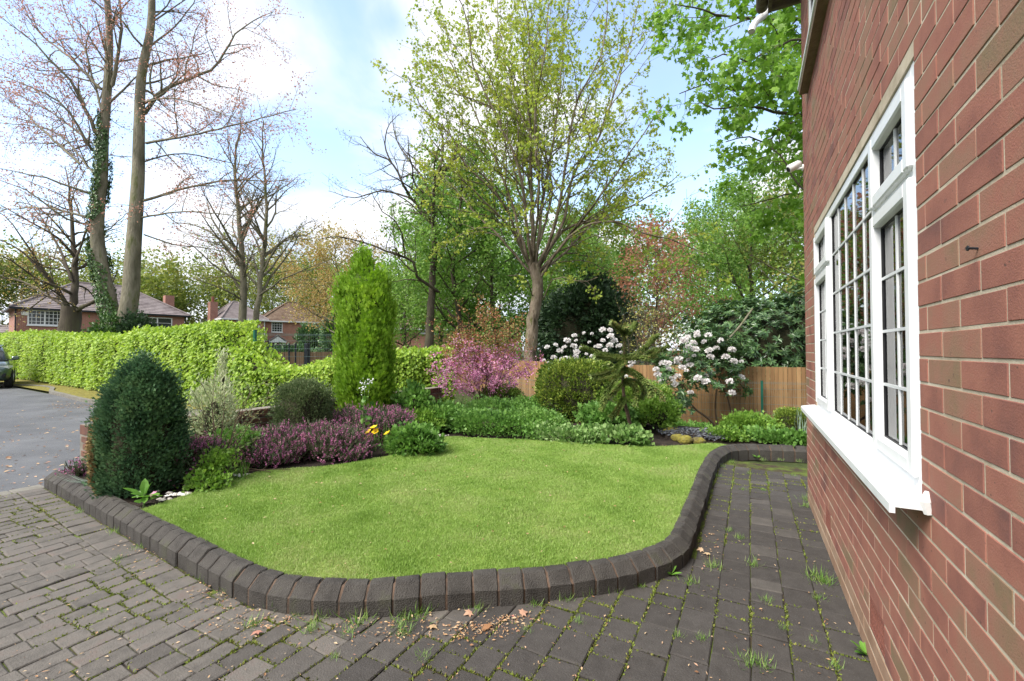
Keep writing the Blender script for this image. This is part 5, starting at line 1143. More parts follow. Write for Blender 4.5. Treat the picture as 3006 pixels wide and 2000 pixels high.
for (px_, D_, rx_, h_, lab) in ((905, 49, 1.25, 3.6, 'dark round bush in front of the brown-roofed house'), (975, 47, .9, 4.6, 'dark upright conifer at the end of the brown-roofed house'), (850, 40, 3.2, 1.5, 'low dark hedge in front of the gabled porch')):
    bush('dark_shrub', lab, 'shrub', foot(px_, D_), rx_, rx_ * .7, h_, 3500, .26, M['rhodo'], OVAL, .6, 2.3, clumps=160, spread=.22, lump=.15)
bush('holly_bush', 'dark glossy holly growing at the foot of the beech', 'shrub', foot(318, 16.1), .55, .5, 2.5, 2600, .11, M['ivy'], OVAL, .6, 2.0, clumps=120, spread=.12, lump=.3, core=.4)
bush('spruce_sapling', 'small dark spruce sapling beside the beech trunks', 'conifer', foot(408, 16.4), .75, .6, 2.85, 3000, .16, M['yewdark'], SPRAY, .6, 1.3, up=.1, clumps=140, spread=.12, lump=.3, core=.3)
# parked car, its front towards us
def car(c, heading):
    e = thing('parked_car', 'grey green car parked by the hedge, facing up the road', 'car', c); e.rotation_euler = (0, 0, heading)
    secs = [(-2.15, .74, .42, .86, .70), (-2.0, .86, .30, .98, .78), (-1.5, .90, .24, 1.04, .80), (-.7, .91, .24, 1.06, .80), (.3, .91, .24, 1.03, .80), (1.0, .90, .24, .99, .78), (1.6, .88, .26, .94, .72), (1.95, .82, .32, .82, .62), (2.12, .66, .40, .68, .5)]
    V = []; K = 14
    for x, hw, zb, zt, tw in secs:
        pr = [(-hw * .92, zb), (-hw, zb + .15), (-hw, zb + (zt - zb) * .55), (-hw * .97, zb + (zt - zb) * .8), (-tw, zt - .02), (-tw * .5, zt + .015), (0, zt + .02)]
        pr = pr + [(-a, b) for a, b in pr[::-1]][0:]
        V += [(x, a, b) for a, b in pr]
    K = len(pr); m = MB()
    m.add(V, [(r * K + j, r * K + (j + 1) % K, (r + 1) * K + (j + 1) % K, (r + 1) * K + j) for r in range(len(secs) - 1) for j in range(K)] + [tuple(range(K))[::-1], tuple((len(secs) - 1) * K + j for j in range(K))])
    body = m.build('body', M['car_paint'], e, smooth=True, raw=True)
    V = []; cab = [(-2.0, .74, .70, 1.02, 1.20), (-1.55, .78, .62, 1.03, 1.52), (-.5, .80, .62, 1.05, 1.60), (.25, .80, .60, 1.04, 1.52), (.95, .78, .70, 1.0, 1.08)]
    for x, bw, tw, zb, zt in cab: V += [(x, -bw, zb), (x, -tw, zt - .06), (x, -tw * .8, zt), (x, 0, zt + .02), (x, tw * .8, zt), (x, tw, zt - .06), (x, bw, zb)]
    m = MB(); m.add(V, [(r * 7 + j, r * 7 + j + 1, (r + 1) * 7 + j + 1, (r + 1) * 7 + j) for r in range(4) for j in range(6)] + [tuple(range(7))[::-1], tuple(28 + j for j in range(7))]); m.build('windows', M['far_glass'], e, smooth=True, raw=True)
    m = MB()
    for x0, x1, a in ((-1.6, .25, 0),): m.add([(-1.7, -.60, 1.53), (-.5, -.62, 1.61), (.28, -.58, 1.535), (.28, .58, 1.535), (-.5, .62, 1.61), (-1.7, .60, 1.53), (-1.7, -.6, 1.5), (.28, -.58, 1.5), (.28, .58, 1.5), (-1.7, .6, 1.5)], [(0, 1, 4, 5), (1, 2, 3, 4), (0, 6, 7, 2, 1), (3, 8, 9, 5, 4), (2, 7, 8, 3), (5, 9, 6, 0)])
    m.build('roof', M['car_paint'], e, raw=True)
    for s in (-1, 1):
        for x in (-1.32, 1.32):
            m = MB(); m.tube([(x, s * .70, .34), (x, s * .72, .34), (x, s * .90, .34), (x, s * .925, .34)], [.30, .345, .345, .30], 24); wh = m.build('wheel', M['tyre'], e, smooth=False, raw=True)
            m = MB(); m.tube([(x, s * .915, .34), (x, s * .935, .34)], .215, 18); m.build('rim', M['rim'], wh, raw=True)
        m = MB(); m.add([(2.00, s * .45, .72), (1.86, s * .80, .72), (1.62, s * .90, .78), (1.60, s * .885, .84), (1.84, s * .78, .83), (1.98, s * .46, .80), (2.06, s * .45, .71), (1.92, s * .81, .71), (1.66, s * .915, .775), (1.64, s * .90, .845), (1.88, s * .79, .835), (2.03, s * .46, .80)],
                      [(6, 7, 10, 11), (7, 8, 9, 10), (0, 6, 11, 5), (0, 1, 7, 6), (1, 2, 8, 7), (5, 11, 10, 4), (4, 10, 9, 3), (2, 3, 9, 8)]); m.build('headlight', M['lamp_lens'], e, raw=True)
        m = MB(); m.box((.62, s * .86, 1.01), (.86, s * 1.06, 1.16), .035); m.box((.70, s * .80, 1.0), (.80, s * .90, 1.05)); m.build('mirror', M['car_paint'], e, raw=True)
        m = MB(); m.box((1.98, s * .50, .42), (2.10, s * .76, .56), .02); m.build('air_intake', M['black_steel'], e, raw=True)
    m = MB(); m.box((2.02, -.42, .50), (2.14, .42, .72), .02); m.build('grille', M['black_steel'], e, raw=True)
    m = MB(); m.box((2.12, -.26, .40), (2.155, .26, .50), .004); m.build('number_plate', M['plastic_white'], e, raw=True)
    return e
cp = at(-66, 1136, 16.9); cp[2] = -.028
fdir = CAM - cp; car(cp, math.atan2(fdir[1], fdir[0]) - .05)

# ================================================================== HEDGES
def hedge(name, label, path, hgt, width, n, size, z0=0.0):
    """clipped hedge along a path; hgt and width may vary along it"""
    path = np.array([[*p, 0.0] for p in path], float); P = spline(path, .1); s = np.concatenate([[0], np.cumsum(np.linalg.norm(np.diff(P, axis=0), axis=1))]); L = s[-1]
    H = lambda q_: np.interp(q_ / L, *hgt); Wd = lambda q_: np.interp(q_ / L, *width)
    T_ = unit(np.gradient(P, axis=0)); Nn = np.stack([-T_[:, 1], T_[:, 0], 0 * T_[:, 0]], 1)
    side = np.sign((CAM - P.mean(0)) @ Nn.mean(0)); Nn = Nn * side
    e = thing(name, label, 'hedge', (*P[len(P) // 2, :2], z0))
    dens = 1 / np.maximum((P @ FLAT), 4) ** 1.5; cdf = np.cumsum(dens); cdf /= cdf[-1]
    def sample(m):
        u = np.interp(rng.random(m), cdf, s); i = np.clip(np.searchsorted(s, u), 0, len(P) - 1); return u, P[i], Nn[i], T_[i]
    parts = []
    for part, share in (('front', .60), ('top', .27), ('back', .05), ('end', .08)):
        m = int(n * share); u, p, nn, tt = sample(m); h, w = H(u), Wd(u); f = rng.random(m)
        if part == 'front': z = h * (.06 + .94 * f); off = nn * (w / 2 * (1 - .12 * f ** 4 - .10 * (1 - f) ** 2))[:, None]; out = nn + np.array([0, 0, .15])
        elif part == 'back': z = h * f; off = -nn * (w / 2)[:, None]; out = -nn
        elif part == 'top': z = h + 0 * f; off = nn * ((f - .5) * w)[:, None]; out = np.array([0, 0, 1.0]) + nn * .2
        else:
            ends = rng.random(m) < .5; ix = np.where(ends, 0, len(P) - 1); p = P[ix]; u = s[ix]; h, w = H(u), Wd(u); z = h * rng.random(m); off = Nn[ix] * ((f - .5) * w)[:, None]; out = np.where(ends[:, None], -T_[ix], T_[ix])
        pos = p + off + np.column_stack([np.zeros((m, 2)), z]) + np.array([0, 0, z0])
        lp = lumps(pos, 1.7)[:, None] * .09 + lumps(pos, 5.0, 3)[:, None] * .05
        out = unit(out); pos = pos + out * (lp - .10 * rng.random(m)[:, None] ** 1.5 + .03)
        pos = pos + rng.normal(size=(m, 3)) * .03
        Y = unit(out * .5 + rdir(m) * .55 + np.array([0, 0, -.55 if part != 'top' else .2])); N = unit(out + rdir(m) * .5 + np.array([0, 0, .35]))
        parts.append(scatter(OVAL, pos, Y, N, size * rng.uniform(.65, 1.25, m), .66))
    leaves('foliage', parts, M['hedge'], e)
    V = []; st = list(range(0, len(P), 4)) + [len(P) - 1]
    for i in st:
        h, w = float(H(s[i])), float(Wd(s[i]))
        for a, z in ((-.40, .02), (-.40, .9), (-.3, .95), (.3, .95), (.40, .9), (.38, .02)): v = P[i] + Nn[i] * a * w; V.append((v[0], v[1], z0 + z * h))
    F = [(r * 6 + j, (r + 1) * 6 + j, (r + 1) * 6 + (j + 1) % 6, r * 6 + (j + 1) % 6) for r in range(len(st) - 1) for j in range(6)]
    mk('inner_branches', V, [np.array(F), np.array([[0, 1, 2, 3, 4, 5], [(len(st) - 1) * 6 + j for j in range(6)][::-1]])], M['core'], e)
    return e
hedge('beech_hedge', 'tall clipped lime green beech hedge along the road', [(-36, 8.3), (-26, 7.5), (-18, 6.9), (-13.5, 6.65), (-11.35, 6.6)], ([0, .35, .56, .73, .85, 1], [2.15, 2.08, 1.86, 1.76, 1.86, 1.96]), ([0, 1], [1.3, 1.2]), 46000, .085)
hedge('beech_hedge', 'lower loose lime green beech hedge behind the brick wall and golden conifer', [(-11.3, 6.45), (-10.0, 6.55), (-8.8, 7.0), (-7.4, 7.9), (-6.35, 8.75)], ([0, .08, .2, .3, .38, .6, 1], [1.85, 1.5, 1.1, .86, .86, 1.2, 1.36]), ([0, 1], [1.0, .85]), 17000, .085)

# ================================================================== GARDEN PLANTS
def B_(px_, py_): return hit(px_, py_, bedz)
def bed_at(px_, depth): return foot(px_, depth, bedz)
def px_w(w_px, depth): return w_px * depth / F_PX

# golden columnar conifer
c = bed_at(1080, 7.15)
def column(name, label, c, prof, n, size, mat, tpl, clumps, spread, wid=.6, lean=(0, 0), core=.72, up=1.2, lump=.10, corem='core'):
    """upright conifer: prof = [(height, radius)]; tufts of sprays cover its outline"""
    c = np.asarray(c, float); e = thing(name, label, 'conifer', c); hs = np.array([p[0] for p in prof]); rs = np.array([p[1] for p in prof]); H = hs[-1]
    w = np.interp(np.linspace(0, H, 200), hs, rs) + .06; cdf = np.cumsum(w); cdf /= cdf[-1]
    h = np.interp(rng.random(clumps), cdf, np.linspace(0, H, 200)); th = rng.uniform(0, 2 * pi, clumps)
    o = np.column_stack([np.cos(th), np.sin(th), 0 * th]); r = np.interp(h, hs, rs)
    C = o * r[:, None] + np.column_stack([h * 0 + lean[0] * h / H, lean[1] * h / H, h]); r2 = lump * lumps(C + c, 3.5); C = C + o * r2[:, None]
    i = rng.integers(0, clumps, n); q_ = rng.random(n)
    rl = rng.random(clumps)
    P = C[i] + rng.normal(size=(n, 3)) * spread * np.array([1, 1, 1.5]) - o[i] * (r[i] * .28 * q_ ** 2)[:, None]
    P[:, 2] = np.maximum(P[:, 2], .03)
    Y = unit(o[i] * .75 + np.array([0, 0, up]) + rdir(n) * .5); N = unit(o[i] + rdir(n) * .6)
    leaves('foliage', scatter(tpl, P + c, Y, N, size * rng.uniform(.6, 1.3, n), wid, np.clip(.55 * rl[i] + .45 * rng.random(n), 0, 1)), mat, e)
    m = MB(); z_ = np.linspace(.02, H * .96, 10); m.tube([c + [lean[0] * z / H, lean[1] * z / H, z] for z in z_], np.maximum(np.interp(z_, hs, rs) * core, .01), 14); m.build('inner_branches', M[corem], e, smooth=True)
    return e
column('golden_conifer', 'bright golden green columnar conifer in front of the brick wall', c, [(0, .28), (.25, .31), (.8, .37), (1.5, .385), (1.95, .385), (2.2, .36), (2.34, .29), (2.44, .18), (2.58, .09), (2.76, .01)], 40000, .085, M['golden'], SPRAY, 380, .055, lean=(-.10, 0), lump=.075, up=1.6, core=.88, corem='core_green')
# dark blue-green cypress by the kerb, with a dead tan flank
c = bed_at(415, 3.98) + np.array([0, 0, -.02])
e = column('dwarf_cypress', 'dark blue-green dwarf cypress with dead tan flank beside the block kerb', c, [(0, .20), (.12, .27), (.36, .30), (.60, .265), (.82, .235), (.98, .17), (1.08, .09), (1.17, .02)], 42000, .036, M['bluegreen'], SPRAY, 260, .032, up=.8, lump=.075, core=.8)
n = 5200; th = rng.uniform(2.35, 3.6, n) + .35; h = .03 + .72 * rng.beta(1.1, 1.6, n); o = np.column_stack([np.cos(th), np.sin(th), 0 * th]); left = -RGT
o = unit(-RGT * 1.0 + FLAT * rng.uniform(-.95, .25, n)[:, None]); r = np.interp(h, [0, .15, .45, .75], [.23, .29, .31, .28]) * rng.uniform(.92, 1.08, n)
keep_ = rng.random(n) < np.clip(1.2 - h / .75, .1, 1)
P = c + o * r[:, None] + np.column_stack([0 * h, 0 * h, h])
leaves('dead_foliage', scatter(SPRAY, P[keep_], unit(o + [0, 0, .5] + rdir(n) * .6)[keep_], unit(o + rdir(n) * .5)[keep_], .034 * rng.uniform(.6, 1.2, n)[keep_], .6), M['tan_spray'], e)
c = bed_at(893, 5.95); bush('round_conifer', 'small rounded grey-green conifer in front of the brick wall', 'conifer', c, .33, .32, .82, 15000, .032, M['greybush'], SPRAY, .55, 3.0, up=.8, clumps=380, spread=.03, lump=.06)
# box balls and cube
c = bed_at(1703, 8.35); c[2] = -.12; bush('box_bush', 'large rounded clipped box bush beside the monkey puzzle', 'shrub', c, .74, .72, 1.26, 26000, .042, M['box'], OVAL, .65, 3.4, up=.4, clumps=1500, spread=.035, lump=.05, depth=.12, core=.9)
c = bed_at(1860, 7.6); bush('box_bush', 'smaller pale green box mound behind the monkey puzzle stem', 'shrub', c, .62, .55, .68, 17000, .032, M['lightbox'], OVAL, .65, 2.6, up=.6, clumps=800, spread=.03, lump=.08, depth=.12, core=.88)
c = bed_at(2330, 8.3); bush('box_bush', 'small clipped square box bush by the house corner', 'shrub', c + np.array([.12, 0, -.06]), .42, .38, .66, 15000, .032, M['box'], OVAL, .65, 7.0, up=.5, clumps=900, spread=.02, lump=.02, depth=.1, core=.9)
c = bed_at(1470, 9.3); bush('box_bush', 'low light green mound at the foot of the sycamore', 'shrub', c, .42, .4, .52, 7000, .034, M['lightbox'], OVAL, .65, 2.6, clumps=400, spread=.03, lump=.06, core=.88)

# monkey puzzle
DM = 6.42; mbase = B_(1856, 1283)
e = thing('monkey_puzzle_tree', 'small spiky monkey puzzle tree with drooping branches at the lawn edge', 'tree', mbase)
tr = [mbase + np.array([0, 0, -.03]), at(1846, 1230, DM), at(1832, 1170, DM), at(1828, 1090, DM), at(1832, 1040, DM), at(1832, 985, DM), at(1834, 962, DM)]
m = MB(); P = spline(tr, .05); m.tube(P, np.linspace(.030, .014, len(P)), 9); m.build('trunk', M['stem'], e, smooth=True)
BR = [[(1834, 980), (1818, 968, -.05), (1805, 955, -.08), (1795, 948, -.1)], [(1834, 978), (1848, 972, .05), (1860, 960, .08), (1866, 950, .1)], [(1834, 975), (1835, 962, -.08), (1838, 956, -.15)],
      [(1834, 1052), (1800, 1048, .05), (1760, 1038, .1), (1730, 1028, .12), (1708, 1020, .12)], [(1834, 1052), (1796, 1050, -.2), (1765, 1048, -.3), (1745, 1045, -.35)], [(1834, 1050), (1870, 1040, .1), (1900, 1015, .15), (1918, 992, .2), (1935, 985, .2)],
      [(1834, 1052), (1870, 1050, -.1), (1905, 1052, -.15), (1925, 1040, -.2), (1932, 1028, -.2)], [(1834, 1050), (1880, 1045, .25), (1920, 1030, .3), (1955, 1022, .35), (1962, 1015, .35)], [(1834, 1082), (1795, 1090, -.1), (1765, 1100, -.15), (1735, 1104, -.2)],
      [(1834, 1085), (1800, 1105, .1), (1770, 1115, .15), (1740, 1112, .2)], [(1834, 1085), (1880, 1110, -.05), (1915, 1140, -.08), (1940, 1158, -.1), (1945, 1178, -.1)], [(1834, 1085), (1870, 1100, -.3), (1905, 1140, -.4), (1910, 1165, -.4)],
      [(1832, 1088), (1810, 1110, -.3), (1795, 1125, -.4), (1780, 1150, -.45), (1768, 1190, -.45)], [(1832, 1125), (1800, 1150, .1), (1775, 1180, .15), (1765, 1205, .15)], [(1832, 1120), (1860, 1130, -.2), (1868, 1160, -.3), (1866, 1190, -.3)],
      [(1832, 1120), (1880, 1125, .15), (1890, 1155, .2), (1882, 1170, .2)], [(1832, 1170), (1822, 1190, -.2), (1805, 1215, -.3), (1795, 1225, -.3)], [(1834, 1060), (1812, 1080, -.4), (1806, 1095, -.5)], [(1834, 1082), (1800, 1085, .3), (1790, 1070, .35)]]
def scales(path, r0, r1, dens, ln):
    Q = spline(path, .02); k = len(Q); n = int(dens * k); i = rng.integers(0, k, n); ax = unit(np.gradient(Q, axis=0))[i]; o = rdir(n); o = unit(o - (o * ax).sum(1)[:, None] * ax)
    r = np.interp(i, [0, k], [r0, r1]); return scatter(DIAMOND, Q[i] + o * r[:, None] * .8, unit(ax * .75 + o), unit(o * .6 - ax + rdir(n) * .2), ln * rng.uniform(.7, 1.15, n), .34)
for br in BR:
    path = pl(br, DM); m = MB(); Q = spline(path, .04); m.tube(Q, np.linspace(.019, .015, len(Q)), 8); bo = m.build('branch', M['scaly_stem'], e)
    leaves('scale_leaves', scales(path, .019, .016, 26, .052), M['araucaria'], bo)
leaves('scale_leaves', scales(tr[3:], .02, .014, 22, .035), M['araucaria'], e)

# white rhododendrons with flower trusses
pet = []; n = 46; o = rdir(n); o[:, 2] = np.abs(o[:, 2]) * .9 - .25; o = unit(o)
truss = mesh_of('flower_truss', *[(lambda q: (q[0], q[1], M['rhodo_flower'], False, q[2]))(scatter(OVAL, o * .028, unit(o + rdir(n) * .6), unit(o + rdir(n) * .5), .05 * rng.uniform(.8, 1.2, n), .85))][0])
def add_trusses(e, pts, parent_loc=None):
    for (p, s) in pts: place('flower_truss', truss, p, (R_.uniform(-.4, .4), R_.uniform(-.4, .4), R_.uniform(0, 6)), (s, s, s * .85), e)
DW = 11.6
W = lambda x, y, dz=0: at(x, y, DW + dz)
c = at(2075, 1028, DW); c[2] = -.86
stems = [([at(2108, 1262, DW), at(2080, 1230, DW), at(2040, 1200, DW), at(2010, 1160, DW), at(2000, 1120, DW)], .035), ([at(2160, 1255, DW), at(2148, 1215, DW), at(2135, 1165, DW), at(2110, 1110, DW)], .03), ([at(2108, 1262, DW), at(2100, 1200, DW), at(2105, 1140, DW), at(2120, 1080, DW)], .028)]
e = thing('white_rhododendron', 'open white-flowered rhododendron leaning over the wire mesh before the fence', 'shrub', at(2108, 1268, DW))
for pts, r in stems: m = MB(); Q = spline(pts, .1); m.tube(Q, np.linspace(r, r * .4, len(Q)), 7); m.build('stem', M['stem'], e, smooth=True)
t = Tree(wig=(.12, .15, .18, .2), trop=(.06, .05, .05, 0), ratio=(.6, .5, .45), dens=(5.0, 5.0, 3.0), ang=(46, 48, 40), seg=(.25, .2, .18, .15), thin=.005, minlen=.2, leafl=1, maxl=2)
for (x0, y0, x1, y1, dz) in ((2000, 1120, 1960, 1060, .2), (2000, 1120, 1930, 1090, -.3), (2010, 1160, 1950, 1130, .2), (2030, 1180, 1980, 1160, -.3), (2110, 1110, 2060, 1010, .3), (2110, 1110, 2130, 990, .1), (2110, 1110, 2150, 1040, -.4), (2120, 1080, 2170, 1060, .3), (2120, 1080, 2090, 1000, -.4), (2105, 1140, 2060, 1100, -.5), (2135, 1165, 2160, 1130, -.3), (2040, 1200, 1990, 1190, .1), (2010, 1160, 2040, 1090, .4), (2105, 1140, 2170, 1150, -.3), (2120, 1080, 2080, 1040, .6), (2000, 1120, 2020, 1050, -.4), (2060, 1010, 2080, 985, 0), (2130, 990, 2140, 975, .2), (2060, 1060, 2030, 1000, .1)):
    a, b = at(x0, y0, DW), at(x1, y1, DW + dz); d = b - a; t.grow(tuple(a), _nrm(d), float(np.linalg.norm(d)) * 1.1, .014, 0)
V, F = tubes(t.poly); mk('branches', V, F, M['stem'], e, smooth=True)
def whorls(P, ax, leaf, k=8):
    n = len(P); ref = np.array([.31, .52, .79]); A = unit(np.cross(ax, ref)); Bv = np.cross(ax, A); parts = []
    for j in range(k):
        th = 2 * pi * j / k + rng.uniform(-.35, .35, n); rad = A * np.cos(th)[:, None] + Bv * np.sin(th)[:, None]
        parts.append(scatter(OVAL, P, unit(rad + ax * rng.uniform(-.2, .55, n)[:, None]), unit(ax - rad * .3), leaf * rng.uniform(.65, 1.15, n), .36))
    return parts
a = np.array(t.leaf); a = a[rng.integers(0, len(a), 820)]; leaves('foliage', whorls(a[:, :3] + rng.normal(size=(len(a), 3)) * .10, unit(a[:, 3:] + [0, 0, .6]), .12), M['rhodo'], e)
FL = [(2046, 977), (2079, 985), (2019, 992), (2008, 1000), (2046, 985), (2115, 1000), (2036, 1008), (2067, 1004), (2021, 1018), (2012, 1033), (2037, 1045), (2081, 1030), (2103, 1023), (2042, 1026), (1992, 1055), (1987, 1065), (1948, 1067), (1962, 1068), (1963, 1083), (1926, 1085), (2025, 1073), (2015, 1088), (2003, 1080), (1989, 1106), (1970, 1110), (1983, 1129), (1976, 1118), (2048, 1111), (2067, 1105), (2072, 1121), (2142, 1120), (2176, 1108), (2176, 1062), (2155, 1061), (1930, 1100), (1942, 1120), (1898, 1146), (2027, 1153), (2149, 1154), (2148, 1027), (2020, 1057), (2085, 1048), (2130, 1048)]
add_trusses(e, [(at(x, y, DW + R_.uniform(-.9, -.35)), R_.uniform(1.1, 1.6) if R_.random() < .75 else .8) for x, y in FL])
c = at(1735, 1028, 13.0); c[2] = -.8
e, P, o = rhodo_bush('white_rhododendron', 'broad white-flowered rhododendron behind the large box bush', c, 1.28, .8, 1.72, 420, M['rhodo'], leaf=.13, lump=.16, power=2.3, core=.7)
FL = [(1606, 1020), (1631, 1013), (1597, 1058), (1613, 1068), (1643, 1031), (1686, 986), (1691, 1000), (1714, 978), (1769, 969), (1791, 970), (1792, 988), (1657, 1020), (1684, 1017), (1693, 1034), (1690, 1048), (1672, 1050), (1661, 1054), (1652, 1056), (1721, 1040), (1748, 1018), (1759, 1017), (1777, 1029), (1790, 1015), (1817, 1016), (1824, 1034), (1739, 1048), (1738, 980), (1855, 1063), (1851, 1075), (1838, 1105), (1826, 1135), (1842, 1143), (1822, 1147), (1805, 1155), (1722, 1062), (1640, 1066), (1665, 1000), (1705, 1020), (1730, 1005), (1803, 1002), (1770, 1000), (1683, 1062), (1625, 1050)]
add_trusses(e, [(at(x, y, 12.15 + R_.uniform(-.15, .3)), R_.uniform(1.05, 1.55) if R_.random() < .75 else .75) for x, y in FL])

# pink flowering shrub with bronze leaves
DP = 9.0; b = bed_at(1425, DP)
e = thing('pink_flowering_shrub', 'bushy shrub with pink blossom and bronze red upper leaves', 'shrub', b)
t = Tree(wig=(.1, .14, .16, .2), trop=(.06, .05, .03, 0), ratio=(.6, .5, .45), dens=(5.5, 6.0, 3.5), ang=(46, 50, 40), seg=(.2, .16, .14, .12), thin=.004, minlen=.14, leafl=1, maxl=2)
for (x, y, dz) in ((1330, 1010, .1), (1360, 960, -.2), (1400, 930, .1), (1440, 920, .3), (1470, 960, -.1), (1500, 1010, .2), (1520, 1070, -.2), (1345, 1070, .2), (1400, 1000, -.4), (1460, 1020, .5), (1360, 1030, .5), (1500, 1100, .1), (1430, 960, -.3), (1385, 970, .3)):
    a = b + np.array([R_.uniform(-.08, .08), R_.uniform(-.08, .08), 0]); d = at(x, y, DP + dz) - a; t.grow(tuple(a), _nrm(d + np.array([0, 0, .1])), float(np.linalg.norm(d)) * 1.0, .016, 0)
V, F = tubes(t.poly); mk('stems', V, F, M['stem'], e, smooth=True)
a = np.array(t.leaf); zz_ = a[:, 2]; n = len(a)
k_ = (zz_ > .35) ; hi = sstep(1.0, 1.55, zz_ + .1 * rng.normal(size=n))
for nm, mat, sel, q_, sz, tp in (('blossom', 'pinkfl', k_ & (rng.random(n) > .12 + .85 * hi) & (zz_ < 1.6), 9, .042, OVAL), ('leaves', 'redleaf', (zz_ > .6) & (rng.random(n) < .15 + .85 * hi), 5, .045, DIAMOND), ):
    A_ = a[sel]; A_ = A_[rng.random(len(A_)) < min(1, 3600 / max(len(A_), 1))]; m_ = len(A_) * q_
    leaves(nm, scatter(tp, np.repeat(A_[:, :3], q_, 0) + rng.normal(size=(m_, 3)) * .035, rdir(m_), rdir(m_), sz * rng.uniform(.6, 1.2, m_), .75), M[mat], e)

# heathers
def heather(label, c, rx, ry, h, n, group='purple heather clumps'):
    c = np.asarray(c, float); e = thing('heather', label, 'heather', c, group)
    P, o = bush_pts(n, c, rx, ry, h * 1.25, 2.1, clumps=max(60, n // 30), spread=.035, lump=.2, depth=.3); P[:, 2] -= h * .25; P[:, 2] = np.maximum(P[:, 2], c[2] + .01)
    leaves('foliage', scatter(BLADE, P, unit(o * .6 + [0, 0, .9] + rdir(n) * .5), rdir(n), .055 * rng.uniform(.6, 1.2, n), .16), M['heather'], e)
    k = int(n * .17); i = rng.integers(0, n, k); top = P[i] + o[i] * .012; d = unit(o[i] * .6 + [0, 0, .9] + rdir(k) * .4); parts = []
    for j in range(9): f = (j / 9) * .05 - .005; parts.append(scatter(DIAMOND, top + d * f + rng.normal(size=(k, 3)) * .004, unit(rdir(k) + d * .6), rdir(k),   .014 * rng.uniform(.7, 1.3, k), .8))
    keep_ = P[i, 2] > c[2] + h * .18
    leaves('flower_spikes', parts, M['heather_fl'], e)
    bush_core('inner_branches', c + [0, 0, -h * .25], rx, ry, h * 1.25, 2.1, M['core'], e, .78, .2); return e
heather('wide purple heather clump between the cypress and the yellow poppies', B_(885, 1352) + [.0, .30, 0], .60, .40, .30, 8500)
heather('purple heather mound under the small round conifer', bed_at(800, 5.2), .48, .38, .30, 6000)
heather('purple heather at the lawn edge under the fir sprigs', B_(735, 1368) + [0, .12, 0], .40, .26, .20, 4500)
heather('purple heather beside the dark blue-green cypress', bed_at(580, 4.35), .26, .28, .34, 4000)
heather('purple heather at the foot of the golden conifer', bed_at(1050, 6.15), .48, .32, .40, 6000)
heather('purple heather behind the yellow poppies', bed_at(1150, 6.1), .32, .28, .40, 4000)
heather('small purple heather sprig by the end of the brick wall', bed_at(236, 4.5), .07, .07, .08, 300)
# fir sprigs and variegated shrub
b = bed_at(655, 4.55); t = Tree(wig=(.08, .1, .12, .2), trop=(.05, .02, 0, 0), ratio=(.55, .45, .4), dens=(7.5, 7, 3), ang=(55, 40, 40), seg=(.12, .09, .08, .06), thin=.003, minlen=.08, leafl=1, maxl=2)
for (x, y, dz) in ((620, 1095, .1), (700, 1150, -.1), (735, 1120, .2), (590, 1180, .1), (660, 1120, -.2), (760, 1195, .1)): d = at(x, y, 4.55 + dz) - b; t.grow(tuple(b), _nrm(d), float(np.linalg.norm(d)), .009, 0)
e = thing('young_fir', 'thin young fir with feathery amber-tipped sprigs in front of the wall', 'shrub', b); V, F = tubes(t.poly); mk('stems', V, F, M['stem'], e)
a = np.array(t.leaf); q_ = 9; m_ = len(a) * q_; D_ = np.repeat(a[:, 3:], q_, 0); P = np.repeat(a[:, :3], q_, 0) + D_ * rng.uniform(-.05, .05, m_)[:, None]; sd = unit(np.cross(D_, [0, 0, 1.0])) * rng.choice([-1, 1], m_)[:, None]
leaves('needles', scatter(BLADE, P, unit(sd + D_ * .7 + rdir(m_) * .3), rdir(m_), .026 * rng.uniform(.7, 1.2, m_), .14), M['firsprig'], e)
c = bed_at(625, 5.3); bush('variegated_shrub', 'upright cream and green variegated shrub against the hedge', 'shrub', c, .24, .22, .86, 1500, .05, M['varieg'], OVAL, .36, 2.0, up=.8, clumps=160, spread=.05, lump=.25, core=.45)
c = bed_at(655, 5.55); column('variegated_conifer', 'slim pale variegated spire rising before the hedge', c, [(0, .14), (.5, .12), (.8, .08), (1.05, .05), (1.25, .015)], 1300, .045, M['varieg'], OVAL, 160, .03, .4, core=.3)

# leafy clumps of the border
def clump(name, label, cat, c, rx, ry, h, n, size, mat, tpl=OVAL, wid=.7, group=None, up=.5, **kw):
    return bush(name, label, cat, c, rx, ry, h, n, size, mat, tpl, wid, 2.0, up=up, core=kw.pop('core', .6), group=group, clumps=kw.pop('clumps', max(50, n // 22)), spread=kw.pop('spread', .045), lump=.22, **kw)
gC = 'leafy green border plants'
clump('border_plant', 'wide feathery green plant carpet at the far lawn edge', 'plant', bed_at(1430, 6.85), .95, .40, .24, 8500, .05, M['cover'], SPRAY, .8, gC)
clump('border_plant', 'feathery green plants between the pink shrub and box bush', 'plant', bed_at(1560, 6.95), .55, .40, .25, 6000, .05, M['cover'], SPRAY, .8, gC)
clump('border_plant', 'green leafy plants below the pink shrub by the wall end', 'plant', bed_at(1275, 7.2), .45, .45, .32, 4000, .055, M['cover'], OVAL, .7, gC)
clump('border_plant', 'light green leafy plants beside the white gravel patch', 'plant', bed_at(1235, 6.85), .32, .28, .26, 2600, .05, M['feather'], OVAL, .7, gC)
clump('border_plant', 'pale speckled ground plants at the lawn edge before the box bush', 'plant', B_(1650, 1300) + [0, .12, 0], .46, .17, .11, 1900, .05, M['cover_pale'], OVAL, .85, gC)
clump('border_plant', 'pale lobed ground plants at the foot of the monkey puzzle', 'plant', B_(1810, 1308) + [0, .12, 0], .36, .18, .16, 1500, .055, M['cover_pale'], OVAL, .9, gC)
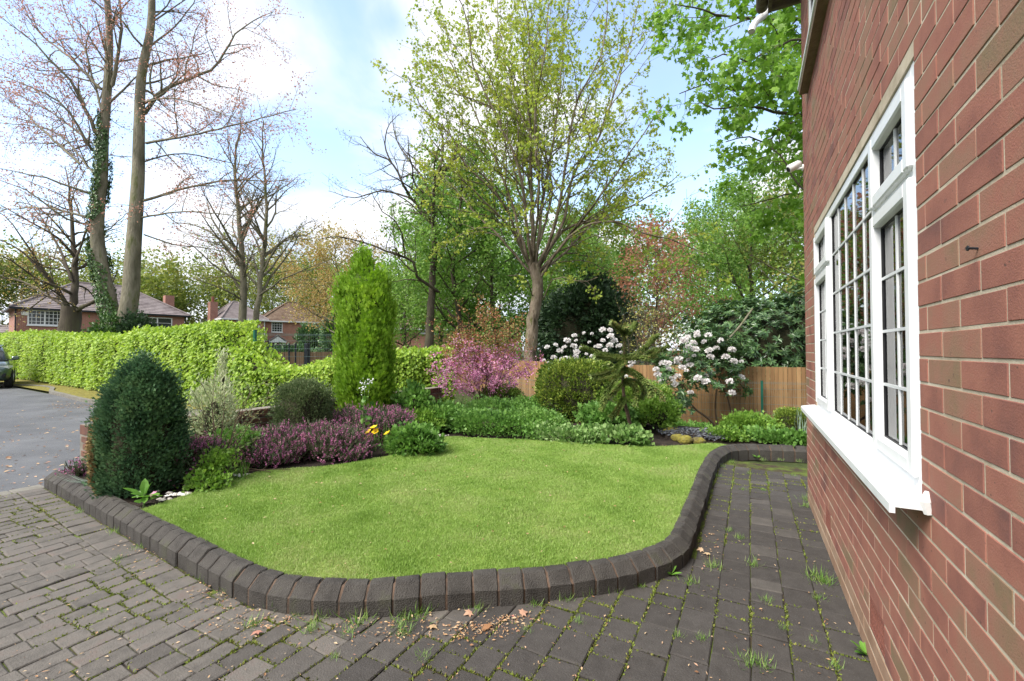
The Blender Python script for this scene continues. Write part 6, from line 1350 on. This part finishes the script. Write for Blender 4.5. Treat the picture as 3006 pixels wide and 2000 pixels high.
clump('border_plant', 'broad-leaved green plants behind the monkey puzzle stem', 'plant', bed_at(1790, 7.0), .42, .32, .32, 2000, .085, M['cover'], MAPLE, .9, gC)
clump('border_plant', 'light green leafy plant at the base of the pale box mound', 'plant', bed_at(1925, 6.95), .30, .26, .46, 2600, .05, M['feather'], OVAL, .7, gC)
clump('border_plant', 'bright feathery astilbe mound beside the wire fence post', 'plant', bed_at(2195, 6.9), .34, .26, .19, 3400, .06, M['feather'], SPRAY, .8, gC)
clump('border_plant', 'green leafy plants along the kerb by the house corner', 'plant', B_(2300, 1312) + [0.0, .25, 0], .55, .16, .07, 2000, .06, M['cover'], OVAL, .75, gC)
clump('border_plant', 'low green leaves edging the kerb bend', 'plant', B_(2120, 1296) + [0, .1, 0], .30, .15, .09, 1200, .045, M['feather'], SPRAY, .8, gC)
clump('border_plant', 'green leaves beneath the leaning rhododendron stems', 'plant', foot(2010, 10.6), .75, .4, .34, 2400, .07, M['cover'], OVAL, .6, gC)
clump('border_plant', 'tall upright green leaves between the heathers and wall', 'plant', bed_at(1210, 7.1), .24, .22, .62, 1300, .07, M['cover'], OVAL, .7, gC)
clump('border_plant', 'pale leafy corydalis under the fir at the lawn edge', 'plant', B_(620, 1425) + [0, .06, 0], .13, .11, .26, 900, .04, M['feather'], SPRAY, .85, gC, core=.3)
clump('border_plant', 'low green seedlings on the soil below the fir sprigs', 'plant', B_(590, 1440) + [0.02, .04, 0], .18, .10, .10, 700, .035, M['feather'], OVAL, .8, gC)
clump('border_plant', 'green fern leaves behind the wide heather clump', 'plant', bed_at(690, 4.9), .3, .24, .30, 1800, .06, M['cover'], SPRAY, .7, gC)
clump('border_plant', 'dull green ground plants between box bush and border', 'plant', bed_at(1590, 8.3), .5, .4, .3, 2200, .06, M['cover'], OVAL, .7, gC)
clump('border_plant', 'soft green plants in front of the low light mound', 'plant', bed_at(1470, 7.9), .8, .5, .30, 4200, .055, M['cover'], SPRAY, .8, gC)
# poppies
pc = B_(1165, 1345) + np.array([0, .28, 0])
e = clump('poppy_plant', 'lobed green poppy plant with yellow flowers by the heather', 'plant', pc, .30, .22, .26, 2600, .055, M['cover'], MAPLE, .9)
def cup(r=.028):
    n = 5; o = np.array([(cos(2 * pi * k / n), sin(2 * pi * k / n), .55) for k in range(n)]); q_ = scatter(OVAL, np.zeros((n, 3)), unit(o), unit(np.array([0, 0, 1.0]) - o * .3), r * 1.7, .95); return q_
q_ = cup(); poppy_me = mesh_of('poppy_flower', q_[0], q_[1], M['yellowfl'], False, q_[2])
def poppies(e, spots, dep_, base, s=1.0):
    for x, y in spots:
        p = at(x, y, dep_); place('poppy_flower', poppy_me, p, (R_.uniform(.2, .8), R_.uniform(-.4, .4), R_.uniform(-.8, .3)), (s, s, s), e)
        m = MB(); m.tube(spline([np.array([p[0] + R_.uniform(-.06, .06), p[1] + .04, base]), (p + [0, .03, 0]) * [1, 1, 0] + [0, 0, (p[2] + base) / 2], p], .06), .0028, 5); m.build('flower_stem', M['green_stem'], e)
dpop = depth_of(pc) - .10
poppies(e, [(1098, 1257), (1083, 1270), (1103, 1269), (1138, 1274), (1078, 1288)], dpop, pc[2], 1.15)
pc2 = bed_at(1945, 7.15); e = clump('poppy_plant', 'poppy plant with orange-yellow flowers beside the pale box mound', 'plant', pc2, .2, .18, .42, 900, .05, M['cover'], MAPLE, .9); poppies(e, [(1928, 1209), (1925, 1229), (1943, 1229)], 6.85, pc2[2], 1.2)
# tall white flowered plant, iris leaves, sword leaves
def tall_flower(label, px_, depth, top, n):
    b = bed_at(px_, depth); e = thing('white_wildflower', label, 'flower', b); z1 = float(at(px_, top, depth)[2])
    for k in range(n):
        p = np.array([b[0] + R_.uniform(-.12, .12), b[1] + R_.uniform(-.1, .1), b[2] + (z1 - b[2]) * R_.uniform(.8, 1)]); m = MB(); Q = spline([b + [R_.uniform(-.03, .03), 0, 0], (b + p) / 2 + [R_.uniform(-.03, .03), 0, 0], p], .06); m.tube(Q, .003, 5); st = m.build('flower_stem', M['green_stem'], e)
        nn = 16; leaves('blossoms', scatter(OVAL, p + rng.normal(size=(nn, 3)) * .025, rdir(nn), unit(rdir(nn) + [0, 0, 1]), .022, .8), M['whitefl'], e)
        nn = 12; j = rng.integers(0, int(len(Q) * .8), nn); leaves('foliage', scatter(OVAL, Q[j] + rng.normal(size=(nn, 3)) * .02, unit(rdir(nn) + [0, 0, .2]), unit(rdir(nn) + [0, 0, 1]), .075, .8), M['cover'], st)
    return e
tall_flower('tall white-flowered stems in front of the golden conifer', 1068, 5.6, 1120, 3)
tall_flower('small white flowers before the sycamore foot', 1560, 8.6, 1165, 3)
def blades(label, name, c, n, h, spread, mat, wid=.05, cat='plant', group=None, bend=.35):
    c = np.asarray(c, float); P = c + np.column_stack([rng.normal(0, spread, n), rng.normal(0, spread, n), np.zeros(n)]); P[:, 2] = c[2]
    Y = unit(np.column_stack([rng.normal(0, bend, (n, 2)), np.ones(n)])); V, F, r = scatter(BLADE, P, Y, unit(np.column_stack([-Y[:, :2], np.ones(n) * .3]) + rdir(n) * .3), h * rng.uniform(.6, 1.15, n), wid)
    return tag(mk(name, V, F, mat, None, c, False, r), label, cat, group)
blades('dense green iris blades below the pink shrub', 'iris', bed_at(1335, 7.9), 170, .42, .16, M['iris'], .05)
blades('grey-green narrow daffodil leaves in front of the sycamore foot', 'daffodil_leaves', bed_at(1530, 8.9), 60, .36, .12, M['bluegrass'], .05)
blades('grey strap leaves beside the square box bush', 'daffodil_leaves', bed_at(2345, 7.1), 16, .42, .05, M['bluegrass'], .045)
blades('pale strap leaves among the poppies and heather', 'daffodil_leaves', bed_at(1045, 5.7), 26, .28, .08, M['bluegrass'], .05)
blades('narrow green leaves among the poppy plants', 'daffodil_leaves', bed_at(1125, 5.75), 24, .38, .07, M['iris'], .05)
blades('thin grass clump at the lawn edge under the fir', 'grass_clump', B_(690, 1415) + [0, .05, 0], 40, .22, .04, M['tuft'], .03)
# broad leaved young plant by the kerb
b = B_(414, 1487) + np.array([0, .02, .0])
e = thing('broad_leaved_plant', 'young foxglove with broad bright green leaves beside the block kerb', 'plant', b)
BL_ = _tpl([(0, 0, 0), (.25, .18, .03), (.5, .5, .05), (.34, .8, .0), (0, 1, -.06), (-.34, .8, .0), (-.5, .5, .05), (-.25, .18, .03), (0, .25, -.01), (0, .5, -.01), (0, .8, -.02)], [[(0, 1, 2, 9), (9, 2, 3, 10), (0, 9, 6, 7), (9, 10, 5, 6)], [(10, 3, 4), (10, 4, 5)]])
m = MB(); m.tube([b + [0, 0, -.02], b + [.005, 0, .10]], [.009, .006], 7); m.build('stem', M['green_stem'], e)
for (dx, dy, z, L) in ((-.8, -.3, .6, .17), (.9, -.3, .25, .18), (-.3, .4, 1.4, .15), (.4, .2, 1.2, .13), (.1, -.9, .3, .14), (-.9, .2, .2, .14), (.6, -.7, -.1, .12)):
    d = RGT * dx + FLAT * dy + np.array([0, 0, z]); V, F, r = scatter(BL_, (b + [0, 0, .07])[None], d[None], (unit(-d * .4 + np.array([0, 0, 1.2])))[None], L, .42); mk('leaf', V, F, M['broadleaf'], e, rnd=r)
e = thing('primula_leaves', 'low round green leaves and a pink flower at the kerb by the lawn corner', 'plant', B_(452, 1478))
for k in range(9):
    p = B_(400 + k * 8 + R_.uniform(-6, 6), 1475 + R_.uniform(-8, 10)) + [0, 0, .02]; d = rdir(1)[0]; d[2] = abs(d[2]) * .4 + .2; V, F, r = scatter(BL_, p[None], d[None], np.array([[0, 0, 1.0]]), R_.uniform(.05, .075), .85); mk('leaf', V, F, M['broadleaf'], e, rnd=r)
q_ = cup(.02); place('flower', mesh_of('pink_flower', q_[0], q_[1], M['pinkfl'], False, q_[2]), B_(452, 1470) + [0, 0, .05], (.6, 0, 0), parent=e)

# ------------------------------------------------------------------ small stones, slate, litter, moss, grass tufts
def stones(name, pts, size, mat, flat=.6, kind='stuff'):
    n = len(pts); base = np.array([(1, 0, 0), (.3, .95, 0), (-.8, .6, 0), (-.8, -.6, 0), (.3, -.95, 0), (.1, 0, .8), (0, 0, -.7)])
    s = size * rng.uniform(.5, 1.4, n)[:, None, None]; th = rng.uniform(0, 6.3, n); c, s_ = np.cos(th), np.sin(th)
    V = np.repeat(base[None], n, 0) * rng.uniform(.7, 1.3, (n, 7, 3)) * np.array([1, .8, flat]); V = np.stack([V[..., 0] * c[:, None] - V[..., 1] * s_[:, None], V[..., 0] * s_[:, None] + V[..., 1] * c[:, None], V[..., 2]], -1) * s + np.asarray(pts)[:, None]
    F = np.array([(i, (i + 1) % 5, 5) for i in range(5)] + [((i + 1) % 5, i, 6) for i in range(5)]); Fa = (F[None] + (np.arange(n) * 7)[:, None, None]).reshape(-1, 3)
    o = mk(name, V.reshape(-1, 3), Fa, mat, rnd=np.repeat(rng.random(n), 7)); tag(o, kind=kind); return o
gp_ = []
for (x, y, sx, sy, n) in ((1225, 1322, 40, 14, 200), (1262, 1292, 25, 8, 90), (1195, 1338, 25, 8, 60), (540, 1458, 60, 6, 46), (620, 1428, 40, 6, 34), (480, 1474, 20, 5, 9), (700, 1402, 30, 6, 24), (1290, 1284, 22, 4, 40)):
    for k in range(n): p = B_(x + R_.gauss(0, sx * .5), y + R_.gauss(0, sy * .5) - (R_.gauss(0, 1) * 0)); gp_.append(p + [0, 0, .022])
gp_ = np.array(gp_); gp_ = gp_[~in_lawn(gp_[:, 0], gp_[:, 1])]
o = stones('white_gravel', gp_, .020, M['pebble']); o['label'] = 'white and buff gravel at the edge of the lawn'
# slate patch with mossy stone
c = B_(2040, 1284)
e = thing('slate_mound', 'low mossy stone edged mound of grey slate chippings behind the lawn', 'slate bed', c)
nu = 28; V = [(0, 0, .10)]; F = []
for j, (f, z) in enumerate(((.4, .095), (.75, .075), (.95, .04), (1.0, -.03))):
    for i in range(nu): th = 2 * pi * i / nu; w = 1 + .10 * sin(3 * th + 1) + .05 * sin(5 * th); V.append((cos(th) * .50 * f * w, sin(th) * .38 * f * w, z))
F = [(0, 1 + i, 1 + (i + 1) % nu) for i in range(nu)]; F2 = [(1 + j * nu + i, 1 + (j + 1) * nu + i, 1 + (j + 1) * nu + (i + 1) % nu, 1 + j * nu + (i + 1) % nu) for j in range(3) for i in range(nu)]
mk('mound', np.array(V) + c, [np.array(F), np.array(F2)], M['soil'], e)
n = 1500; th = rng.uniform(0, 2 * pi, n); f = np.sqrt(rng.random(n)) * .95; P = np.column_stack([np.cos(th) * .52 * f, np.sin(th) * .40 * f, .045 + .06 * (1 - f ** 2)]) + c
leaves('slate_chips', scatter(DIAMOND, P, unit(np.column_stack([rng.normal(size=(n, 2)), rng.normal(0, .15, n)])), unit(np.array([0, 0, 1.0]) + rdir(n) * .35), .045 * rng.uniform(.5, 1.4, n), .6), M['slate'], e)['kind'] = 'stuff'
for (x, y, r_) in ((1972, 1277, .13), (2010, 1298, .11), (2050, 1300, .09), (1990, 1292, .10)):
    p = B_(x, y); d = rdir(1)[0]; nu_, nv_ = 12, 8; V = []
    for j in range(nv_ + 1):
        for i in range(nu_): a_, b_2 = 2 * pi * i / nu_, pi * j / nv_; V.append((sin(b_2) * cos(a_), sin(b_2) * sin(a_) * .75, cos(b_2) * .62))
    V = np.array(V); V = V * (1 + .14 * lumps(V * 2 + p, 2.0)[:, None]) * r_ + p + [0, 0, r_ * .25]
    mk('mossy_stone', V, np.array([(j * nu_ + i, (j + 1) * nu_ + i, (j + 1) * nu_ + (i + 1) % nu_, j * nu_ + (i + 1) % nu_) for j in range(nv_) for i in range(nu_)]), M['mossy'], e, smooth=True)
# fallen leaves and bud scales
pts = []
for (x, y, sx, sy, n) in ((1400, 1846, 110, 20, 170), (1330, 1870, 90, 20, 60), (640, 1740, 90, 40, 130), (760, 1830, 160, 40, 160), (420, 1620, 90, 40, 90), (1150, 1850, 160, 40, 140), (1500, 1820, 60, 14, 90), (2090, 1600, 50, 60, 60)):
    for k in range(n): pts.append(on(x + R_.gauss(0, sx * .6), y + R_.gauss(0, sy * .6), .004))
for k in range(420): pts.append(on(R_.uniform(0, 2500), R_.uniform(1430, 2000), .004))
pts = np.array(pts); ok = (~in_poly(BED_POLY, pts[:, 0], pts[:, 1])) & (pts[:, 0] < HX - .02) & (pts[:, 0] > -6.2); pts = pts[ok]; n = len(pts)
o = leaves('fallen_leaves', [scatter(DIAMOND, pts + [0, 0, .003], unit(np.column_stack([rng.normal(size=(n, 2)), rng.normal(0, .15, n)])), unit(np.array([0, 0, 1.0]) + rdir(n) * .4), .015 * rng.uniform(.4, 1.6, n), rng.uniform(.18, .6, n)),
                             scatter(MAPLE, np.array([on(x, y, .012) for x, y in ((1385, 1795), (1525, 1800), (1435, 1845), (1262, 1835), (765, 1850), (2065, 1612), (2085, 1625))]), rdir(7) * [1, 1, .1], unit(np.array([0, 0, 1.0]) + rdir(7) * .3), .05, 1.0)], M['litter']); tag(o, 'scattered brown fallen leaves and bud scales on the paving', kind='stuff')
pts = np.array([on(R_.uniform(0, 620), R_.uniform(1195, 1440), -.03) for k in range(520)]); a = np.array([on(R_.uniform(140, 640), 1200 - abs(R_.gauss(0, 12)) + (0), -.03) for k in range(500)]); pts = np.vstack([pts, a]); pts = pts[(pts[:, 0] < -6.45) & (pts[:, 1] < 5.45)]; n = len(pts)
o = leaves('road_leaves', scatter(DIAMOND, pts + [0, 0, .006], unit(np.column_stack([rng.normal(size=(n, 2)), rng.normal(0, .15, n)])), unit(np.array([0, 0, 1.0]) + rdir(n) * .4), .045 * rng.uniform(.4, 1.4, n), .5), M['litter']); tag(o, 'dry leaves lying on the tarmac by the hedge', kind='stuff')
# petals and clippings on the lawn
n = 220; dd2 = rng.random((n * 3, 2)) * (LAWN.max(0) - LAWN.min(0)) + LAWN.min(0); dd2 = dd2[in_lawn(dd2[:, 0], dd2[:, 1])][:n]; n = len(dd2)
o = leaves('lawn_litter', scatter(DIAMOND, np.column_stack([dd2, np.full(n, LZ + .02)]), rdir(n) * [1, 1, .2], unit(np.array([0, 0, 1.0]) + rdir(n) * .4), .02 * rng.uniform(.5, 1.4, n), .5), M['litter']); tag(o, 'tiny dry leaves lying in the mown lawn', kind='stuff')
# moss and tiny grass along the paving joints
pts = []
for rc in pavers:
    c0 = rc.mean(0); pp = to_px((c0[0], c0[1], 0))
    if not (-50 < pp[0] < 3050 and pp[1] < 2060): continue
    path = c0[0] > -2.2; den = (34 if path else 20)
    for a_, b_ in zip(rc, np.roll(rc, -1, 0)):
        mid = (a_ + b_) / 2; w = 1.3 * lumps(np.array([[mid[0], mid[1], 0]]), 3.4)[0] + (-.02 if path else -.25)
        if abs(b_[0] - a_[0]) < abs(b_[1] - a_[1]): w += .2
        nn = int(max(0, w + .35) * den * np.linalg.norm(b_ - a_) / .17)
        for _ in range(nn): f = R_.random(); pts.append((a_[0] * (1 - f) + b_[0] * f + R_.gauss(0, .004), a_[1] * (1 - f) + b_[1] * f + R_.gauss(0, .004), -.008))
pts = np.array(pts); n = len(pts)
o = leaves('joint_moss', scatter(DIAMOND, pts, unit(rdir(n) * [1, 1, .5] + [0, 0, .9]), rdir(n), .013 * rng.uniform(.6, 1.5, n), .55), M['moss']); tag(o, 'green moss growing in the paving joints', kind='stuff')
tm = []
for k in range(5):
    n = 64; P = np.column_stack([rng.normal(0, .03, (n, 2)), np.zeros(n)]); Y = unit(np.column_stack([rng.normal(0, 1.0, (n, 2)), np.ones(n)]))
    V, F, r = scatter(BLADE, P, Y, unit(np.column_stack([-Y[:, :2] * 1.2, np.ones(n) * .5]) + rdir(n) * .2), .085 * rng.uniform(.4, 1.2, n), .045); tm.append(mesh_of('grass_tuft', V, F, M['tuft'], False, r))
TUF = [(820, 1785, 1.3), (880, 1806, 1.0), (940, 1812, 1.5), (1060, 1822, 1.7), (1185, 1812, 1.8), (1230, 1805, 1.5), (1180, 1850, 1.0), (1400, 1790, 1.1), (1560, 1775, 1.2), (912, 1852, 1.0), (1020, 1862, .9), (735, 1840, 1.0), (1180, 1868, .9), (1240, 1935, .8), (1660, 1765, 1.1), (1730, 1745, 1.2), (1795, 1735, 1.0), (2027, 1715, 1.1), (2090, 1668, 1.2), (2212, 1660, 1.0), (2398, 1700, 1.5), (2420, 1712, 1.3), (2195, 1948, 1.1), (2240, 1958, 1.0), (2140, 1560, .8), (2170, 1582, .8), (2105, 1400, 1.1), (2120, 1372, .9), (2150, 1360, .9), (2240, 1352, .9), (2290, 1352, .8), (2345, 1356, .8), (2180, 1440, .7), (2240, 1440, .8), (2330, 1400, .7), (2365, 1470, 1.2), (2370, 1490, 1.2), (2255, 1420, .7), (2200, 1392, .7), (2150, 1420, .7),
       (675, 1740, 1.1), (595, 1703, .9), (340, 1565, 1.0), (345, 1645, .7), (240, 1495, .8), (230, 1508, .7), (405, 1612, .8), (2560, 1812, .9), (2400, 1760, .7), (2250, 1768, .7), (2390, 1890, .6), (2300, 1850, .6), (2060, 1880, .7), (1990, 1870, .6), (2450, 1960, .7), (980, 1935, .5), (300, 1800, .5), (200, 1670, .5), (1880, 1722, .8), (1540, 1860, .6), (1700, 1830, .6)]
for (x, y, s_) in TUF:
    p = on(x, y, -.006); o = place('grass_tuft', R_.choice(tm), p, (0, 0, R_.uniform(0, 6.3)), (s_ * .72, s_ * .72, s_ * .66 * R_.uniform(.7, 1.1)))
    near = p[0] > -1.6
    if in_poly(BED_POLY, np.array([p[0]]), np.array([p[1]]))[0]: p[:2] = kat(float(ks[np.argmin(np.linalg.norm(kline - p[:2], axis=1))])) - kin(float(ks[np.argmin(np.linalg.norm(kline - p[:2], axis=1))])) * .015; o.location = p
    dk = float(np.min(np.linalg.norm(kline - p[:2], axis=1)))
    if dk < .14: tag(o, 'grass tuft growing against the foot of the block kerb', 'grass tuft', 'grass tufts along the kerb foot')
    else: tag(o, 'small grass tuft growing in an open paving joint', 'grass tuft', 'grass tufts in the paving joints')
# weed at the foot of the house wall, small plant by the far kerb
for (x, y, lab) in ((2545, 1925, 'young green weed at the foot of the brick house wall by the air brick'), (2225, 1345, 'small leafy weed growing at the far kerb bend'), (1965, 1690, 'broad-leaved weed at the inside corner of the kerb')):
    b = on(x, y, -.004); e = thing('weed', lab, 'weed', b)
    for k in range(8):
        th = R_.uniform(0, 6.3); d = np.array([cos(th), sin(th), R_.uniform(.3, 1.1)]); V, F, r = scatter(BL_, b[None], d[None], np.array([[-cos(th) * .4, -sin(th) * .4, 1.0]]), R_.uniform(.05, .085), .4); mk('leaf', V, F, M['broadleaf'], e, rnd=r)
# dry stems lying at the bed edge, pale grass blades on the kerb
e = thing('dry_stems', 'dry brown plant stems lying on the bed edge by the lawn', 'stems', B_(740, 1395))
for (x0, y0, x1, y1) in ((660, 1400, 860, 1388), (760, 1395, 820, 1360), (690, 1385, 800, 1398), (640, 1410, 730, 1392)):
    a_, b_ = B_(x0, y0) + [0, 0, .025], B_(x1, y1) + [0, 0, .035]; m = MB(); m.tube(spline([a_, (a_ + b_) / 2 + [0, 0, .02], b_], .06), .004, 5); m.build('stem', M['pale_stem'] if 'pale_stem' in M else M['stem'], e)
b = on(262, 1415, .145); n = 9
V, F, r = scatter(BLADE, b + rng.normal(size=(n, 3)) * [.02, .02, .004], unit(-RGT + rng.normal(size=(n, 3)) * [.25, .25, .06]), np.tile([0, 0, 1.0], (n, 1)), .30 * rng.uniform(.6, 1.1, n), .018); tag(mk('loose_grass', V, F, M['bluegrass'], None, b, False, r), 'pale grass blades lying across the kerb by the cypress', 'grass')
